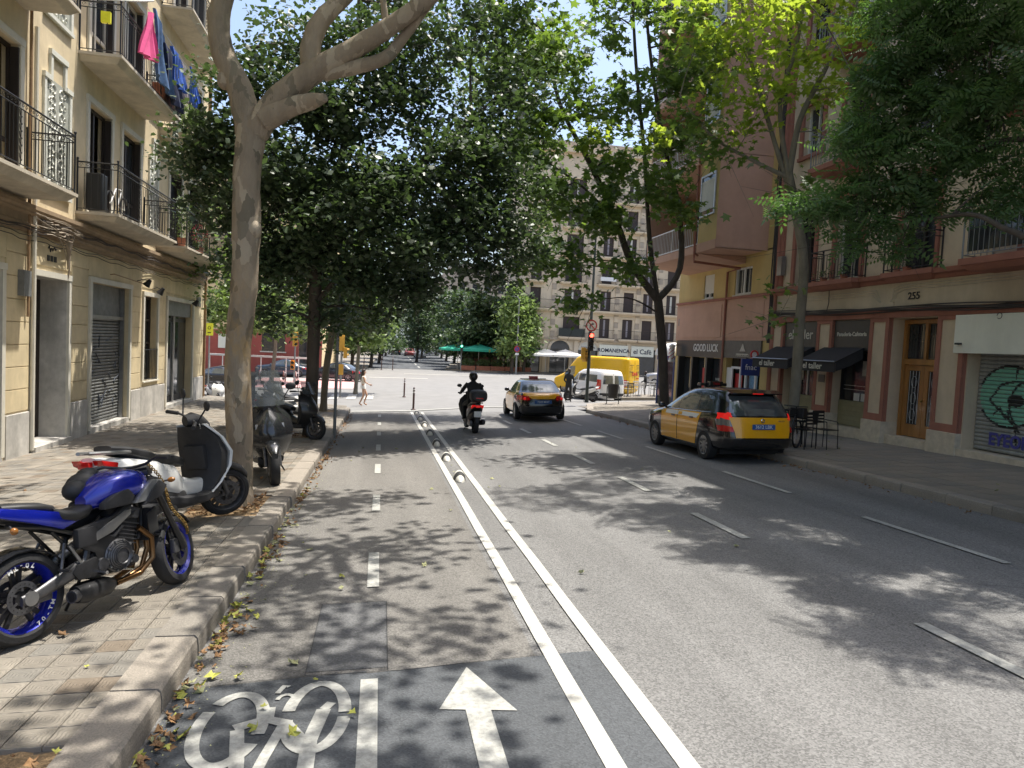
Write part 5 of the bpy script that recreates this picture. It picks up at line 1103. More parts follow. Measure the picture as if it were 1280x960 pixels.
for sg in (-1,1):
    lt = thing('tail_light',None,None); lt.parent = t1.t
    for nm,mm,z0,z1,u0,u1 in (('red_lens','red_lit',.93,1.06,.74,.80),('clear_lens','clear_lens',.80,.925,.74,.84),('lower_lens','red_lens',.68,.795,.74,.84)):
        t1.patch(nm,mm,'rear',[(sg*u0,z0),(sg*(.84 if z0<.9 else .83),z0),(sg*u1,z1),(sg*u0,z1)],nu=4,nv=3,off=.014,parent=lt)
        c_ = {'red_lens':[(-L_+.38,.97),(-L_+.10,.92),(-L_+.20,1.08),(-L_+.25,1.09)],'clear_lens':[(-L_+.28,.82),(-L_+.07,.79),(-L_+.10,.92),(-L_+.38,.97)],'lower_lens':[(-L_+.18,.71),(-L_+.06,.68),(-L_+.07,.79),(-L_+.28,.82)]}[nm]
        q = MB(); vs = []
        for j in range(5):
            for i in range(7):
                u,v = i/6,j/4; y = lerp(lerp(c_[0][0],c_[1][0],u),lerp(c_[3][0],c_[2][0],u),v); z = lerp(lerp(c_[0][1],c_[1][1],u),lerp(c_[3][1],c_[2][1],u),v); vs.append(Vector((sg*(t1.hw(y,z)+.01),y,z)))
        q.add(vs,[(j*7+i,j*7+i+1,(j+1)*7+i+1,(j+1)*7+i) for j in range(4) for i in range(6)]); q.build(nm,mm,lt,True)
def plate(car,z,y,m,txt,tm,sz=.1,w_=.26):
    p = box('number_plate',m,car.t,-w_,w_,y-.012,y,z-.055,z+.055,b=.004); text('plate_lettering',txt,sz,tm,car.t,(0,y-.014,z),(R(90),0,0),.001,1,.001)
plate(t1,.80,-L_-.006,'plate_blue','3612 LBK','plate_white'); MB().lathe([(.028,-.005),(.045,0),(.028,.005)],16,Matrix.Translation((0,-L_+.03,.93)),'y').build('badge','chrome',t1.t,True); text('model_lettering','PRIUS+',.05,'chrome',t1.t,(.42,-L_+.02,.92),(R(90),0,0),.002)
t1.mirror(.92,1.03,'taxi_black'); t1.handle(.28,.86,'taxi_black'); t1.handle(-.72,.88,'taxi_black')
t1.patch('headlight','clear_lens','side',[(1.85,.66),(2.15,.66),(1.95,.84),(1.65,.86)],nu=5,nv=3,off=.006)
MB().bev(-.35,.35,.0,.16,1.585,1.66,.02).build('roof_rack_bar','taxi_black',t1.t); MB().bev(-.18,.18,-.15,-.02,1.585,1.70,.02).build('taxi_light','taxi_black',t1.t); text('roof_lettering','TAXI',.08,'red_lens',t1.t,(0,-.152,1.64),(R(90),0,0),.001)
# far taxi: hatchback moving off
L2 = 2.2; y2 = 26.5
t2 = Car('taxi','black and yellow hatchback taxi driving ahead beside the scooter rider','taxi',(5.75,y2,base(5.75,y2)+.02),R(-2),[(.17,L2-.25,-L2+.22,.78,4),(.28,L2-.06,-L2+.06,.86,4.5),(.48,L2,-L2,.89,4.5),(.68,L2-.03,-L2+.015,.895,4.5),(.84,L2-.14,-L2+.06,.885,4.2),(.92,L2-.5,-L2+.12,.87,4.2),(.98,L2-.98,-L2+.2,.84,4.2),(1.05,L2-1.2,-L2+.33,.80,4),(1.17,L2-1.42,-L2+.5,.75,4),(1.28,L2-1.7,-L2+.68,.70,4),(1.37,L2-1.95,-L2+.85,.65,3.8),(1.42,L2-2.2,-L2+1.05,.58,3.6),(1.45,L2-2.8,-L2+1.5,.4,3)],'taxi_black',(1.35,-1.3),.325,.8,'black and yellow taxis')
t2.t.rotation_euler = (R(-1.7),R(-2.0),R(-2))
t2.patch('front_door','taxi_yellow','side',[(.02,.3),(1.0,.3),(1.0,.93),(.02,.95)],nu=10,nv=8); t2.patch('rear_door','taxi_yellow','side',[(-.88,.3),(.0,.3),(.0,.95),(-1.05,.96)],nu=10,nv=8)
t2.patch('front_window','car_glass','side',[(.08,.99),(.95,.97),(.35,1.26),(.06,1.31)],off=.004); t2.patch('rear_window','car_glass','side',[(-.95,1.02),(.0,.99),(-.0,1.31),(-.75,1.30)],off=.004)
t2.patch('windscreen','car_glass','front',[(-.68,1.02),(.68,1.02),(.54,1.36),(-.54,1.36)],off=.004)
t2.patch('tailgate','taxi_yellow','rear',[(-.78,.86),(.78,.86),(.74,1.0),(-.74,1.0)],nu=12,nv=3,off=.012); t2.patch('tailgate','taxi_yellow','rear',[(-.4,.78),(.4,.78),(.5,.86),(-.5,.86)],nu=8,nv=2,off=.012)
t2.patch('rear_windscreen','car_glass','rear',[(-.70,1.02),(.70,1.02),(.56,1.34),(-.56,1.34)],nu=12,nv=6,off=.008)
t2.patch('rear_bumper','plastic_black','rear',[(-.8,.28),(.8,.28),(.8,.5),(-.8,.5)],nu=14,nv=4,off=.03)
for sg in (-1,1): t2.patch('tail_light','red_lens','rear',[(sg*.45,.74),(sg*.84,.74),(sg*.84,.9),(sg*.5,.88)],nu=6,nv=3,off=.016); MB().sph((sg*.66,-L2-.0,.80),.05,8,6).build('lit_lamp','red_lit',t2.t,True)
plate(t2,.68,-L2-.022,'plate_blue','7249 MHT','plate_white',.1,.3); t2.mirror(.9,.98,'taxi_black'); MB().bev(-.17,.17,-.2,-.05,1.45,1.56,.02).build('taxi_light','red_lens',t2.t); MB().bev(-.5,.5,-.1,.0,1.44,1.47,.01).build('roof_rack_bar','taxi_black',t2.t)
# white small van with twin rear doors
VAN = lambda H,L,W: [(.2,L-.2,-L+.15,W-.08,5),(.35,L-.04,-L+.02,W-.01,6),(.6,L,-L,W,6),(.85,L-.06,-L,W,6),(1.0,L-.35,-L+.01,W-.01,6),(1.1,L-.85,-L+.02,W-.03,6),(1.3,L-1.15,-L+.04,W-.07,6),(1.55,L-1.45,-L+.09,W-.13,6),(H-.08,L-1.8,-L+.16,W-.2,5.5),(H-.02,L-2.0,-L+.3,W-.3,5),(H,L-2.3,-L+.7,W-.45,4)]
vy = 40.6; vx = 12.45
v1 = Car('van','white small van with two windowed rear doors parked before the yellow van','van',(vx,vy,base(vx,vy)),R(14),VAN(1.8,2.2,.92),'car_white',(1.4,-1.35),.32,.82)
v1.patch('rear_side_window','car_glass','side',[(-1.75,1.1),(-.55,1.1),(-.55,1.5),(-1.65,1.5)],off=.004); v1.patch('middle_window','car_glass','side',[(-.45,1.1),(.3,1.1),(.3,1.5),(-.45,1.5)],off=.004); v1.patch('front_window','car_glass','side',[(.4,1.1),(1.15,1.08),(.8,1.46),(.4,1.5)],off=.004)
for sg in (-1,1): v1.patch('rear_door_window','car_glass','rear',[(sg*.06,1.0),(sg*.68,1.0),(sg*.62,1.5),(sg*.06,1.5)],nu=5,nv=4,off=.006); v1.patch('tail_light','red_lens','rear',[(sg*.78,.72),(sg*.9,.72),(sg*.84,1.25),(sg*.76,1.25)],nu=3,nv=5,off=.02)
v1.strip('door_gap','black','rear',[(0,.45),(0,1.62)],.014,.01); plate(v1,.72,-2.21,'plate_white','5820 KLM','black'); v1.patch('rear_bumper','plastic_black','rear',[(-.8,.3),(.8,.3),(.8,.48),(-.8,.48)],nu=10,nv=3,off=.04)
v1.patch('windscreen','car_glass','front',[(-.7,1.12),(.7,1.12),(.62,1.55),(-.62,1.55)],off=.004); v1.mirror(1.1,1.1,'plastic_black'); v1.strip('side_moulding','plastic_black','side',[(-.9,.55),(.95,.55)],.05,.02)
# yellow parcel van
dx,dy = 14.9,48.2
v2 = Car('van','tall yellow parcel van with red lettering parked across the corner','van',(dx,dy,base(dx,dy)-.1),R(44),[(.25,2.75,-2.75,.9,6),(.45,2.95,-2.95,1.0,8),(.8,3.0,-3.0,1.02,8),(1.05,2.9,-3.0,1.02,8),(1.25,2.5,-3.0,1.01,8),(1.4,2.2,-3.0,1.0,8),(1.8,1.85,-2.99,.97,8),(2.2,1.5,-2.97,.95,8),(2.55,1.2,-2.95,.92,8),(2.66,1.0,-2.9,.86,7),(2.7,.7,-2.7,.7,6)],'van_yellow',(2.0,-1.9),.36,.88)
v2.patch('cab_window','car_glass','side',[(1.15,1.35),(2.05,1.32),(1.7,1.9),(1.15,1.95)],off=.006); v2.patch('windscreen','car_glass','front',[(-.85,1.4),(.85,1.4),(.8,2.1),(-.8,2.1)],off=.006)
text('side_lettering','DHL',.62,'red_sign',v2.t,(-.985,-.6,1.5),(R(90),0,R(-90)),.004,1.6,.03); text('side_lettering','EXPRESS',.22,'red_sign',v2.t,(-.99,-2.1,1.15),(R(90),0,R(-90)),.004)
text('rear_lettering','DHL',.3,'red_sign',v2.t,(0,-3.02,1.6),(R(90),0,0),.004,1.5,.01); text('rear_lettering','EXPRESS',.12,'red_sign',v2.t,(.4,-3.02,1.3),(R(90),0,0),.004)
for sg in (-1,1): v2.patch('tail_light','red_lens','rear',[(sg*.9,.7),(sg*1.0,.7),(sg*.99,1.2),(sg*.89,1.2)],nu=3,nv=4,off=.02)
v2.strip('door_gap','black','rear',[(0,.5),(0,2.5)],.02,.01); v2.strip('body_rib','plastic_black','side',[(-2.9,.75),(1.3,.75)],.04,.01)
for z in (1.75,2.2): 
    for sg in (-1,1): MB().bev(sg*.5-.25,sg*.5+.25,-3.03,-2.98,z,z+.03,.005).build('door_hinge','plastic_black',v2.t)
v2.mirror(1.9,1.5,'plastic_black')
def simple_car(label,loc,rz,m,cat='car',H=1.45,group=None,L=2.15,lit=False,name='parked_car'):
    z = base(loc[0],loc[1]); k = H/1.45
    c = Car(name,label,cat,(loc[0],loc[1],z),rz,[(.17,L-.25,-L+.22,.76,4),(.28,L-.06,-L+.06,.85,4.5),(.5,L,-L,.88,4.5),(.7*k,L-.04,-L+.02,.88,4.5),(.84*k,L-.16,-L+.1,.87,4.2),(.92*k,L-.6,-L+.4,.85,4.2),(.97*k,L-1.05,-L+.65,.82,4.2),(1.1*k,L-1.35,-L+.85,.76,4),(1.25*k,L-1.65,-L+1.1,.70,4),(1.37*k,L-1.95,-L+1.4,.64,3.8),(1.42*k,L-2.25,-L+1.6,.56,3.6),(1.45*k,L-2.7,-L+2.0,.4,3)],m,(L-.85,-L+.85),.32,.78,group,detail=0)
    c.patch('side_window','car_glass','side',[(-L+.95,1.0*k),(L-1.25,1.0*k),(L-1.85,1.32*k),(-L+1.4,1.32*k)],nu=10,nv=3,off=.004); c.patch('windscreen','car_glass','front',[(-.66,1.0*k),(.66,1.0*k),(.52,1.36*k),(-.52,1.36*k)],off=.004); c.patch('rear_windscreen','car_glass','rear',[(-.64,1.0*k),(.64,1.0*k),(.5,1.36*k),(-.5,1.36*k)],off=.006)
    for sg in (-1,1): c.patch('tail_light','red_lit' if lit else 'red_lens','rear',[(sg*.5,.66),(sg*.82,.66),(sg*.8,.82),(sg*.5,.82)],nu=4,nv=2,off=.012); c.patch('headlight','clear_lens','front',[(sg*.5,.6),(sg*.78,.6),(sg*.76,.74),(sg*.5,.74)],nu=4,nv=2,off=.012)
    plate(c,.6,-L-.012,'plate_white','B 7716','black',.09); c.mirror(L-1.3,.97*k,m); return c
simple_car('dark blue saloon car stopped on the pink crossing behind the traffic light',(-3.4,56.5),R(70),'car_dark')
simple_car('black car half hidden behind the corner of the cream house',(-9.8,45.5),R(84),'car_dark')
simple_car('white hatchback parked behind the yellow van beside the kiosk',(24.5,54),R(60),'car_white',L=2.0)
simple_car('grey tall car standing behind the yellow van',(25.3,60),R(75),'car_silver',H=1.75)
G2 = 'cars far up the avenue'
simple_car('white car with lights coming down the avenue under the trees',(6.6,127),R(184),'car_white',group=G2); simple_car('dark red car behind the white one on the avenue',(5.0,133),R(182),'car_red',group=G2)
simple_car('black van-like car in the middle of the avenue far away',(2.6,138),0,'car_dark',H=1.9,group=G2); simple_car('white car at the end of the avenue, left one of the pair',(3.2,190),0,'car_white',H=1.8,group=G2); simple_car('silver car at the end of the avenue, right one of the pair',(8.0,196),0,'car_silver',group=G2)
simple_car('pale blue car behind the left traffic light across the junction',(-7.9,60.3),R(90),'car_blue')
# ================= motorcycles and scooters (local: y forward, x right, z up)
def disc_wheel(parent,name,y,r,tw,rimm,spokes=5,discs=True,xo=0,z=None,letter=None,sp_m=None):
    w_ = thing(name,None,None); w_.parent = parent; w_.location = (xo,y,r if z is None else z)
    pr = [(r*.74,-tw*.42),(r*.80,-tw*.5),(r*.92,-tw*.46),(r*.985,-tw*.25),(r,0),(r*.985,tw*.25),(r*.92,tw*.46),(r*.80,tw*.5),(r*.74,tw*.42)]
    MB().lathe(pr,36,None,'x').build('tyre','tyre',w_,True)
    q = MB(); q.lathe([(r*.76,-tw*.43),(r*.74,-tw*.44),(r*.66,-tw*.25),(r*.64,0),(r*.66,tw*.25),(r*.74,tw*.44),(r*.76,tw*.43)],36,None,'x')
    q.build('rim',rimm,w_,True); q = MB()
    for k in range(spokes):
        a0 = 2*math.pi*k/spokes
        for d in (-.16,.16):
            M_ = Matrix.Rotation(a0+d,4,'X'); q.box(-.012,.012,-.014,.014,r*.12,r*.67,M_)
    q.lathe([(0,-.05),(r*.16,-.05),(r*.18,0),(r*.16,.05),(0,.05)],16,None,'x'); q.build('spokes','engine_dark' if rimm=='rim_blue' else rimm,w_,True)
    if discs:
        for sg in (-1,1):
            q = MB(); rr_ = r*(.50 if discs is True else .36)
            q.lathe([(rr_*.66,sg*.06),(rr_,sg*.06),(rr_,sg*.064),(rr_*.66,sg*.064),(rr_*.66,sg*.06)],28,None,'x')
            for k in range(6): q.box(sg*.058-.002,sg*.058+.004,-.008,.008,r*.15,rr_*.7,Matrix.Rotation(k*math.pi/3,4,'X'))
            q.build('brake_disc','engine_grey',w_,True)
            q = MB()
            for k in range(18): q.lathe([(0,sg*.0655),(.005,sg*.0655)],6,Matrix.Translation((0,rr_*.83*math.cos(k*.349),rr_*.83*math.sin(k*.349))),'x')
            tag(q.build('disc_holes','black',w_),kind='stuff')
    if letter:
        for rep in (-.75,math.pi):
            for i,ch in enumerate(letter):
                a = rep-.42+i*.19; rr = r*.70; p = Vector((tw*.36, -rr*math.sin(a), -rr*math.cos(a)))
                o = text('rim_lettering',ch,.048,'white',w_,p,(0,0,0),.001,1,.001)
                # upright letters standing radially on the rim's right flank
                x_ = Vector((0,math.cos(a+math.pi),-math.sin(a+math.pi)))*-1; y_ = Vector((0,math.sin(a),math.cos(a))); z_ = x_.cross(y_); mm = Matrix((x_,y_,z_)).transposed()
                if z_.x < 0: x_ = -x_; z_ = x_.cross(y_); mm = Matrix((x_,y_,z_)).transposed()
                o.rotation_euler = mm.to_euler(); o.location = p+Vector((.012,0,0))
    return w_
def loft(name,m,parent,secs,n=20,smooth=True,M=None,pw=2.4,cap=True):
    """secs: (y, zc, halfwidth, halfheight[, xc]) superellipse sections along y"""
    q = MB(); rings = []
    for s_ in secs:
        y,zc,hw_,hh = s_[:4]; xc = s_[4] if len(s_)>4 else 0; ring = []
        for k in range(n):
            a = 2*math.pi*k/n; c,si = math.cos(a),math.sin(a); ring.append(Vector((xc+hw_*math.copysign(abs(c)**(2/pw),c),y,zc+hh*math.copysign(abs(si)**(2/pw),si))))
        if M: ring = [M@v for v in ring]
        rings.append(ring)
    q.rings(rings,cap); return q.build(name,m,parent,smooth)
def side_panel(name,m,parent,poly,x0,x1,M=None,bev=.006):
    bm = bmesh.new(); vs = [bm.verts.new((x0,a,b)) for a,b in poly]; f = bm.faces.new(vs); r_ = bmesh.ops.extrude_face_region(bm,geom=[f])
    for v in [e for e in r_['geom'] if isinstance(e,bmesh.types.BMVert)]: v.co.x = x1
    bmesh.ops.recalc_face_normals(bm,faces=bm.faces)
    if bev: bmesh.ops.bevel(bm,geom=bm.edges[:],offset=bev,segments=2,affect='EDGES',profile=.6)
    q = MB(); q.bm(bm,M); return q.build(name,m,parent,True)
def naked_bike(label,loc,rz,lean,steer):
    t = thing('motorcycle',label,'motorcycle',loc,rz); t.rotation_euler = (0,lean,rz)
    fy,ry = .70,-.70
    disc_wheel(t,'rear_wheel',ry,.315,.18,'rim_blue',5,2,letter='MT-07')
    # ---- fork group turns about the steering head
    hd = Vector((0,.34,.98)); ax = Vector((0,-.42,1)).normalized(); F_ = Matrix.Translation(hd)@Matrix.Rotation(steer,4,ax)@Matrix.Translation(-hd)
    fw = disc_wheel(t,'front_wheel',0,.30,.125,'rim_blue',5,True); fw.matrix_local = F_@Matrix.Translation((0,fy+.01,.30))
    for sg in (-1,1):
        MB().tube([F_@Vector((sg*.105,.375,.93)),F_@Vector((sg*.105,.545,.62))],.027,10).build('fork_tube','moto_black',t,True)
        MB().tube([F_@Vector((sg*.105,.54,.63)),F_@Vector((sg*.105,.70,.30))],[.024,.034],10).build('fork_leg','moto_black',t,True)
        MB().bev(-.02,.02,-.045,.045,-.06,.06,.012,F_@Matrix.Translation((sg*.085,.60,.34))).build('brake_caliper','engine_grey',t,True)
    MB().bev(-.14,.14,-.04,.04,-.02,.02,.01,F_@Matrix.Translation((0,.40,.88))).build('fork_clamp','engine_dark',t,True); MB().bev(-.13,.13,-.04,.04,-.02,.02,.01,F_@Matrix.Translation((0,.34,1.0))).build('fork_clamp','engine_dark',t,True)
    q = MB(); rings = []
    for k in range(9):
        a = R(-20+k*14); rings.append([F_@Vector((x,fy+.33*-math.sin(a-R(35)),.30+(.335-abs(x)*.3)*math.cos(a-R(35)))) for x in (-.075,-.06,-.03,0,.03,.06,.075)]+[F_@Vector((x,fy+.325*-math.sin(a-R(35)),.30+(.322-abs(x)*.3)*math.cos(a-R(35)))) for x in (.07,0,-.07)])
    q.rings(rings); q.build('front_fender','dark_grey_paint',t,True)
    loft('headlight','plastic_black',t,[(.44,.86,.07,.08),(.50,.86,.11,.11),(.56,.86,.10,.10),(.60,.85,.06,.07)],M=F_); loft('headlight_lens','clear_lens',t,[(.585,.855,.07,.07),(.61,.85,.05,.05)],M=F_)
    MB().bev(-.07,.07,-.03,.03,-.04,.05,.01,F_@Matrix.Translation((0,.46,1.02))@Matrix.Rotation(R(35),4,'X')).build('instrument','plastic_black',t,True)
    hb = [(-.37,.20,1.09),(-.22,.30,1.11),(-.1,.35,1.07),(0,.35,1.06),(.1,.35,1.07),(.22,.30,1.11),(.37,.20,1.09)]
    MB().tube([F_@Vector(p) for p in hb],.012,8).build('handlebar','moto_black',t,True)
    for sg in (-1,1):
        MB().tube([F_@Vector((sg*.24,.285,1.108)),F_@Vector((sg*.37,.2,1.09))],.018,8).build('grip','plastic_black',t,True); MB().tube([F_@Vector((sg*.22,.33,1.10)),F_@Vector((sg*.38,.27,1.085))],.006,6).build('lever','moto_black',t)
        MB().tube([F_@Vector((sg*.08,.48,.9)),F_@Vector((sg*.2,.5,.9))],.008,6).build('indicator_stem','plastic_black',t); MB().sph((0,0,0),.025,8,6,(1.4,1,.9),F_@Matrix.Translation((sg*.21,.5,.9))).build('indicator','indicator_lens',t,True)
    for k,o_ in enumerate((0,.03,-.03)): MB().tube([F_@Vector((o_,.48,1.0)),F_@Vector((o_+.05,.52,.92)),Vector((.06,.40,.82)),Vector((.05,.25,.8))],.007,5).build('cable','plastic_black',t)
    # ---- frame, engine
    for sg in (-1,1):
        MB().tube([(sg*.03,.34,.95),(sg*.10,.22,.84),(sg*.13,-.02,.72),(sg*.12,-.22,.60),(sg*.11,-.27,.42)],[.03,.028,.026,.026,.03],8).build('frame_tube','moto_black',t,True)
        MB().tube([(sg*.03,.35,.84),(sg*.10,.27,.62),(sg*.11,.22,.5)],.018,8).build('frame_tube','moto_black',t,True)
        MB().tube([(sg*.10,-.2,.62),(sg*.10,-.55,.76),(sg*.08,-.8,.82)],.016,8).build('subframe','moto_black',t,True); MB().tube([(sg*.11,-.27,.45),(sg*.10,-.5,.72)],.013,8).build('subframe','moto_black',t,True)
        q = MB(); rings=[]
        for y,z,hh,hx in ((-.22,.40,.055,.025),(-.36,.41,.06,.028),(-.52,.36,.05,.025),(-.66,.32,.04,.02),(-.76,.31,.035,.018)): rings.append([Vector((sg*.125+hx*math.cos(a),y,z+hh*math.sin(a))) for a in [2*math.pi*k/12 for k in range(12)]])
        q.rings(rings); q.build('swingarm','engine_grey',t,True)
    MB().bev(-.13,.13,-.24,.18,.30,.50,.04).build('crankcase','engine_dark',t,True)
    MB().lathe([(0,.19),(.06,.19),(.075,.185),(.10,.17),(.125,.15),(.13,.12)],28,Matrix.Translation((0,.0,.43)),'x').build('clutch_cover','engine_grey',t,True)
    q = MB()
    for k in range(5): q.lathe([(.055+.013*k,.195-.008*k),(.061+.013*k,.201-.008*k),(.063+.013*k,.19-.008*k)],24,Matrix.Translation((0,.0,.43)),'x')
    q.build('cover_rings','engine_grey',t,True)
    MB().lathe([(0,.175),(.045,.17),(.06,.13)],18,Matrix.Translation((0,-.15,.40)),'x').build('sprocket_cover','engine_grey',t,True); MB().lathe([(0,.185),(.03,.18),(.04,.15)],14,Matrix.Translation((0,.13,.37)),'x').build('filler_cap','engine_grey',t,True)
    for k in range(10):
        a = 2*math.pi*k/10; MB().lathe([(0,.178),(.009,.176),(.009,.15)],6,Matrix.Translation((0,.115*math.cos(a),.43+.115*math.sin(a))),'x').build('bolt','metal_grey',t)
    Mc = Matrix.Translation((0,.12,.56))@Matrix.Rotation(R(-18),4,'X')
    q = MB(); q.bev(-.12,.12,-.08,.08,-.08,.14,.02,Mc)
    q.build('cylinder_block','engine_dark',t,True); q = MB()
    for k in range(6): q.bev(-.128,.128,-.088,.088,-.06+k*.03,-.05+k*.03,.004,Mc)
    tag(q.build('cooling_fins','engine_grey',t),kind='stuff'); MB().bev(-.135,.135,-.07,.07,.13,.22,.02,Mc).build('cylinder_head','engine_grey',t,True)
    MB().bev(-.16,.16,-.025,.025,-.13,.13,.01,Matrix.Translation((0,.33,.60))@Matrix.Rotation(R(-8),4,'X')).build('radiator','plastic_black',t,True)
    for sg in (-1,1): side_panel('radiator_shroud','moto_black',t,[(.28,.52),(.38,.55),(.36,.74),(.27,.70)],sg*.15,sg*.175)
    side_panel('sprocket_guard','engine_dark',t,[(-.36,.45),(-.20,.47),(-.16,.40),(-.22,.33),(-.36,.34),(-.40,.40)],.13,.165); side_panel('frame_plate','moto_black',t,[(-.30,.62),(-.14,.66),(-.02,.56),(-.06,.40),(-.16,.36),(-.20,.50),(-.3,.55)],.12,.15)
    MB().bev(.1,.16,-.34,-.18,.56,.70,.015).build('battery_cover','plastic_black',t,True); MB().tube([(.12,-.12,.60),(.13,-.02,.58),(.13,.06,.64)],.02,8).build('hose','plastic_black',t,True); MB().tube([(.12,.02,.75),(.14,.12,.70),(.12,.2,.74)],.015,8).build('hose','plastic_black',t,True)
    # ---- exhaust
    for k,x in enumerate((.05,-.05)): MB().tube([(x,.24,.62),(x+.015,.34,.54),(x+.02,.345,.40),(x+.02,.28,.26),(x+.03,.1,.215),(.03,-.05,.21)],.021,10).build('exhaust_pipe','bronze_pipe',t,True)
    MB().tube([(.15,.20,.60),(.17,.30,.5),(.17,.30,.34),(.14,.2,.24),(.13,-.02,.22)],.022,10).build('exhaust_pipe','bronze_pipe',t,True)
    loft('muffler','engine_dark',t,[(-.02,.225,.04,.035,.1),(-.1,.225,.09,.07,.1),(-.3,.23,.10,.075,.11),(-.38,.24,.06,.06,.14)],pw=2.6); MB().tube([(.15,-.34,.235),(.165,-.43,.24)],.045,14).build('tail_pipe','engine_grey',t,True); MB().lathe([(0,0),(.036,0)],14,Matrix.Translation((.166,-.435,.24)),'y').build('pipe_mouth','black',t)
    MB().tube([(-.13,-.1,.28),(-.27,-.13,.03)],.012,6).build('side_stand','moto_black',t)
    for sg in (-1,1):
        MB().tube([(sg*.13,-.2,.36),(sg*.25,-.2,.355)],.014,6).build('foot_peg','chrome',t); MB().tube([(sg*.14,-.2,.36),(sg*.15,-.3,.42),(sg*.14,-.4,.6)],.012,6).build('peg_bracket','metal_grey',t); MB().tube([(sg*.12,-.42,.62),(sg*.17,-.5,.44),(sg*.12,-.34,.46)],.012,6).build('pillion_bracket','engine_grey',t); MB().tube([(sg*.16,-.5,.45),(sg*.26,-.5,.45)],.012,6).build('foot_peg','moto_black',t)
    MB().tube([(.15,-.02,.33),(.17,.1,.30)],.008,6).build('brake_pedal','chrome',t)
    # ---- tank, seat, tail
    loft('fuel_tank','moto_blue',t,[(-.17,.86,.055,.05),(-.12,.885,.10,.085),(-.03,.92,.145,.115),(.08,.945,.185,.125),(.19,.95,.195,.12),(.29,.94,.165,.11),(.36,.915,.11,.09),(.40,.89,.05,.05)],n=28,pw=2.7)
    for sg in (-1,1):
        side_panel('tank_panel','plastic_black',t,[(-.13,.80),(.12,.80),(.16,.86),(.10,.93),(-.02,.90),(-.12,.85)],sg*.12,sg*.188,bev=.015)
        side_panel('air_scoop','moto_silver',t,[(.14,.80),(.26,.80),(.44,.90),(.42,.95),(.33,.96),(.24,.90)],sg*.15,sg*.20,bev=.012); side_panel('scoop_infill','plastic_black',t,[(.22,.77),(.40,.82),(.46,.90),(.38,.95),(.30,.88)],sg*.16,sg*.212,bev=.01)
        side_panel('side_cover','plastic_black',t,[(-.30,.70),(-.02,.74),(.16,.80),(.14,.76),(-.04,.66),(-.22,.62)],sg*.10,sg*.15,bev=.01); side_panel('frame_cover','metal_grey',t,[(-.22,.63),(.08,.76),(.14,.76),(.13,.72),(-.04,.62),(-.2,.58)],sg*.13,sg*.158,bev=.006)
        side_panel('tail_panel','moto_blue',t,[(-.28,.76),(-.36,.83),(-.62,.90),(-.84,.95),(-.90,.90),(-.62,.80),(-.42,.72)],sg*.05,sg*.125,bev=.015)
        MB().tube([(sg*.12,-.8,.82),(sg*.2,-.84,.80)],.008,6).build('indicator_stem','plastic_black',t); MB().sph((sg*.21,-.84,.80),.025,8,6).build('indicator','indicator_lens',t,True)
    loft('rider_seat','seat_black',t,[(-.13,.83,.07,.035),(-.2,.80,.12,.045),(-.32,.79,.145,.05),(-.42,.82,.14,.05),(-.47,.86,.11,.03)],pw=2.6); loft('pillion_seat','seat_black',t,[(-.44,.87,.08,.03),(-.54,.90,.115,.035),(-.70,.925,.105,.035),(-.80,.94,.06,.025)],pw=2.6)
    loft('tail_unit','moto_black',t,[(-.3,.72,.07,.05),(-.5,.79,.09,.055),(-.72,.86,.08,.05),(-.92,.91,.05,.035)],pw=3); MB().bev(-.05,.05,-.945,-.9,.89,.93,.01).build('tail_light','red_lens',t,True)
    q = MB(); rings=[]
    for k in range(8):
        a = R(-60+k*17); rings.append([Vector((x,ry+.345*-math.sin(a)*1.0,.315+(.345-abs(x)*.25)*math.cos(a))) for x in (-.1,-.05,0,.05,.1)]+[Vector((x,ry+.335*-math.sin(a),.315+(.332-abs(x)*.25)*math.cos(a))) for x in (.09,0,-.09)])
    q.rings(rings); q.build('rear_hugger','dark_grey_paint',t,True)
    MB().tube([(.0,-.5,.45),(.04,-.2,.6)],.035,10).build('shock_absorber','metal_grey',t,True)
    MB().tube([(-.05,-.85,.82),(-.0,-1.0,.62),(.0,-1.03,.5)],.012,6).build('plate_bracket','plastic_black',t); MB().bev(-.09,.09,-1.05,-1.04,.48,.62,.004).build('number_plate','plate_white',t)
    for sg in (-1,1): MB().lathe([(.045,sg*.12),(.05,sg*.145),(0,sg*.15)],16,Matrix.Translation((0,ry,.315)),'x').build('axle_cap','metal_grey',t,True); MB().bev(sg*.1-.02,sg*.1+.02,ry+.05,ry+.17,.26,.36,.012).build('brake_caliper','engine_grey',t,True)
    # black net bag on the far side of the tank
    o = MB().sph((-.14,-.02,.97),.14,14,10,(.7,1.0,.75)).sph((-.18,.06,1.03),.09,10,8,(.9,1.1,.8)).sph((-.1,-.12,.95),.10,10,8,(.9,1,.8)).build('tank_bag','plastic_black',t,True)
    # chain lock looped over the bars
    q = MB(); P0 = F_@Vector((.12,.36,1.06)); P1 = F_@Vector((.17,.66,.42))
    for k in range(34):
        t_ = k/33; c = P0.lerp(P1,t_)+Vector((.05*math.sin(t_*3.1),.03*math.sin(t_*9),-.04*math.sin(t_*3.14))); q.lathe([(.010,-.004),(.016,-.004),(.016,.004),(.010,.004),(.010,-.004)],8,Matrix.Translation(c)@Matrix.Rotation((k%2)*R(90),4,'Z')@Matrix.Rotation(R(25),4,'X'),'y')
    tag(q.build('chain_lock','gold_chain',t,True),kind='stuff')
    return t
b1 = Vector((-2.34,5.23)); b2 = Vector((-1.68,6.45)); c_ = (b1+b2)/2; hdg = math.atan2(b2.x-b1.x,b2.y-b1.y)
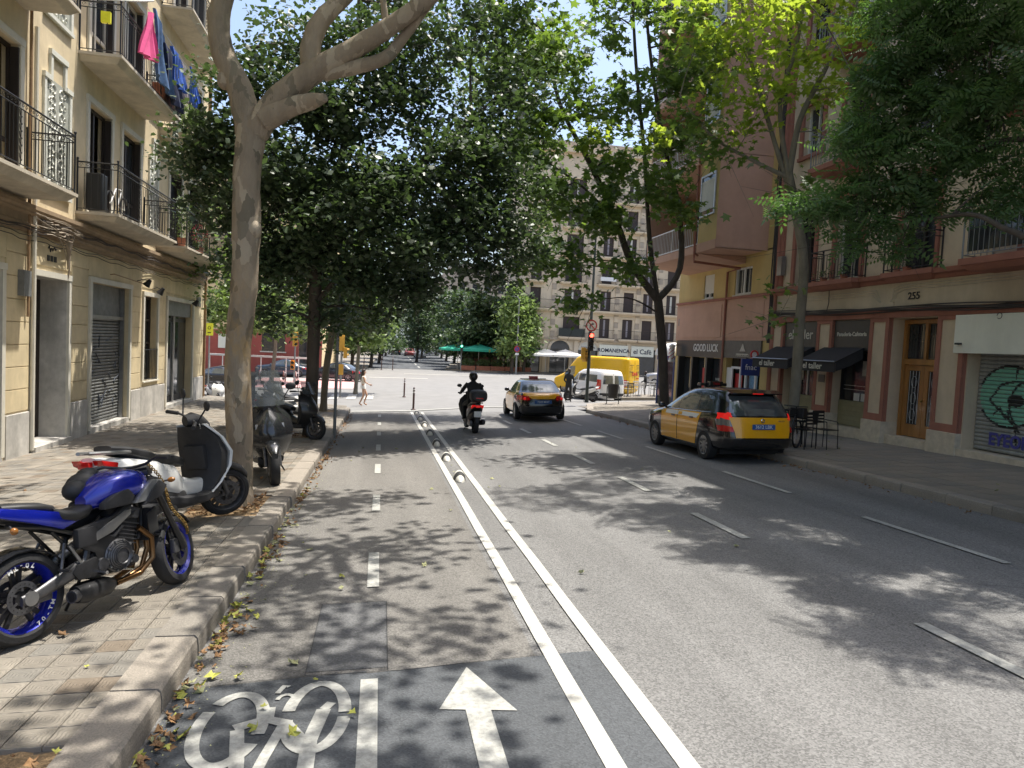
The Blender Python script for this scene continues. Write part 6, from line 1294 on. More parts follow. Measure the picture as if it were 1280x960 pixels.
naked_bike('blue and black naked motorcycle with blue rims parked nearest on the left pavement',(c_.x,c_.y,sidew(c_.x,c_.y)+.002),-hdg,R(-7),R(20)).rotation_euler = (math.atan2(sidew(b2.x,b2.y)-sidew(b1.x,b1.y),1.4),R(-7),-hdg)
def scooter(name,label,x,y,hd,body,front=None,screen=False,box_=False,lean=-4,seat='seat_black',group=None,shield='plastic_black',lit=False,zf=None,steer=0,tail='red_lens',scale=1.,cat='scooter',bigscreen=False):
    front = front or body; z = (zf or sidew)(x,y); t = thing(name,label,cat,(x,y,z),R(-hd),group); t.rotation_euler = (0,R(lean),R(-hd)); t.scale = (scale,)*3
    disc_wheel(t,'rear_wheel',-.66,.26,.13,'engine_grey',5,False); hdv = Vector((0,.45,.85)); ax = Vector((0,-.45,1)).normalized(); F_ = Matrix.Translation(hdv)@Matrix.Rotation(R(steer),4,ax)@Matrix.Translation(-hdv)
    w_ = disc_wheel(t,'front_wheel',0,.26,.12,'engine_grey',5,True); w_.matrix_local = F_@Matrix.Translation((0,.70,.26))
    for sg in (-1,1): MB().tube([F_@Vector((sg*.085,.70,.26)),F_@Vector((sg*.085,.56,.60))],.024,8).build('fork_leg','engine_grey',t,True)
    loft('front_fender','plastic_black' if front=='scooter_white' else front,t,[(.50,.46,.05,.06),(.58,.53,.085,.05),(.70,.56,.09,.035),(.84,.50,.075,.04),(.92,.42,.04,.04)],M=F_)
    # front apron: outer shell and dark inner shield
    q = MB(); rings = []
    for yy,zz,wd in ((.38,.28,.16),(.50,.40,.22),(.60,.56,.27),(.60,.70,.30),(.50,.86,.28),(.38,1.0,.17)):
        rings.append([Vector((wd*u,yy-.10+.20*(1-abs(u)**1.6),zz)) for u in (-1,-.75,-.4,0,.4,.75,1)]+[Vector((wd*.94*u,yy-.12+.10*(1-abs(u)),zz)) for u in (1,.5,0,-.5,-1)])
    q.rings(rings); q.build('front_apron',front,t,True)
    q = MB(); rings = []
    for yy,zz,wd in ((.34,.34,.17),(.40,.5,.24),(.41,.7,.26),(.38,.85,.24),(.30,.98,.16)): rings.append([Vector((wd*u,yy-.03+.05*(1-u*u)*(-1),zz)) for u in (-1,-.5,0,.5,1)]+[Vector((wd*u,yy+.05,zz)) for u in (1,.5,0,-.5,-1)])
    q.rings(rings); q.build('inner_shield',shield,t,True)
    side_panel('glove_box','plastic_black',t,[(.30,.55),(.36,.55),(.34,.8),(.28,.78)],-.12,.12)
    for sg in (-1,1): side_panel('headlight','clear_lens',t,[(.545,.66),(.60,.70),(.57,.80),(.50,.78)],sg*.05,sg*.18,bev=.01)
    loft('footboard','plastic_black',t,[(.42,.30,.16,.05),(.2,.28,.20,.05),(-.05,.29,.20,.06),(-.25,.32,.18,.08)],pw=4); loft('centre_tunnel',body,t,[(.40,.40,.07,.07),(.2,.38,.09,.09),(-.02,.42,.12,.12)],pw=3)
    loft('rear_body',body,t,[(.02,.42,.10,.12),(-.12,.50,.17,.17),(-.35,.58,.20,.17),(-.6,.66,.20,.13),(-.8,.73,.16,.09),(-.93,.78,.09,.05)],n=24,pw=3); loft('under_body','plastic_black',t,[(0,.33,.14,.08),(-.3,.38,.17,.12),(-.6,.46,.15,.13),(-.78,.55,.12,.09)],pw=3)
    loft('seat',seat,t,[(.05,.66,.09,.05),(-.1,.70,.14,.055),(-.3,.72,.17,.06),(-.42,.78,.16,.055),(-.6,.84,.15,.05),(-.78,.88,.10,.035)],pw=3)
    for sg in (-1,1): MB().tube([(sg*.13,-.62,.84),(sg*.14,-.85,.86),(sg*.06,-.97,.87)],.016,8).build('grab_rail','metal_grey',t,True); side_panel('tail_light',tail,t,[(-.80,.69),(-.93,.76),(-.95,.81),(-.78,.77)],sg*.06,sg*.165,bev=.01)
    MB().bev(-.06,.06,-.985,-.94,.74,.80,.01).build('brake_light','red_lit' if lit else tail,t,True); MB().bev(-.1,.1,-.97,-.955,.48,.64,.004).build('number_plate','plate_white',t); MB().tube([(0,-.8,.62),(0,-.95,.56)],.03,6).build('plate_bracket','plastic_black',t)
    loft('rear_mudguard','plastic_black',t,[(-.62,.56,.07,.03),(-.8,.54,.07,.03),(-.93,.44,.06,.03),(-.97,.34,.05,.02)],pw=3)
    loft('exhaust','engine_dark',t,[(-.2,.25,.035,.035,.17),(-.35,.27,.06,.07,.19),(-.75,.33,.065,.08,.20),(-.82,.34,.04,.05,.20)],n=14); MB().bev(-.17,-.09,-.78,-.3,.2,.36,.03).build('engine_case','engine_grey',t,True)
    loft('handlebar_cowl','plastic_black',t,[(.25,1.03,.08,.05),(.33,1.05,.14,.06),(.42,1.02,.12,.06),(.48,.98,.06,.04)],M=F_)
    MB().tube([F_@Vector(p) for p in ((-.36,.20,1.05),(-.22,.27,1.06),(0,.32,1.05),(.22,.27,1.06),(.36,.2,1.05))],.012,8).build('handlebar','plastic_black',t,True)
    for sg in (-1,1):
        MB().tube([F_@Vector((sg*.24,.265,1.06)),F_@Vector((sg*.37,.2,1.05))],.02,8).build('grip','plastic_black',t,True); MB().tube([F_@Vector((sg*.20,.30,1.06)),F_@Vector((sg*.30,.33,1.22))],.008,6).build('mirror_stem','plastic_black',t); MB().sph((0,0,0),.07,12,8,(1,.25,.72),F_@Matrix.Translation((sg*.32,.33,1.25))).build('mirror','plastic_black',t,True); MB().tube([F_@Vector((sg*.22,.31,1.05)),F_@Vector((sg*.36,.27,1.04))],.006,5).build('lever','metal_grey',t)
    if screen:
        q = MB(); hh = .45 if bigscreen else .28; rings = []
        for k in range(6):
            v = k/5; rings.append([F_@Vector((u*(.22-.05*v*v),.46-.16*v+.05*(1-u*u),1.02+hh*v)) for u in (-1,-.6,-.2,.2,.6,1)]+[F_@Vector((u*(.215-.05*v*v),.45-.16*v+.05*(1-u*u),1.02+hh*v)) for u in (1,.6,.2,-.2,-.6,-1)])
        q.rings(rings); q.build('windscreen','screen',t,True)
    if box_: loft('top_box','plastic_black',t,[(-.72,1.06,.14,.10),(-.78,1.06,.22,.155),(-.95,1.06,.24,.17),(-1.08,1.05,.22,.14),(-1.13,1.04,.15,.10)],pw=3.2); MB().bev(-.1,.1,-1.15,-1.12,.99,1.02,.006).build('box_badge','red_lens',t,True)
    MB().tube([(-.12,-.15,.25),(-.24,-.18,.02)],.012,6).build('side_stand','moto_black',t)
    return t
gm = bpy.data.materials.new('screen'); gm.use_nodes = True; MATS['screen'] = gm; n = gm.node_tree.nodes; l = gm.node_tree.links
tr_ = n.new('ShaderNodeBsdfTransparent'); tr_.inputs[0].default_value = (.75,.77,.78,1); mx = n.new('ShaderNodeMixShader'); mx.inputs[0].default_value = .35; n['Principled BSDF'].inputs['Base Color'].default_value = (.12,.13,.13,1); n['Principled BSDF'].inputs['Roughness'].default_value = .12
l.new(tr_.outputs[0],mx.inputs[1]); l.new(n['Principled BSDF'].outputs[0],mx.inputs[2]); l.new(mx.outputs[0],n['Material Output'].inputs[0])
scooter('scooter','white and black scooter parked between the blue motorcycle and the plane trunk',-2.20,8.48,27,'scooter_white','scooter_white',steer=-32,lean=-7,shield='plastic_black',tail='red_lens',scale=1.18)
scooter('scooter','dark grey scooter with tall windscreen facing the camera behind the plane trunk',-1.80,12.35,165,'dark_grey_paint',screen=True,bigscreen=True,lean=5,scale=1.22)
scooter('scooter','black scooter parked behind the dark grey one, its wheel by the second trunk',-2.2,18.3,122,'moto_black',lean=-5,scale=1.1,screen=True)
Gs = 'scooters parked along the corner'
scooter('scooter','silver scooter parked behind the black one',-3.3,21.2,140,'moto_silver',group=Gs,screen=True); scooter('scooter','white scooter behind the trunk near the kerb, right of the silver one',-2.6,22.6,125,'scooter_white',group=Gs)
for i,(x,y,hd,mm,lab) in enumerate(((-9.6,35.0,150,'scooter_white','white scooter leftmost of the row in the side street'),(-8.6,35.2,155,'moto_black','black scooter second from the left of the side street row'),(-7.7,35.2,150,'scooter_white','white scooter third in the side street row'),(-6.7,35.4,160,'moto_black','black scooter behind the plane trunk in the side street row'),(-5.2,36.0,150,'car_silver','grey scooter at the right end of the side street row'))): scooter('scooter',lab,x,y,hd,mm,group='scooters in the side street',zf=base)
# stack of black crates beside them
cr = thing('plastic_crates','stack of black slatted crates behind the parked scooters','crates',(-3.75,20.8,sidew(-3.75,20.8)))
for lv_ in range(6):
    c1 = thing('crate',None,None); c1.parent = cr; z = lv_*.24
    for k in range(6): box('slat','black',c1,-.3+k*.1,-.24+k*.1,-.2,-.19,z+.02,z+.22); box('slat','black',c1,-.3+k*.1,-.24+k*.1,.19,.2,z+.02,z+.22)
    for yy in (-.205,.195): box('crate_rail','black',c1,-.31,.31,yy,yy+.012,z,z+.04); box('crate_rail','black',c1,-.31,.31,yy,yy+.012,z+.2,z+.235)
    box('crate_floor','black',c1,-.3,.3,-.19,.19,z,z+.015)
# white motorcycle by the light and the rider's maxi scooter
scooter('scooter','white motor scooter parked side-on at the corner by the traffic light',10.75,37.3,-72,'scooter_white',zf=lambda x,y: base(x,y)+.0,screen=True)
scooter('scooter','black maxi scooter with a top box and glowing red tail light being ridden ahead',2.75,21.45,-3,'moto_black',zf=base,box_=True,lean=0,lit=True,scale=1.08,tail='red_lit')
# ================= trees
def leaf_shapes():
    # plane leaf: five lobes as a fan
    ang = [-90,-55,-30,0,32,62,90,118,148,180,210,235]; rad = [.30,.42,.78,.42,.92,.50,1.0,.50,.92,.42,.78,.42]
    v = [(0,0,0)]+[(r*math.cos(R(a))*.62,r*math.sin(R(a))*.62+.1,-.10*r) for a,r in zip(ang,rad)]
    plane = (np.array(v),np.array([(0,i,i%12+1) for i in range(1,13)]))
    v = [(0,-.5,0),(.3,0,-.06),(0,.55,.0),(-.3,0,-.06)]; small = (np.array(v),np.array([(0,1,2),(0,2,3)]))
    v = [(0,-.5,0),(.42,-.12,-.1),(.26,.2,-.05),(0,.55,-.1),(-.26,.2,-.05),(-.42,-.12,-.1)]; broad = (np.array(v),np.array([(0,1,2),(0,2,3),(0,3,4),(0,4,5)]))
    vs,fs = [],[]
    for k in range(6):
        for sg in (-1,1):
            y = -.45+k*.17; b = len(vs); L_ = .30*(1-.05*k); vs += [(0,y,-.02*k),(sg*L_*.5,y+.10,-.05-.02*k),(sg*L_,y+.07,-.10-.02*k),(sg*L_*.5,y-.03,-.05-.02*k)]; fs += [(b,b+1,b+2),(b,b+2,b+3)]
    b = len(vs); vs += [(0,.5,-.12),(.06,.65,-.14),(0,.85,-.2),(-.06,.65,-.14)]; fs += [(b,b+1,b+2),(b,b+2,b+3)]
    return {'plane':plane,'small':small,'broad':broad,'frond':(np.array(vs),np.array(fs))}
LS = leaf_shapes()
def leaf_mesh(name, shape, pos, size, m, parent, droop=.5, jit=.35):
    base_v,base_f = LS[shape]; n = len(pos)
    nrm = rng.normal(size=(n,3)); nrm[:,2] = np.abs(nrm[:,2])+droop; nrm /= np.linalg.norm(nrm,axis=1)[:,None]
    t = rng.normal(size=(n,3)); t[:,2] -= .5; t -= (t*nrm).sum(1)[:,None]*nrm; t /= np.linalg.norm(t,axis=1)[:,None]; b = np.cross(t,nrm)
    s_ = size*(1+jit*rng.normal(size=n)).clip(.45,1.7)
    V = pos[:,None,:]+s_[:,None,None]*(base_v[None,:,0:1]*b[:,None,:]+base_v[None,:,1:2]*t[:,None,:]+base_v[None,:,2:3]*nrm[:,None,:])
    nv = len(base_v); Fc = (base_f[None]+np.arange(n)[:,None,None]*nv).reshape(-1,3)
    me = bpy.data.meshes.new(name); me.vertices.add(n*nv); me.vertices.foreach_set('co',V.reshape(-1).astype(np.float32)); k = len(Fc)
    me.loops.add(k*3); me.loops.foreach_set('vertex_index',Fc.reshape(-1).astype(np.int32)); me.polygons.add(k); me.polygons.foreach_set('loop_start',np.arange(0,k*3,3,dtype=np.int32)); me.update(calc_edges=True); me.validate()
    me.materials.append(MATS[m]); o = bpy.data.objects.new(name,me); COL.objects.link(o); o.parent = parent; return o
def cloud(c, r, n, sub=7, sc=.33):
    """leaf positions in uneven sprays inside an ellipsoid"""
    c = np.array(c,float); r = np.array(r,float); k = max(3,int(sub*r.prod()**(1/3)))
    d = rng.normal(size=(k*2,3)); d /= np.linalg.norm(d,axis=1)[:,None]; cen = d*(rng.random((k*2,1))**.4)*r*.85
    idx = rng.integers(0,len(cen),n); w_ = rng.normal(size=(n,3))*sc*np.array([1,1,.55])*(.6+.8*rng.random((len(cen),1))[idx])
    return c+cen[idx]+w_
def limb(q, pts, r0, r1, n=9, wob=.0):
    """smoothly bent tapering limb through pts"""
    P_ = [Vector(p) for p in pts]; out = []; rs = []
    seg = 5
    for i in range(len(P_)-1):
        p0,p1,p2,p3 = P_[max(i-1,0)],P_[i],P_[i+1],P_[min(i+2,len(P_)-1)]
        for k in range(seg):
            t = k/seg; out.append(.5*((2*p1)+(-p0+p2)*t+(2*p0-5*p1+4*p2-p3)*t*t+(-p0+3*p1-3*p2+p3)*t**3))
    out.append(P_[-1]); N = len(out)
    for i in range(N): rs.append(r0+(r1-r0)*(i/(N-1)))
    if wob:
        for i in range(1,N-1): rs[i] *= 1+random.uniform(-wob,wob)
    q.tube(out, rs, n); return out
def twigs(q, trunk_pts, centers, r0=.05):
    for c in centers:
        c = Vector(c); b = min(trunk_pts,key=lambda p:(Vector(p)-c).length+max(0,(Vector(p).z-c.z))*1.5); b = Vector(b)
        mid = b.lerp(c,.5)+Vector((random.uniform(-.3,.3),random.uniform(-.3,.3),random.uniform(-.1,.5)))*min(1,(c-b).length*.3)
        limb(q,[b,mid,c],r0,r0*.25,6)
        for k in range(3): e = c+Vector([random.gauss(0,.6) for _ in range(3)]); limb(q,[mid.lerp(c,.5+.15*k),e],r0*.35,r0*.08,5)
def tree(name,label,bark,leaf,shape,size,trunk,limbs,clumps,group='street trees',twig=.05,sub=7,sc=.33,droop=.5,nr=12,knots=(),patches=False,wob=.03,keep=1.):
    """trunk/limbs: (points, r0, r1); clumps: (centre, radii, leaves[, leaf material])"""
    b0 = Vector(trunk[0][0]); t = thing(name,label,'tree',b0,0,group); off = -b0
    q = MB(); allp = []
    tp = [Vector(p)-b0 for p in trunk[0]]; ctr = limb(q,tp,trunk[1],trunk[2],nr,wob); allp += ctr[len(ctr)//2:]
    # flared foot
    q.tube([tp[0]+Vector((0,0,-.12)),tp[0]+Vector((0,0,.06)),tp[0]+(tp[1]-tp[0]).normalized()*.35],[trunk[1]*1.35,trunk[1]*1.2,trunk[1]*.98],nr)
    for kc,kr in knots: q.sph(Vector(kc)-b0,kr,10,8,(1,1,1.3))
    tr = q.build('trunk',bark,t,True); tag(tr)
    if patches:
        md = bpy.data.textures.new('bark_relief','CLOUDS'); md.noise_scale = .35
    for k,(pts,r0,r1) in enumerate(limbs):
        q = MB(); pp = limb(q,[Vector(p)-b0 for p in pts],r0,r1,10,.04); allp += pp; q.build('limb',bark,t,True)
    q = MB(); twigs(q,allp,[Vector(c[0])-b0 for c in clumps],twig); tw = q.build('branches',bark,t,True,fix=False); tag(tw,kind='stuff')
    by_ = {}
    for c in clumps: by_.setdefault(c[3] if len(c)>3 else leaf,[]).append(cloud(Vector(c[0])-b0,c[1],c[2],sub,sc))
    for mm,ps in by_.items(): P_ = np.concatenate(ps); P_ = P_[rng.random(len(P_)) < keep]; tag(leaf_mesh('crown',shape,P_,size,mm,t,droop),kind='stuff')
    return t
def A(px,py,Y): v = at(px,py,Y); return (v.x,v.y,v.z)
def clumps_px(lst, leaf=None):
    out = []
    for e in lst: px,py,Y,r,n = e[:5]; c = (A(px,py,Y),(r,r*1.1,r*.8),n); out.append(c+((e[5],) if len(e)>5 else ()))
    return out
random.seed(21)
# --- big plane tree, nearest on the left
b_ = A(299,622,10.0); b_ = (b_[0],10.0,sidew(b_[0],10)-.03)
tree('plane_tree','large plane tree forking low, mottled bark, nearest on the left pavement','bark_mottled','leaf_plane','plane',.17,
 ([b_,A(300,560,10),A(297,450,10),A(305,360,10),A(308,285,10),A(309,210,10),A(318,150,10)],.165,.185),
 [([A(314,175,10),A(300,112,10),A(279,68,10.05),A(274,20,10.1),A(290,-40,10.2),A(300,-120,10.4),A(270,-260,10.6)],.185,.08),
  ([A(318,165,10),A(345,128,9.9),A(388,92,9.8),A(430,68,9.7),A(480,38,9.5),A(535,-2,9.3),A(600,-60,9.1),A(700,-160,8.8)],.19,.07),
  ([A(392,98,9.8),A(388,62,9.85),A(402,25,9.9),A(440,-15,10),A(470,-70,10.2),A(480,-160,10.5)],.15,.07),
  ([A(405,92,9.8),A(440,85,9.7),A(480,73,9.6),A(500,52,9.6),A(530,12,9.5),A(560,-30,9.4)],.10,.05),
  ([A(330,150,9.9),A(362,134,9.8),A(388,127,9.7),A(400,124,9.6),A(407,122,9.55)],.16,.05),
  ([A(482,30,9.5),A(478,-5,9.5),A(470,-40,9.6)],.05,.03)],
 [((-3.2,9.2,8.6),(1.4,1.4,.8),900),((-1.2,9.8,9.3),(1.5,1.5,.8),900),((.8,8.8,8.6),(1.2,1.4,.7),550),((1.9,7.4,8.4),(1.0,1.1,.6),300),((2.9,8.8,9.0),(1.0,1.1,.6),260),((-2.2,6.8,8.8),(1.4,1.4,.8),750),((.4,11.3,10),(1.6,1.4,.9),900),((-3.6,12,9.8),(1.5,1.5,.9),800),((2.4,11.5,10),(1.3,1.2,.7),500),((-.6,7.0,9.6),(1.4,1.2,.7),550),((3.4,6.2,9.0),(.7,1.0,.4),130),((2.4,5.4,8.6),(.8,.8,.4),150),((1.2,4.8,8.6),(.7,.8,.4),120)],
 twig=.045,knots=((A(317,287,9.93),.105),(A(281,100,10),.1),(A(270,20,10.1),.12)),droop=.9,sub=6,sc=.3,wob=.05)
# bark flakes: ochre scars where bark has peeled
tp_ = bpy.data.objects['plane_tree']
# --- tree just outside the frame whose branches shade the pavement
tree('plane_tree','plane tree at the lower left edge, standing in the near soil pit','bark_plane','leaf_plane','plane',.17,([(-2.6,2.6,.0),(-2.6,2.6,2.5),(-2.5,2.6,5.2)],.2,.17),
 [([(-2.5,2.6,5.1),(-1.6,3.2,6.4),(0,4.2,7.4),(1.6,5.0,8.2)],.13,.05),([(-2.5,2.6,5.1),(-3.4,3.4,6.6),(-4.2,5,7.6)],.13,.05),([(-2.5,2.6,5.1),(-2.2,2.8,7),(-1.6,4.0,8.6)],.12,.05)],
 [((-1.0,4.2,8.2),(1.2,1.2,.6),480),((-3.2,4.6,8.0),(1.5,1.5,.8),600),((-4.9,6.8,8.2),(1.5,1.5,.8),600),((.4,4.2,8.6),(.9,1.0,.5),220),((-1.2,2.2,8.6),(1.3,1.2,.7),350),((2.7,4.2,8.3),(.7,.7,.4),110),((1.4,3.2,8.8),(.9,.8,.5),170)],twig=.04,droop=.9,sc=.3)
# --- dense dark tree filling the left middle
tb = A(388,545,18.8); tb = (tb[0]-.02,18.8,sidew(tb[0],18.8)-.03)
cl = []
for px,py,Y,r,n in [(300,250,18.5,1.3,2600),(285,170,18.5,1.2,2000),(330,330,18.6,1.1,1900),(300,90,18.6,1.2,1700),(360,220,17.8,1.3,2700),(420,290,17.6,1.3,2900),(470,230,17.6,1.4,2900),(520,300,17.8,1.3,2700),(580,270,18.2,1.2,2300),(560,200,18,1.4,2500),(440,150,18,1.4,2500),(380,130,18.2,1.3,2000),(500,120,18.4,1.4,2300),(620,230,18.8,1.2,1900),(600,160,19,1.3,1900),(640,300,19,1.0,1500),(540,60,19,1.5,1800),(450,60,18.8,1.5,1800),(370,50,18.8,1.4,1600),(450,350,18.2,1.0,1800),(380,320,19,1.2,1900),(520,355,19,.9,1400),(610,340,19,.7,900),(640,110,19.6,1.2,1300),(600,20,20,1.5,1500),(500,0,20,1.5,1500),(250,200,19,.8,900),(410,400,19,.55,500),(345,395,19,.5,320),(480,390,19.2,.5,420),(400,230,20.5,1.6,2400),(500,250,20.8,1.7,2400),(320,200,20.8,1.5,1800),(590,250,21,1.4,1500)]: cl.append((A(px,py,Y),(r,r*1.1,r*.72),n))
tree('shade_tree','dense dark-leaved tree with black trunk filling the left middle','bark_dark','leaf_dark','broad',.125,([tb,A(390,480,18.8),A(393,400,18.8),A(395,330,18.8)],.16,.15),
 [([A(395,335,18.8),A(370,250,18.8),A(330,160,18.9),A(310,60,19)],.12,.05),([A(395,335,18.8),A(420,230,18.9),A(440,120,19),A(450,0,19.2)],.12,.05),([A(395,335,18.8),A(450,270,18.6),A(520,210,18.6),A(590,150,19)],.12,.04),([A(394,380,18.8),A(440,330,18.4),A(500,300,18.4),A(600,280,18.8)],.07,.03)],
 cl,twig=.05,sub=10,sc=.36,droop=.7)
# --- third tree along the left kerb
tb = A(404,515,27.5); tb = (tb[0],27.5,sidew(tb[0],27.5)-.03)
cl = []
for px,py,Y,r,n,m_ in [(440,330,27,1.4,1300,'leaf_mid'),(390,350,27,1.3,1100,'leaf_mid'),(350,300,27.5,1.6,1200,'leaf_mid'),(300,370,28,1.2,700,'leaf_pale'),(270,330,28.5,1.2,700,'leaf_mid'),(345,400,29,1.3,800,'leaf_pale'),(500,340,27.5,1.5,1300,'leaf_dark'),(560,300,28,1.6,1300,'leaf_dark'),(450,260,28,2.0,1500,'leaf_mid'),(450,400,28,.9,700,'leaf_mid'),(640,190,27,2,1500,'leaf_mid'),(660,90,27,2.2,1600,'leaf_mid'),(600,80,28,2.4,1400,'leaf_mid'),(420,380,26.5,.7,500,'leaf_dark'),(680,270,27,1.2,700,'leaf_mid'),(265,265,29,1.2,700,'leaf_mid')]: cl.append((A(px,py,Y),(r,r*1.1,r*.75),n,m_))
tree('street_tree','slimmer tree with a leaning grey trunk at the end of the left pavement','bark_mid','leaf_mid','broad',.17,([tb,A(408,460,27.5),A(418,400,27.5),A(425,340,27.5)],.13,.11),[([A(425,345,27.5),A(400,270,27.5),A(360,200,28)],.09,.03),([A(425,345,27.5),A(470,260,27.6),A(540,190,28),A(640,130,28)],.09,.03)],cl,twig=.05,sub=8,sc=.42,droop=.6)
# bright low tree across the side street
cl = clumps_px([(448,400,43,1.7,1600,'leaf_mid'),(425,420,43,1.2,900,'leaf_mid'),(462,418,43,1.3,1100,'leaf_pale'),(440,375,43,1.8,1300,'leaf_mid'),(476,395,44,1.2,700,'leaf_mid')])
gx = A(452,455,43)[0]; tree('small_tree','bright green small tree hanging over the traffic light on the left corner','bark_mid','leaf_mid','broad',.24,([(gx-.3,43,base(gx,43)),(gx-.2,43,1.2),(gx-.1,43,3.5)],.12,.08),[],cl,twig=.04)
cl = clumps_px([(300,395,52,2.2,1400,'leaf_pale'),(345,385,52,2.4,1500,'leaf_pale'),(380,400,52,1.8,1100,'leaf_mid'),(330,360,53,2.6,1500,'leaf_mid'),(275,375,52,2,1000,'leaf_mid')])
gx = A(340,450,52)[0]; tree('small_tree','pale feathery tree in front of the red and cream house','bark_mid','leaf_pale','small',.3,([(gx,52,-1.2),(gx+.2,52,1.5),(gx,52,4)],.14,.1),[],cl,twig=.05)
# --- right row: slim plane in front of the cafe, with backlit leaves
rx = 9.62; tb = (rx,15.5,base(rx,15.5)+.12)
cl = clumps_px([(960,120,14.6,.9,420,'leaf_bright'),(1010,60,14.4,1.0,480,'leaf_bright'),(930,60,14.8,.9,400,'leaf_bright'),(905,110,15,.7,260,'leaf_bright'),(1040,110,14.6,.7,260,'leaf_bright'),(990,20,14.5,1.0,480,'leaf_bright'),(900,20,15,1.0,420,'leaf_bright'),(1060,30,14.4,.8,300,'leaf_bright'),(935,165,14.8,.5,160,'leaf_bright'),(1035,165,14.8,.35,50,'leaf_bright'),(960,-30,15,1.3,500,'leaf_bright'),(870,60,15.6,1.0,380,'leaf_plane'),(900,190,15.4,.6,200,'leaf_plane'),(1090,10,14.4,.8,240,'leaf_plane'),(850,10,15.8,1.2,380,'leaf_plane'),(1000,240,15,.5,90,'leaf_plane'),(880,150,15.5,.7,240,'leaf_plane'),(965,400,15.3,.35,60,'leaf_plane'),(975,360,15.4,.3,40,'leaf_plane')])
tree('plane_tree','slim leaning plane tree behind the near taxi with backlit yellow-green leaves','bark_mid','leaf_bright','plane',.165,([tb,A(993,500,15.5),A(1000,400,15.4),A(1004,320,15.2),A(985,215,15)],.13,.10),
 [([A(986,220,15),A(1000,150,14.8),A(1030,90,14.6),A(1060,30,14.5),A(1090,-40,14.4)],.075,.03),([A(985,218,15),A(975,130,14.9),A(995,60,14.7),A(1010,-30,14.6)],.06,.03),([A(985,222,15),A(940,200,15.2),A(890,170,15.5),A(850,120,15.8)],.05,.02),([A(990,250,15.1),A(960,150,15),A(935,60,15),A(925,-30,15)],.06,.025)],
 cl,twig=.02,sub=7,sc=.26,droop=.8,keep=.62)
# --- second tree of the right row, many upright stems
rx = 9.75; tb = (rx,23.2,base(rx,23.2)+.12)
cl = clumps_px([(790,330,22,.8,380),(740,260,21.5,1.3,900),(700,320,21.5,1.1,700),(690,240,21.2,1.2,800),(760,200,21.5,1.3,800),(820,230,22,1.2,800),(855,180,22.3,1.2,700),(790,130,22,1.2,650),(730,130,21.4,1.1,520),(700,60,21.4,1.5,900),(680,150,21,1.2,700),(830,90,22.4,1.3,750),(870,110,22.6,1.1,500),(770,20,22,1.6,700),(840,10,22.5,1.6,900),(720,380,21.4,.7,300),(760,280,22,.9,450),(850,260,22.5,.8,380),(880,60,22.8,1.2,500,'leaf_bright'),(810,170,21,.8,220,'leaf_bright'),(745,170,20.8,.6,140,'leaf_bright'),(650,60,21,1.5,900),(640,0,21,1.7,800),(655,190,20.8,1.1,600),(800,-40,22,1.8,800),(660,330,21,.8,350)])
tree('plane_tree','plane tree with several tall upright stems beside the corner bin on the right','bark_dark','leaf_plane','plane',.22,([tb,A(828,440,23.1),A(822,370,23)],.17,.15),
 [([A(822,375,23),A(790,330,22.6),A(768,270,22.2),A(735,200,21.8),A(700,130,21.5),A(680,40,21.2)],.14,.04),([A(822,375,23),A(812,300,23),A(806,200,22.8),A(795,80,22.5),A(790,-20,22.4)],.09,.04),([A(822,375,23),A(850,335,23.1),A(848,260,23.2),A(828,170,23),A(812,60,22.8),A(805,-30,22.6)],.12,.04),([A(768,275,22.2),A(730,235,21.6),A(680,200,21)],.05,.02)],
 cl,twig=.035,sub=8,sc=.28,droop=.7,keep=.62)
# --- big pinnate tree reaching in from the right edge
cl = clumps_px([(1240,60,9.5,1.0,800),(1180,40,10,.9,700),(1130,60,10.3,.8,560),(1230,140,9.5,.9,800),(1160,130,10,.9,760),(1100,150,10.6,.8,600),(1250,220,9.3,.6,420),(1190,190,9.9,.7,520),(1120,210,10.5,.7,520),(1065,235,10.9,.5,280),(1085,170,10.8,.5,240),(1150,250,10.2,.55,360),(1090,270,10.7,.45,260),(1040,270,11,.4,200),(1260,0,9.2,1.0,600),(1190,-20,9.8,1.0,600),(1130,0,10.4,.8,400),(1125,310,10.5,.25,80),(1080,300,10.8,.3,90),(1240,255,9.3,.4,220),(1000,250,11.2,.35,150),(1100,90,10.5,.7,380),(1300,120,9,1.2,700),(1340,30,9,1.4,700)])
cl += [((8.8,5.0,7.6),(1.7,1.5,.9),1100),((8.0,6.9,7.9),(1.3,1.4,.8),800),((7.2,3.8,8.2),(1.0,1.2,.6),420),((9.8,3.2,8),(1.5,1.5,.9),800),((7.2,8.3,8.6),(1.1,1.2,.6),460),((6.3,5.4,8.4),(.6,.7,.4),150),((7.6,13,11.2),(1.4,1.5,.7),600),((7.2,9.6,10.2),(1.0,1.2,.5),380),((5.9,12,10.6),(1.0,1.1,.5),300),((7.1,7.6,8.7),(1.2,1.5,.5),1500),((6.7,5.7,8.7),(.9,1,.4),800),((7.3,10,9.5),(1.3,1.3,.5),1300),((7.6,4.6,8.2),(1,.8,.4),800),((8.3,8.5,9),(1.2,1.5,.5),1300),((8.2,16.5,12),(1.7,1.4,.7),600),((8,10.5,10.2),(1.6,1.6,.9),500),((6.2,11,9.5),(1.0,1.0,.6),200)]  # unseen clumps above the view, added to shade the right lanes
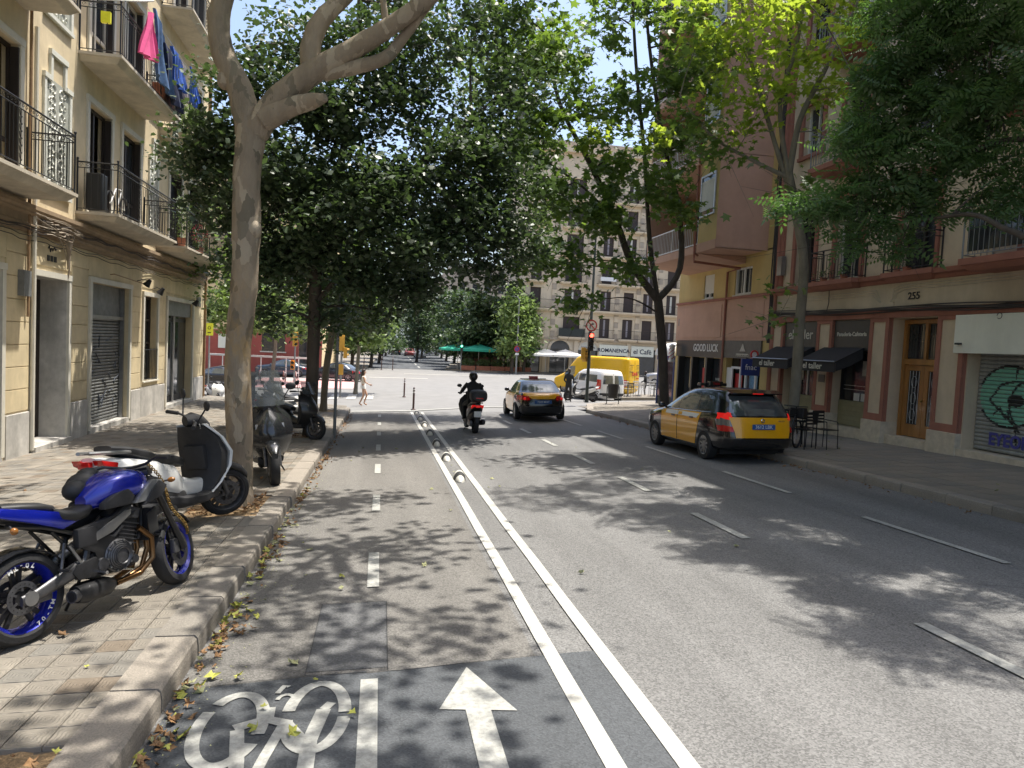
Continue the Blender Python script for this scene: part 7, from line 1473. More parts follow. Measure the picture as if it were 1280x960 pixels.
tree('walnut_tree','large dark tree with feathery compound leaves reaching in from the right edge','bark_dark','leaf_pinnate','frond',.33,([(9.9,5.6,.25),(9.9,5.7,2.2),(9.8,5.9,3.9)],.2,.17),
 [([(9.8,5.9,3.8),A(1330,300,7.6),A(1262,288,8.3),A(1215,268,9),A(1150,275,10),A(1110,270,10.6)],.06,.012),([(9.8,5.9,3.8),(9.9,7.5,5.0),A(1260,175,9.2),A(1180,215,10),A(1120,230,10.6)],.07,.015),([(9.8,5.9,3.8),(9.5,6.5,6.0),(9.2,7.5,8.5)],.14,.06),([(9.8,5.9,3.8),(8.8,5,6),(7.4,5.2,7.4)],.10,.04)],
 cl,twig=.018,sub=8,sc=.20,droop=1.0,keep=.34)
# --- row planes beyond, right side of the near street top
# --- cypress-like and round trees along the avenue
Gt = 'trees along the avenue'
def far_tree(i,px,Y,rad,h,n,mm,lab,tr=.22,low=.0,kind='shade_tree'):
    x = A(px,440,Y)[0]; z = base(x,Y); cl = []
    for k in range(6): f_ = k/5; cl.append(((x+random.uniform(-.25,.25)*rad,Y+random.uniform(-.3,.3)*rad,z+2.6+low+(h-3.2-low)*f_),(rad*(1-.45*f_**1.6),rad*(1-.45*f_**1.6),(h-2)/7),n//6,mm))
    tree(kind,lab,'bark_dark',mm,'small',.42,([(x,Y,z-.1),(x+.1,Y,z+2),(x,Y,z+h*.6)],tr,tr*.6),[],cl,Gt,twig=.06,sub=6,sc=.6)
spec = [(533,150,4.6,12,2600,'leaf_far','broad tree closing the view up the avenue'),(590,84,3.4,8.8,5200,'leaf_far','first tree of the right avenue row, beside the green light'),(578,92,3.4,9.5,4200,'leaf_far','second tree of the right avenue row'),(568,101,3.8,10,3800,'leaf_far','third tree of the right avenue row'),(558,112,4.0,11,3200,'leaf_far','fourth tree of the right avenue row'),(552,126,4.2,11,2800,'leaf_far','fifth tree of the right avenue row'),(545,141,4.4,11,2400,'leaf_far','sixth tree of the right avenue row'),(612,84,3.2,8.5,4600,'leaf_far','bushy tree behind the green parasols'),(632,84,2.8,7.8,3800,'leaf_far','tree above the green parasols, left of the lamp post'),(655,79.2,2.0,8.2,3200,'leaf_pale','pale green tree beside the grey lamp post by the stone block'),(640,77.5,1.9,9.5,3000,'leaf_pale','pale tree just left of the grey lamp post'),(464,84,3.4,9.5,4200,'leaf_far','tree on the left side of the avenue, nearest'),(474,96,3.6,10,3600,'leaf_far','tree on the left side of the avenue, second'),(477,110,4,10,3000,'leaf_far','tree on the left side of the avenue, third'),(521,104,3.2,9.5,3800,'leaf_far','tree in the middle of the avenue, nearest'),(527,121,3.6,10,3200,'leaf_far','tree in the middle of the avenue, second'),(516,140,3.8,11,2600,'leaf_far','tree in the middle of the avenue, third'),(482,128,4.2,11,2600,'leaf_far','tree on the left side of the avenue, fourth'),(440,80,3.6,9,3600,'leaf_mid','broad tree left of the avenue behind the bollards'),(487,150,4.4,11,2200,'leaf_far','tree on the left side of the avenue, fifth')]
for i,s_ in enumerate(spec): far_tree(i,*s_)
# ================= street furniture
def zb(x,y,k=0): return base(x,y)+k
# rubber lane separators between the double line
ys_sep = [12.5,15.1,17.8,20.4,23.0,25.6,28.2]
def separator(lab,x,y):
    t = thing('lane_separator',lab,'lane separator',(x,y,zb(x,y)),R(-3),'rubber lane separators'); L2_,W2,H2 = .40,.11,.155
    for a0,a1,mm in ((-1,-.62,'rubber_white'),(-.62,-.1,'rubber_black'),(-.1,.3,'rubber_white'),(.3,.7,'rubber_black'),(.7,1,'rubber_white')):
        q = MB(); rings = []
        for k in range(6):
            u = a0+(a1-a0)*k/5; s_ = max(.05,(1-u*u))**.5; rings.append([Vector((W2*s_*math.cos(a)*1.0,u*L2_,max(-.01,H2*s_*math.sin(a)))) for a in [math.pi*i/10 for i in range(11)]]+[Vector((0,u*L2_,-.01))])
        q.rings(rings); q.build('stripe',mm,t,True)
    return t
for i,y in enumerate(ys_sep): separator(['nearest striped rubber hump between the two white lines','second striped rubber hump from the camera','third striped rubber hump from the camera','middle striped rubber hump of the row of seven','third last striped rubber hump before the bollard','second last striped rubber hump before the bollard','last striped rubber hump right before the bollard'][i],1.44+.0*y,y)
def bollard(lab,x,y,h=.95,g='flexible bollards'):
    t = thing('bollard',lab,'bollard',(x,y,zb(x,y)),0,g); MB().lathe([(0,0),(.11,0),(.1,.03),(.045,.05),(.045,h),(.035,h+.02),(0,h+.02)],14).build('post','bollard_brown',t,True)
    for z in (h-.22,h-.1): MB().lathe([(.0465,z),(.048,z+.005),(.048,z+.055),(.0465,z+.06)],14).build('reflective_band','white',t,True)
bollard('dark bollard with white bands at the near end of the rubber humps',1.42,30.9); bollard('dark bollard standing farther out on the sunlit junction',1.34,41.3,1.05)
for i,px in enumerate((455,477,491)): p = at(px,455,78); bollard(['leftmost thin post','middle thin post','right thin post with dark cap'][i]+' at the far side of the junction',p.x,78,1.5,'posts at the far side of the junction')
# traffic signals
def signal_head(t,z,m,lit=None,faces=1,ang=0,three=True,yoff=0,xo=0):
    hd_ = thing('signal_head',None,None); hd_.parent = t; hd_.location = (xo,yoff,z); hd_.rotation_euler = (0,0,ang)
    n = 3 if three else 2; MB().bev(-.13,.13,-.1,.1,0,.3*n,.02).build('housing',m,hd_,True)
    for k in range(n):
        zc = .15+.3*k; on = lit == k; MB().lathe([(0,-.102),(.1,-.105),(.1,-.1)],16,Matrix.Translation((0,-.004,zc)),'y').build('lens',('red_signal' if k==n-1 else 'green_signal') if on else 'glass_dark',hd_)
        MB().lathe([(.105,-.22),(.112,-.1),(.115,-.1),(.108,-.22)],14,Matrix.Translation((0,0,zc)),'y',0,math.pi).build('visor',m,hd_)
x,y = 9.98,33.6; t = thing('traffic_light','traffic light showing red under a no right turn sign, right of the far taxi','traffic light',(x,y,zb(x,y,.15)))
MB().tube([(0,0,0),(0,0,.3),(0,0,3.0),(.0,0,3.75)],[.11,.085,.075,.065],12).build('pole','pole_dark',t,True)
signal_head(t,2.55,'black',2,ang=R(0),yoff=-.16,xo=.0); signal_head(t,2.1,'signal_yellow',None,three=False,ang=R(80),xo=-.3); signal_head(t,2.0,'signal_yellow',None,three=False,ang=R(120),xo=-.12,yoff=.2)
MB().tube([(0,0,2.5),(-.28,0,2.5)],.02,6).build('bracket','pole_dark',t)
sg = thing('turn_sign',None,None); sg.parent = t; sg.location = (.0,-.14,3.78); MB().lathe([(0,-.012),(.29,-.012),(.29,.012),(0,.012)],28,None,'y').build('sign_plate','white',sg,True); MB().lathe([(.225,-.016),(.29,-.016),(.29,-.01)],28,None,'y').build('sign_ring','red_sign',sg); 
MB().tube([(-.07,-.018,-.15),(-.07,-.018,.0),(-.03,-.018,.07),(.04,-.018,.08)],.022,4).build('arrow','black',sg); MB().prism([(.03,.02),(.14,.08),(.03,.14)],-.024,-.014,'y').build('arrow_head','black',sg); MB().box(-.24,.24,-.028,-.02,-.022,.022,Matrix.Rotation(R(45),4,'Y')).build('bar','red_sign',sg)
x,y = -2.25,41.2; t = thing('traffic_light','grey traffic light with yellow heads at the left corner under hanging leaves','traffic light',(x,y,zb(x,y))); MB().tube([(0,0,0),(0,0,3.4)],.06,10).build('pole','pole_grey',t,True); signal_head(t,2.6,'signal_yellow',None,ang=R(200)); signal_head(t,2.2,'signal_yellow',None,three=False,ang=R(90),xo=.2)
signal_head(t,1.25,'signal_yellow',None,three=False,ang=R(180))
p = at(368,462,47); x,y = p.x,47; t = thing('traffic_light','small traffic light with yellow box behind the black scooter, left of the dark trunk','traffic light',(x,y,zb(x,y))); MB().tube([(0,0,0),(0,0,3.6)],.05,10).build('pole','pole_grey',t,True); signal_head(t,2.7,'signal_yellow',None,ang=R(30),xo=.0,yoff=-.15); signal_head(t,1.2,'amber_lens',None,three=False,xo=-.12)
p = at(576,455,80); x,y = p.x,80; t = thing('traffic_light','far traffic light showing green at the avenue entrance','traffic light',(x,y,zb(x,y))); MB().tube([(0,0,0),(0,0,3.4)],.06,8).build('pole','pole_grey',t,True); signal_head(t,2.1,'black',2,yoff=-.15)
t.children[1].children[-2].data = t.children[1].children[-2].data
for ch in t.children:
    for c in ch.children:
        if c.name.startswith('lens') and c.data.materials[0].name == 'red_signal': c.data = c.data.copy(); c.data.materials[0] = MATS['green_signal']
# lamps
def lamp(lab,x,y,h,arm=(0,0),r=.09,m='pole_grey',sign=False):
    t = thing('street_lamp',lab,'street lamp',(x,y,zb(x,y))); MB().tube([(0,0,0),(0,0,h*.5),(0,0,h)],[r,r*.8,r*.55],10).build('pole',m,t,True); MB().tube([(0,0,h-.1),(arm[0]*.5,arm[1]*.5,h+.25),(arm[0],arm[1],h+.2)],r*.45,8).build('arm',m,t,True)
    MB().bev(-.28,.28,-.12,.12,-.05,.06,.03,Matrix.Translation((arm[0],arm[1],h+.2))).build('lamp_head',m,t,True)
    if sign: MB().lathe([(0,-.02),(.34,-.02),(.34,.02),(0,.02)],24,Matrix.Translation((0,-.12,2.75)),'y').build('round_sign','graffiti_blue',t,True); MB().lathe([(.25,-.03),(.34,-.03),(.34,-.01)],24,Matrix.Translation((0,-.12,2.75)),'y').build('sign_ring','red_sign',t); MB().box(-.3,.3,-.17,-.15,-.03,.03,Matrix.Translation((0,0,2.75))@Matrix.Rotation(R(45),4,'Y')).build('sign_bar','red_sign',t); box('sign_plate','white',t,-.2,.2,-.14,-.12,2.1,2.32)
p = at(645,460,76); lamp('slim grey street lamp with a round no parking sign in front of the stone block',p.x,76,8.2,(-.5,0),.11,sign=True)
p = at(736,455,47); lamp('tall dark street lamp rising behind the red traffic light',p.x,47,11.5,(0,1.2),.12,'pole_dark')
p = at(396,520,17.9); lamp('slim grey post close beside the black trunk on the left',p.x+.33,19.6,8.0,(0,.6),.045)
# litter bin, corner bin
x,y = 10.88,32.3; t = thing('litter_bin','black drum litter bin on two legs at the right corner','litter bin',(x,y,zb(x,y,.15))); MB().lathe([(0,.32),(.22,.32),(.27,.95),(.24,.95),(.2,.4),(0,.38)],20).build('drum','black',t,True)
for sg in (-1,1): MB().tube([(sg*.3,0,0),(sg*.3,0,.85),(sg*.25,0,.85)],.022,6).build('leg','pole_dark',t,True)
MB().tube([(-.3,0,.3),(.3,0,.3)],.018,6).build('crossbar','pole_dark',t)
for sg in (-1,1): MB().tube([(sg*.3,0,0),(sg*.3,.12,0)],.02,6).build('foot','pole_dark',t)
# cafe chairs and tables
def cafe_table(lab,x,y,z,m='metal_grey',g='metal tables at the corner terrace'):
    t = thing('cafe_table',lab,'table',(x,y,z),0,g); MB().bev(-.33,.33,-.33,.33,.70,.73,.01).build('table_top',m,t,True); MB().tube([(0,0,.02),(0,0,.7)],.03,8).build('stem','metal_grey',t); 
    for a in (0,90,180,270): MB().tube([(0,0,.06),(.26*math.cos(R(a)),.26*math.sin(R(a)),.01)],.018,6).build('foot','metal_grey',t)
def cafe_chair(lab,x,y,z,rz,m='metal_grey',g='metal chairs at the corner terrace'):
    t = thing('cafe_chair',lab,'chair',(x,y,z),R(rz),g)
    q = MB(); 
    for k in range(7): box('seat_slat',m,t,-.2,.2,-.2+k*.058,-.155+k*.058,.44,.455)
    for k in range(4): MB().bev(-.2,.2,.2,.215,.58+k*.075,.625+k*.075,.004).build('back_slat',m,t)
    for sg in (-1,1):
        MB().tube([(sg*.2,-.2,0),(sg*.2,-.18,.44),(sg*.2,-.16,.64),(sg*.2,.18,.66)],.012,6).build('leg',m,t); MB().tube([(sg*.2,.2,0),(sg*.2,.19,.44),(sg*.2,.22,.86)],.012,6).build('leg',m,t)
    MB().tube([(-.2,.22,.86),(.2,.22,.86)],.012,6).build('back_rail',m,t); return t
zz = lambda x,y: zb(x,y,.15)
random.seed(3)
tb_ = [(14.6,40.6,'leftmost'),(15.5,41.2,'second from left'),(16.4,41.0,'middle'),(17.3,41.6,'second from right'),(18.2,41.3,'rightmost')]
pl_ = [(13.6,38.9),(20.5,39.2),(20.5,44.5),(14.6,43.2)]
q = MB(); q.rings([[Vector((x,y,base(x,y)-.3)) for x,y in pl_],[Vector((x,y,base(x,y)+.15)) for x,y in pl_]]); tag(q.build('terrace_pavement','tile_grey'),kind='structure')
for x,y,w_ in tb_:
    cafe_table(f'{w_} metal table of the terrace behind the bin',x,y,zz(x,y))
    for dx_,dy_,rz,s_ in ((-.15,-.62,190,'near'),(.15,.62,0,'far')): cafe_chair(f'metal chair on the {s_} side of the {w_} terrace table',x+dx_,y+dy_,zz(x,y),rz+random.uniform(-15,15),'black' if s_=='near' and w_ in('leftmost','middle') else 'aluminium')
for x,y,rz,l_ in ((9.75,15.0,200,'black folding chair tucked nearest behind the parked taxi'),(10.1,15.5,110,'black folding chair turned sideways behind the taxi'),(10.25,14.9,20,'black folding chair standing farthest from the kerb behind the taxi')): cafe_chair(l_,x,y,zz(x,y),rz,'black','black chairs outside the cafe')
cafe_table('small black cafe table between the folding chairs behind the taxi',9.9,16.1,zz(9.9,16.1),'black','black tables outside the cafe')
# bicycle leaning there
t = thing('bicycle','black bicycle leaning by the chairs just behind the parked taxi','bicycle',(9.25,14.75,zz(9.25,14.75)),R(-50)); 
for yy in (-.5,.5):
    MB().lathe([(.30,-.018),(.33,-.018),(.335,0),(.33,.018),(.30,.018),(.295,0),(.30,-.018)],28,Matrix.Translation((0,yy,.335)),'x').build('wheel','tyre',t,True)
    q = MB()
    for k in range(14): a = 2*math.pi*k/14; q.tube([(0,yy,.335),(0,yy+.3*math.cos(a),.335+.3*math.sin(a))],.003,3)
    tag(q.build('spokes','chrome',t),kind='stuff')
for nm,pts,r_ in (('frame',[(0,-.5,.335),(0,-.1,.3),(0,.32,.8),(0,-.2,.78),(0,-.1,.3)],.017),('seat_stay',[(0,-.5,.335),(0,-.2,.78),(0,-.22,.92)],.012),('fork',[(0,.5,.335),(0,.38,.7),(0,.33,.98)],.015),('handlebar',[(-.27,.28,1.0),(0,.34,.99),(.27,.28,1.0)],.012)): MB().tube(pts,r_,7).build(nm,'black',t,True)
loft('saddle','seat_black',t,[(-.36,.93,.07,.02),(-.22,.94,.06,.02),(-.08,.94,.02,.015)]); MB().bev(-.16,.16,.36,.62,.72,.95,.02).build('basket','black',t)
# kiosk / glass shelter at the far end of the right pavement
x,y = 13.9,31.3; t = thing('kiosk','small glass kiosk with a domed white roof and yellow poster by the black shop corner','kiosk',(x,y,zb(x,y,.15)),R(8))
for a,b in ((-.9,-.7),(-.9,.7),(.9,-.7),(.9,.7)): MB().tube([(a,b,0),(a,b,2.3)],.05,8).build('post','blue_sign',t)
MB().rings([[Vector((x_*s_,y_*s_,z_)) for x_,y_ in ((-1.05,-.85),(1.05,-.85),(1.05,.85),(-1.05,.85))] for s_,z_ in ((1,2.3),(1,2.42),(.92,2.65),(.75,2.82),(.4,2.92))]).build('roof','white',t,True); box('fascia_band','blue_sign',t,-.96,.96,-.76,.76,2.1,2.29)
box('pane','glass_dark',t,-.9,.9,-.72,-.7,.4,2.1); box('pane','glass_dark',t,-.92,-.9,-.7,.7,.4,2.1); box('poster','leaf_litter_b',t,-.6,.5,-.74,-.725,.9,1.9); box('poster','poster_yellow',t,-.5,.6,-.735,-.722,.42,.88); box('base_panel','pole_dark',t,-.9,.9,-.71,.7,0,.4)
# market parasols across the junction
def parasol(lab,px,Y,m,w_=1.6,h=2.35):
    p = at(px,450,Y); x = p.x; t = thing('parasol',lab,'parasol',(x,Y,zb(x,Y,.15)),0,'terrace parasols across the junction'); MB().tube([(0,0,0),(0,0,h+.7)],.035,8).build('pole','aluminium',t)
    MB().rings([[Vector((a*w_*s_,b*w_*s_,z_)) for a,b in ((-1,-1),(0,-1.02),(1,-1),(1.02,0),(1,1),(0,1.02),(-1,1),(-1.02,0))] for s_,z_ in ((1,h-.22),(1.0,h),(.5,h+.33),(.03,h+.62))],cap=False).build('canopy',m,t); 
    for a,b in ((-1,-1),(1,-1),(1,1),(-1,1)): MB().tube([(0,0,h+.55),(a*w_*.98,b*w_*.98,h-.0)],.015,4).build('rib','aluminium',t)
for px,Y,l_ in ((572,83,'leftmost green parasol under the dark trees'),(598,82,'second green parasol under the dark trees'),(622,83,'third green parasol, just left of the lamp post'),(655,81,'bright green parasol right of the lamp post')): parasol(l_,px,Y,'green_cloth',2.1)
for px,Y,l_ in ((682,78.5,'white parasol nearest the lamp post'),(706,78.2,'white parasol in front of the arched shop')): parasol(l_,px,Y,'white_cloth',1.75,2.1)
for i,px in enumerate((585,604,622,640,655)):
    p = at(px,458,80.2); x = p.x; t = thing('planter',['leftmost','second','middle','fourth','rightmost'][i]+' long terracotta planter with a green hedge before the parasols','planter',(x,80.2,zb(x,80.2,.15)),0,'hedge planters of the terrace'); MB().bev(-.8,.8,-.25,.25,0,.5,.03).build('trough','terracotta',t); bush('foliage',None,None,(0,0,.85),(.85,.3,.5),420,'leaf_mid',ls=.11,parent=t)
# railing with hire bicycles before the red house
p0 = at(262,452,55); p1 = at(392,452,57)
t = thing('railing','pale railing in front of the red based house across the side street','railing',(p0.x,55,zb(p0.x,55))); dx_ = p1.x-p0.x
MB().bev(0,dx_,-.04,.04,1.72,1.86,.01).build('top_rail','white',t)
for k in range(9): MB().tube([(dx_*k/8,0,-.1),(dx_*k/8,0,1.75)],.04,6).build('post','white',t)
for k in range(8):
    x = p0.x+1.2+k*.85; y = 53.6; t = thing('hire_bicycle',['first','second','third','fourth','fifth','sixth','seventh','eighth'][k]+' hire bicycle from the left in the dock row across the side street','bicycle',(x,y,zb(x,y,.0)),R(15),'hire bicycles in the dock row')
    for yy in (-.5,.5): MB().lathe([(.26,-.02),(.32,-.02),(.32,.02),(.26,.02),(.26,-.02)],16,Matrix.Translation((0,yy,.33)),'x').build('wheel','black',t)
    MB().tube([(0,-.5,.33),(0,-.1,.35),(0,.35,.75),(0,.5,.33)],.035,6).build('frame','car_red',t); MB().tube([(-.25,.3,1.0),(0,.35,.98),(.25,.3,1.0)],.02,6).build('handlebar','black',t); box('mudguard','white',t,-.05,.05,-.75,-.35,.62,.68)
# signs at left
p = at(262,411,40); t = thing('street_sign','bright yellow rectangular sign behind the corner of the cream house','sign',(p.x,40,zb(p.x,40))); MB().tube([(0,0,0),(0,0,p.z-base(p.x,40)+.2)],.035,8).build('pole','pole_grey',t); zc = p.z-base(p.x,40); box('sign_panel','yellow_sign',t,-.19,.19,-.05,-.03,zc-.35,zc+.3); MB().lathe([(.06,-.01),(.08,-.01),(.08,.01),(.06,.01),(.06,-.01)],14,Matrix.Translation((0,-.055,zc+.05)),'y').build('pictogram','black',t); box('pictogram','black',t,-.08,.08,-.058,-.051,zc-.22,zc-.18)
# ================= people
def person(label,loc,rz,joints,radii,edges,skin='skin',parts=(),sc=1.,name='person'):
    t = thing(name,label,'person',loc,rz); me = bpy.data.meshes.new('body'); names = list(joints); me.from_pydata([Vector(joints[n])*sc for n in names],[(names.index(a),names.index(b)) for a,b in edges],[])
    o = bpy.data.objects.new('body',me); COL.objects.link(o); md = o.modifiers.new('s','SKIN'); sk_ = me.skin_vertices[0].data if me.skin_vertices else None
    if sk_ is None:
        bm = bmesh.new(); bm.from_mesh(me); bm.verts.layers.skin.verify(); bm.to_mesh(me); bm.free(); sk_ = me.skin_vertices[0].data
    for i,n_ in enumerate(names): r_ = radii[n_]; sk_[i].radius = ((r_[0]*sc,r_[1]*sc) if hasattr(r_,'__len__') else (r_*sc,r_*sc))
    sk_[0].use_root = True; sb = o.modifiers.new('u','SUBSURF'); sb.levels = 2; sb.render_levels = 2
    dg = bpy.context.evaluated_depsgraph_get(); m2 = bpy.data.meshes.new_from_object(o.evaluated_get(dg)); o.modifiers.clear(); o.data = m2; m2.materials.clear(); m2.materials.append(MATS[skin]); o.parent = t
    m2.polygons.foreach_set('use_smooth',[True]*len(m2.polygons)); return t
def fingers(ed,J,Rr,side,w_,dirv,spread):
    """five short finger chains from the wrist joint"""
    wv = Vector(J[w_]); d = Vector(dirv).normalized(); s_ = Vector(spread).normalized(); pm = side+'palm'; J[pm] = tuple(wv+d*.06); Rr[pm] = (.022,.034); ed.append((w_,pm))
    for k,(o_,L_) in enumerate(((-.030,.06),(-.011,.075),(.010,.08),(.029,.07))):
        a = side+'f%d'%k; b = a+'t'; J[a] = tuple(wv+d*.10+s_*o_); J[b] = tuple(wv+d*(.10+L_*.8)+s_*o_*1.1+Vector((0,0,-.015))); Rr[a] = .009; Rr[b] = .007; ed += [(pm,a),(a,b)]
    a = side+'th'; J[a] = tuple(wv+d*.075-s_*.05); Rr[a] = .010; b = a+'t'; J[b] = tuple(wv+d*.11-s_*.06); Rr[b] = .008; ed += [(pm,a),(a,b)]
# woman walking to the right, light summer clothes, dark long hair
J = {'pelvis':(0,0,.93),'waist':(0,0,1.08),'chest':(0,.0,1.27),'neck':(0,.01,1.43),'chin':(0,.02,1.50),'head':(0,.03,1.58),'crown':(0,.01,1.67),
 'hipL':(-.09,0,.88),'kneeL':(-.09,.20,.50),'ankL':(-.08,.07,.12),'toeL':(-.08,.22,.03),'hipR':(.09,0,.88),'kneeR':(.09,.02,.48),'ankR':(.08,-.16,.10),'toeR':(.08,-.02,.03),
 'shL':(-.15,0,1.36),'elL':(-.20,-.08,1.10),'wrL':(-.18,.04,.90),'shR':(.15,0,1.36),'elR':(.19,.06,1.12),'wrR':(.16,.24,1.02)}
Rr = {'pelvis':(.13,.10),'waist':(.105,.085),'chest':(.13,.10),'neck':.047,'chin':(.055,.06),'head':(.072,.088),'crown':(.055,.065),'hipL':.085,'kneeL':.05,'ankL':.033,'toeL':(.035,.022),'hipR':.085,'kneeR':.05,'ankR':.033,'toeR':(.035,.022),'shL':.048,'elL':.034,'wrL':.024,'shR':.048,'elR':.034,'wrR':.024}
E_ = [('pelvis','waist'),('waist','chest'),('chest','neck'),('neck','chin'),('chin','head'),('head','crown'),('pelvis','hipL'),('hipL','kneeL'),('kneeL','ankL'),('ankL','toeL'),('pelvis','hipR'),('hipR','kneeR'),('kneeR','ankR'),('ankR','toeR'),('chest','shL'),('shL','elL'),('elL','wrL'),('chest','shR'),('shR','elR'),('elR','wrR')]
fingers(E_,J,Rr,'L','wrL',(0,.4,-1),(0,1,.3)); fingers(E_,J,Rr,'R','wrR',(0,1,-.2),(0,.2,1))
wx,wy = -.81,33.8; wm = person('young woman with long dark hair, pale top and shorts walking at the corner',(wx,wy,zb(wx,wy,.0)),R(-82),J,Rr,E_)
q = MB(); rings = []
for z,w_,d_,yo in ((.80,.155,.125,.01),(.90,.155,.125,0),(1.0,.125,.105,0),(1.06,.12,.10,0)): rings.append([Vector((w_*math.cos(a),yo+d_*math.sin(a),z)) for a in [2*math.pi*k/18 for k in range(18)]])
q.rings(rings,cap=False); q.build('shorts','shorts_print',wm,True)
q = MB(); rings = []
for z,w_,d_,yo in ((1.05,.125,.105,0),(1.15,.125,.105,0),(1.27,.15,.125,.01),(1.36,.16,.105,0),(1.40,.10,.075,0)): rings.append([Vector((w_*math.cos(a),yo+d_*math.sin(a),z)) for a in [2*math.pi*k/18 for k in range(18)]])
q.rings(rings,cap=False); q.build('top','top_beige',wm,True)
q = MB(); rings = []
for z,w_,d_,yo in ((1.16,.04,.03,-.11),(1.25,.07,.045,-.10),(1.38,.085,.05,-.075),(1.48,.09,.07,-.045),(1.58,.09,.09,-.02),(1.66,.082,.09,-.0),(1.715,.05,.055,.0),(1.735,.01,.01,0)): rings.append([Vector((w_*math.cos(a),yo+d_*math.sin(a),z)) for a in [2*math.pi*k/16 for k in range(16)]])
q.rings(rings); q.build('hair','hair',wm,True)
for sg in (-1,1): MB().sph((sg*.03,.107,1.585),.011,8,6).build('eye','black',wm,True); MB().sph((sg*.078,.02,1.575),.02,8,6,(.4,1,1.3)).build('ear','skin',wm,True)
MB().sph((0,.118,1.555),.014,8,6,(.8,1,1.5)).build('nose','skin',wm,True); MB().sph((0,.108,1.522),.02,8,5,(1.1,.4,.4)).build('mouth','red_lens',wm,True)
# scooter rider seen from behind, all in black with a helmet
s_ = 1.0; J = {'pelvis':(0,-.22,.93),'waist':(0,-.20,1.10),'chest':(0,-.14,1.33),'neck':(0,-.10,1.50),'head':(0,-.07,1.62),
 'hipL':(-.11,-.18,.90),'kneeL':(-.20,.25,.78),'ankL':(-.19,.20,.38),'toeL':(-.19,.38,.33),'hipR':(.11,-.18,.90),'kneeR':(.20,.25,.78),'ankR':(.19,.20,.38),'toeR':(.19,.38,.33),
 'shL':(-.20,-.11,1.42),'elL':(-.33,.03,1.18),'wrL':(-.32,.17,1.14),'shR':(.20,-.11,1.42),'elR':(.33,.03,1.18),'wrR':(.32,.17,1.14)}
Rr = {'pelvis':(.17,.13),'waist':(.18,.14),'chest':(.23,.16),'neck':.065,'head':(.09,.1),'hipL':.10,'kneeL':.07,'ankL':.05,'toeL':(.045,.035),'hipR':.10,'kneeR':.07,'ankR':.05,'toeR':(.045,.035),'shL':.075,'elL':.055,'wrL':.038,'shR':.075,'elR':.055,'wrR':.038}
E_ = [('pelvis','waist'),('waist','chest'),('chest','neck'),('neck','head'),('pelvis','hipL'),('hipL','kneeL'),('kneeL','ankL'),('ankL','toeL'),('pelvis','hipR'),('hipR','kneeR'),('kneeR','ankR'),('ankR','toeR'),('chest','shL'),('shL','elL'),('elL','wrL'),('chest','shR'),('shR','elR'),('elR','wrR')]
fingers(E_,J,Rr,'L','wrL',(0,1,-.3),(1,0,0)); fingers(E_,J,Rr,'R','wrR',(0,1,-.3),(-1,0,0))
rd = person('scooter rider in black clothes and black helmet seen from behind',(2.75,21.45,zb(2.75,21.45)),R(3),J,Rr,E_,'cloth_black')
MB().sph((0,-.06,1.66),.145,20,14,(.92,1.08,1.02)).build('helmet','moto_black',rd,True); MB().sph((0,-.0,1.65),.135,16,12,(.9,1.1,.55)).build('visor','glass_dark',rd,True)
# person in dark clothing beside the white van, helmet off
J2 = {k:v for k,v in {'pelvis':(0,0,.95),'waist':(0,0,1.12),'chest':(0,.02,1.34),'neck':(0,.02,1.52),'chin':(0,.03,1.58),'head':(0,.03,1.68),'crown':(0,.02,1.77),'hipL':(-.10,0,.90),'kneeL':(-.12,.03,.50),'ankL':(-.12,-.03,.10),'toeL':(-.13,.12,.03),'hipR':(.10,0,.90),'kneeR':(.11,.06,.50),'ankR':(.12,.0,.10),'toeR':(.13,.15,.03),'shL':(-.19,.02,1.44),'elL':(-.27,.04,1.16),'wrL':(-.20,.22,1.02),'shR':(.19,.02,1.44),'elR':(.26,.06,1.16),'wrR':(.18,.24,1.06)}.items()}
R2 = {'pelvis':(.15,.11),'waist':(.14,.11),'chest':(.18,.12),'neck':.055,'chin':(.06,.065),'head':(.078,.095),'crown':(.06,.07),'hipL':.10,'kneeL':.065,'ankL':.045,'toeL':(.045,.03),'hipR':.10,'kneeR':.065,'ankR':.045,'toeR':(.045,.03),'shL':.07,'elL':.05,'wrL':.035,'shR':.07,'elR':.05,'wrR':.035}
E2 = [('pelvis','waist'),('waist','chest'),('chest','neck'),('neck','chin'),('chin','head'),('head','crown'),('pelvis','hipL'),('hipL','kneeL'),('kneeL','ankL'),('ankL','toeL'),('pelvis','hipR'),('hipR','kneeR'),('kneeR','ankR'),('ankR','toeR'),('chest','shL'),('shL','elL'),('elL','wrL'),('chest','shR'),('shR','elR'),('elR','wrR')]
fingers(E2,J2,R2,'L','wrL',(0,1,-.3),(1,0,0)); fingers(E2,J2,R2,'R','wrR',(0,1,-.3),(-1,0,0))
p = at(710,497,37.0); pm_ = person('person in dark clothes standing beside the white motor scooter at the corner',(p.x,37,zb(p.x,37)),R(-30),J2,R2,E2,'cloth_black'); MB().sph((0,.02,1.70),.105,14,10,(.85,1,1.1)).build('hair','hair',pm_,True)
p = at(806,492,43); J3 = dict(J2); p3 = person('seated-height person in black by the last terrace tables',(p.x,43,zb(p.x,43)),R(60),J2,R2,E2,'cloth_black',sc=.92); MB().sph((0,.02,1.56),.1,14,10,(.85,1,1.1)).build('hair','hair',p3,True)
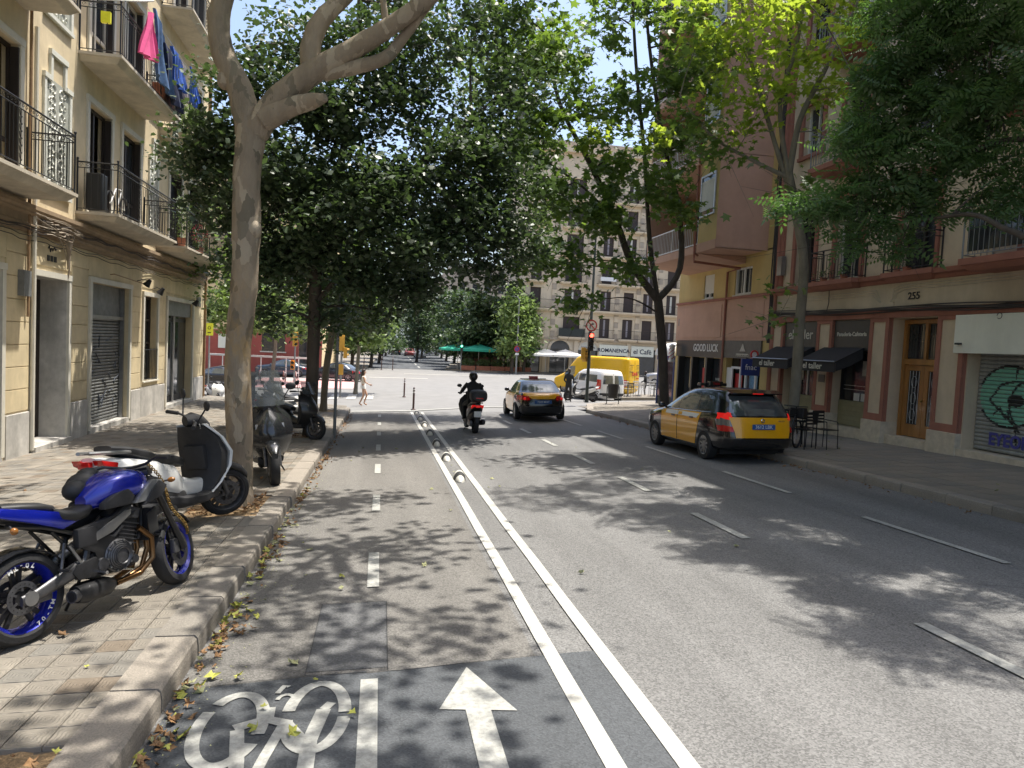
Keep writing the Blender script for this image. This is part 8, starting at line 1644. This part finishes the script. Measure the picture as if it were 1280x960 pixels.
# ================= fallen leaves
random.seed(12)
base_v,base_f = LS['plane']
def litter(name,m,pts,size,zf,up=.25):
    n = len(pts); pos = np.array([(x,y,zf(x,y)+.012+random.random()*.02) for x,y in pts]); nrm = rng.normal(size=(n,3))*up; nrm[:,2] = 1; nrm /= np.linalg.norm(nrm,axis=1)[:,None]; t = rng.normal(size=(n,3)); t -= (t*nrm).sum(1)[:,None]*nrm; t /= np.linalg.norm(t,axis=1)[:,None]; b = np.cross(t,nrm); s_ = size*(.5+.7*rng.random(n))
    V = pos[:,None,:]+s_[:,None,None]*(base_v[None,:,0:1]*b[:,None,:]+base_v[None,:,1:2]*t[:,None,:]-base_v[None,:,2:3]*nrm[:,None,:]*1.5); V = V+(rng.normal(size=V.shape)*s_[:,None,None]*np.array([.13,.13,.10])); nv = len(base_v); Fc = (base_f[None]+np.arange(n)[:,None,None]*nv).reshape(-1,3)
    q = MB(); q.v = [tuple(v) for v in V.reshape(-1,3)]; q.f = [tuple(int(i) for i in f) for f in Fc]; return tag(q.build(name,m,None,fix=False),kind='stuff')
gut = lambda n,a,b: [(-1.17+abs(random.gauss(0,.085)),a+(b-a)*random.random()) for _ in range(n)]
pg = []
for c in (3.9,4.1,5.2,5.5,5.7,8.0,8.4,10.8,11.5,13,14.2,15.5): pg += [(-1.15+abs(random.gauss(0,.07)),c+random.gauss(0,.22)) for _ in range(12)]
litter('dry_leaves','leaf_litter_a',pg+gut(130,3,16)+gut(160,14,28),.062,base,.5); litter('dry_leaves','leaf_litter_b',gut(34,3.2,9)+pg[::14],.085,base,.5)
litter('dry_leaves','leaf_litter_c',gut(40,3.4,12)+[(random.uniform(-.9,6),random.uniform(3.5,18)) for _ in range(22)],.07,base)
litter('dry_leaves','leaf_litter_b',[(-.60,4.30),(-.10,4.13),(-.42,3.98),(-.62,4.05),(-.35,4.62),(-.9,5.9),(-.3,6.9),(-.85,4.75),(-.8,8.2)],.07,lambda x,y: base(x,y)+.008,.3)
litter('dry_leaves','leaf_litter_b',[(-1.75,4.75),(-1.5,3.7),(-2.6,9.8),(-3.4,5.3)],.06,sidew,.3)
litter('dry_leaves','leaf_litter_a',[(random.uniform(-2.4,-1.5),random.uniform(9.25,10.55)) for _ in range(120)]+[(random.uniform(-3.1,-1.55),random.uniform(2.9,3.78)) for _ in range(50)]+[(random.uniform(-2.3,-1.5),random.uniform(18.2,19.4)) for _ in range(50)]+[(random.uniform(-6.5,-1.6),random.uniform(4,16)) for _ in range(26)],.065,sidew,.6)
litter('dry_leaves','leaf_litter_a',[(8.45-abs(random.gauss(0,.1)),random.uniform(5,27)) for _ in range(170)],.07,base,.5)
litter('dry_leaves','leaf_litter_c',[(random.uniform(8.9,12.2),random.uniform(6,20)) for _ in range(30)],.06,lambda x,y: base(x,y)+.15,.4)
random.seed(31); q = MB()   # dry grit and petals scattered in the gutter
for k in range(900):
    x,y = -1.17+abs(random.gauss(0,.16)),random.uniform(3.2,15); r_ = random.uniform(.003,.010); z = base(x,y)+.006; a = random.random()*6
    q.add([(x+r_*math.cos(a+i*2.1),y+r_*math.sin(a+i*2.1),z+.004*(i==0)) for i in range(3)],[(0,1,2)])
tag(q.build('gutter_grit','leaf_litter_c',None,fix=False),kind='stuff')
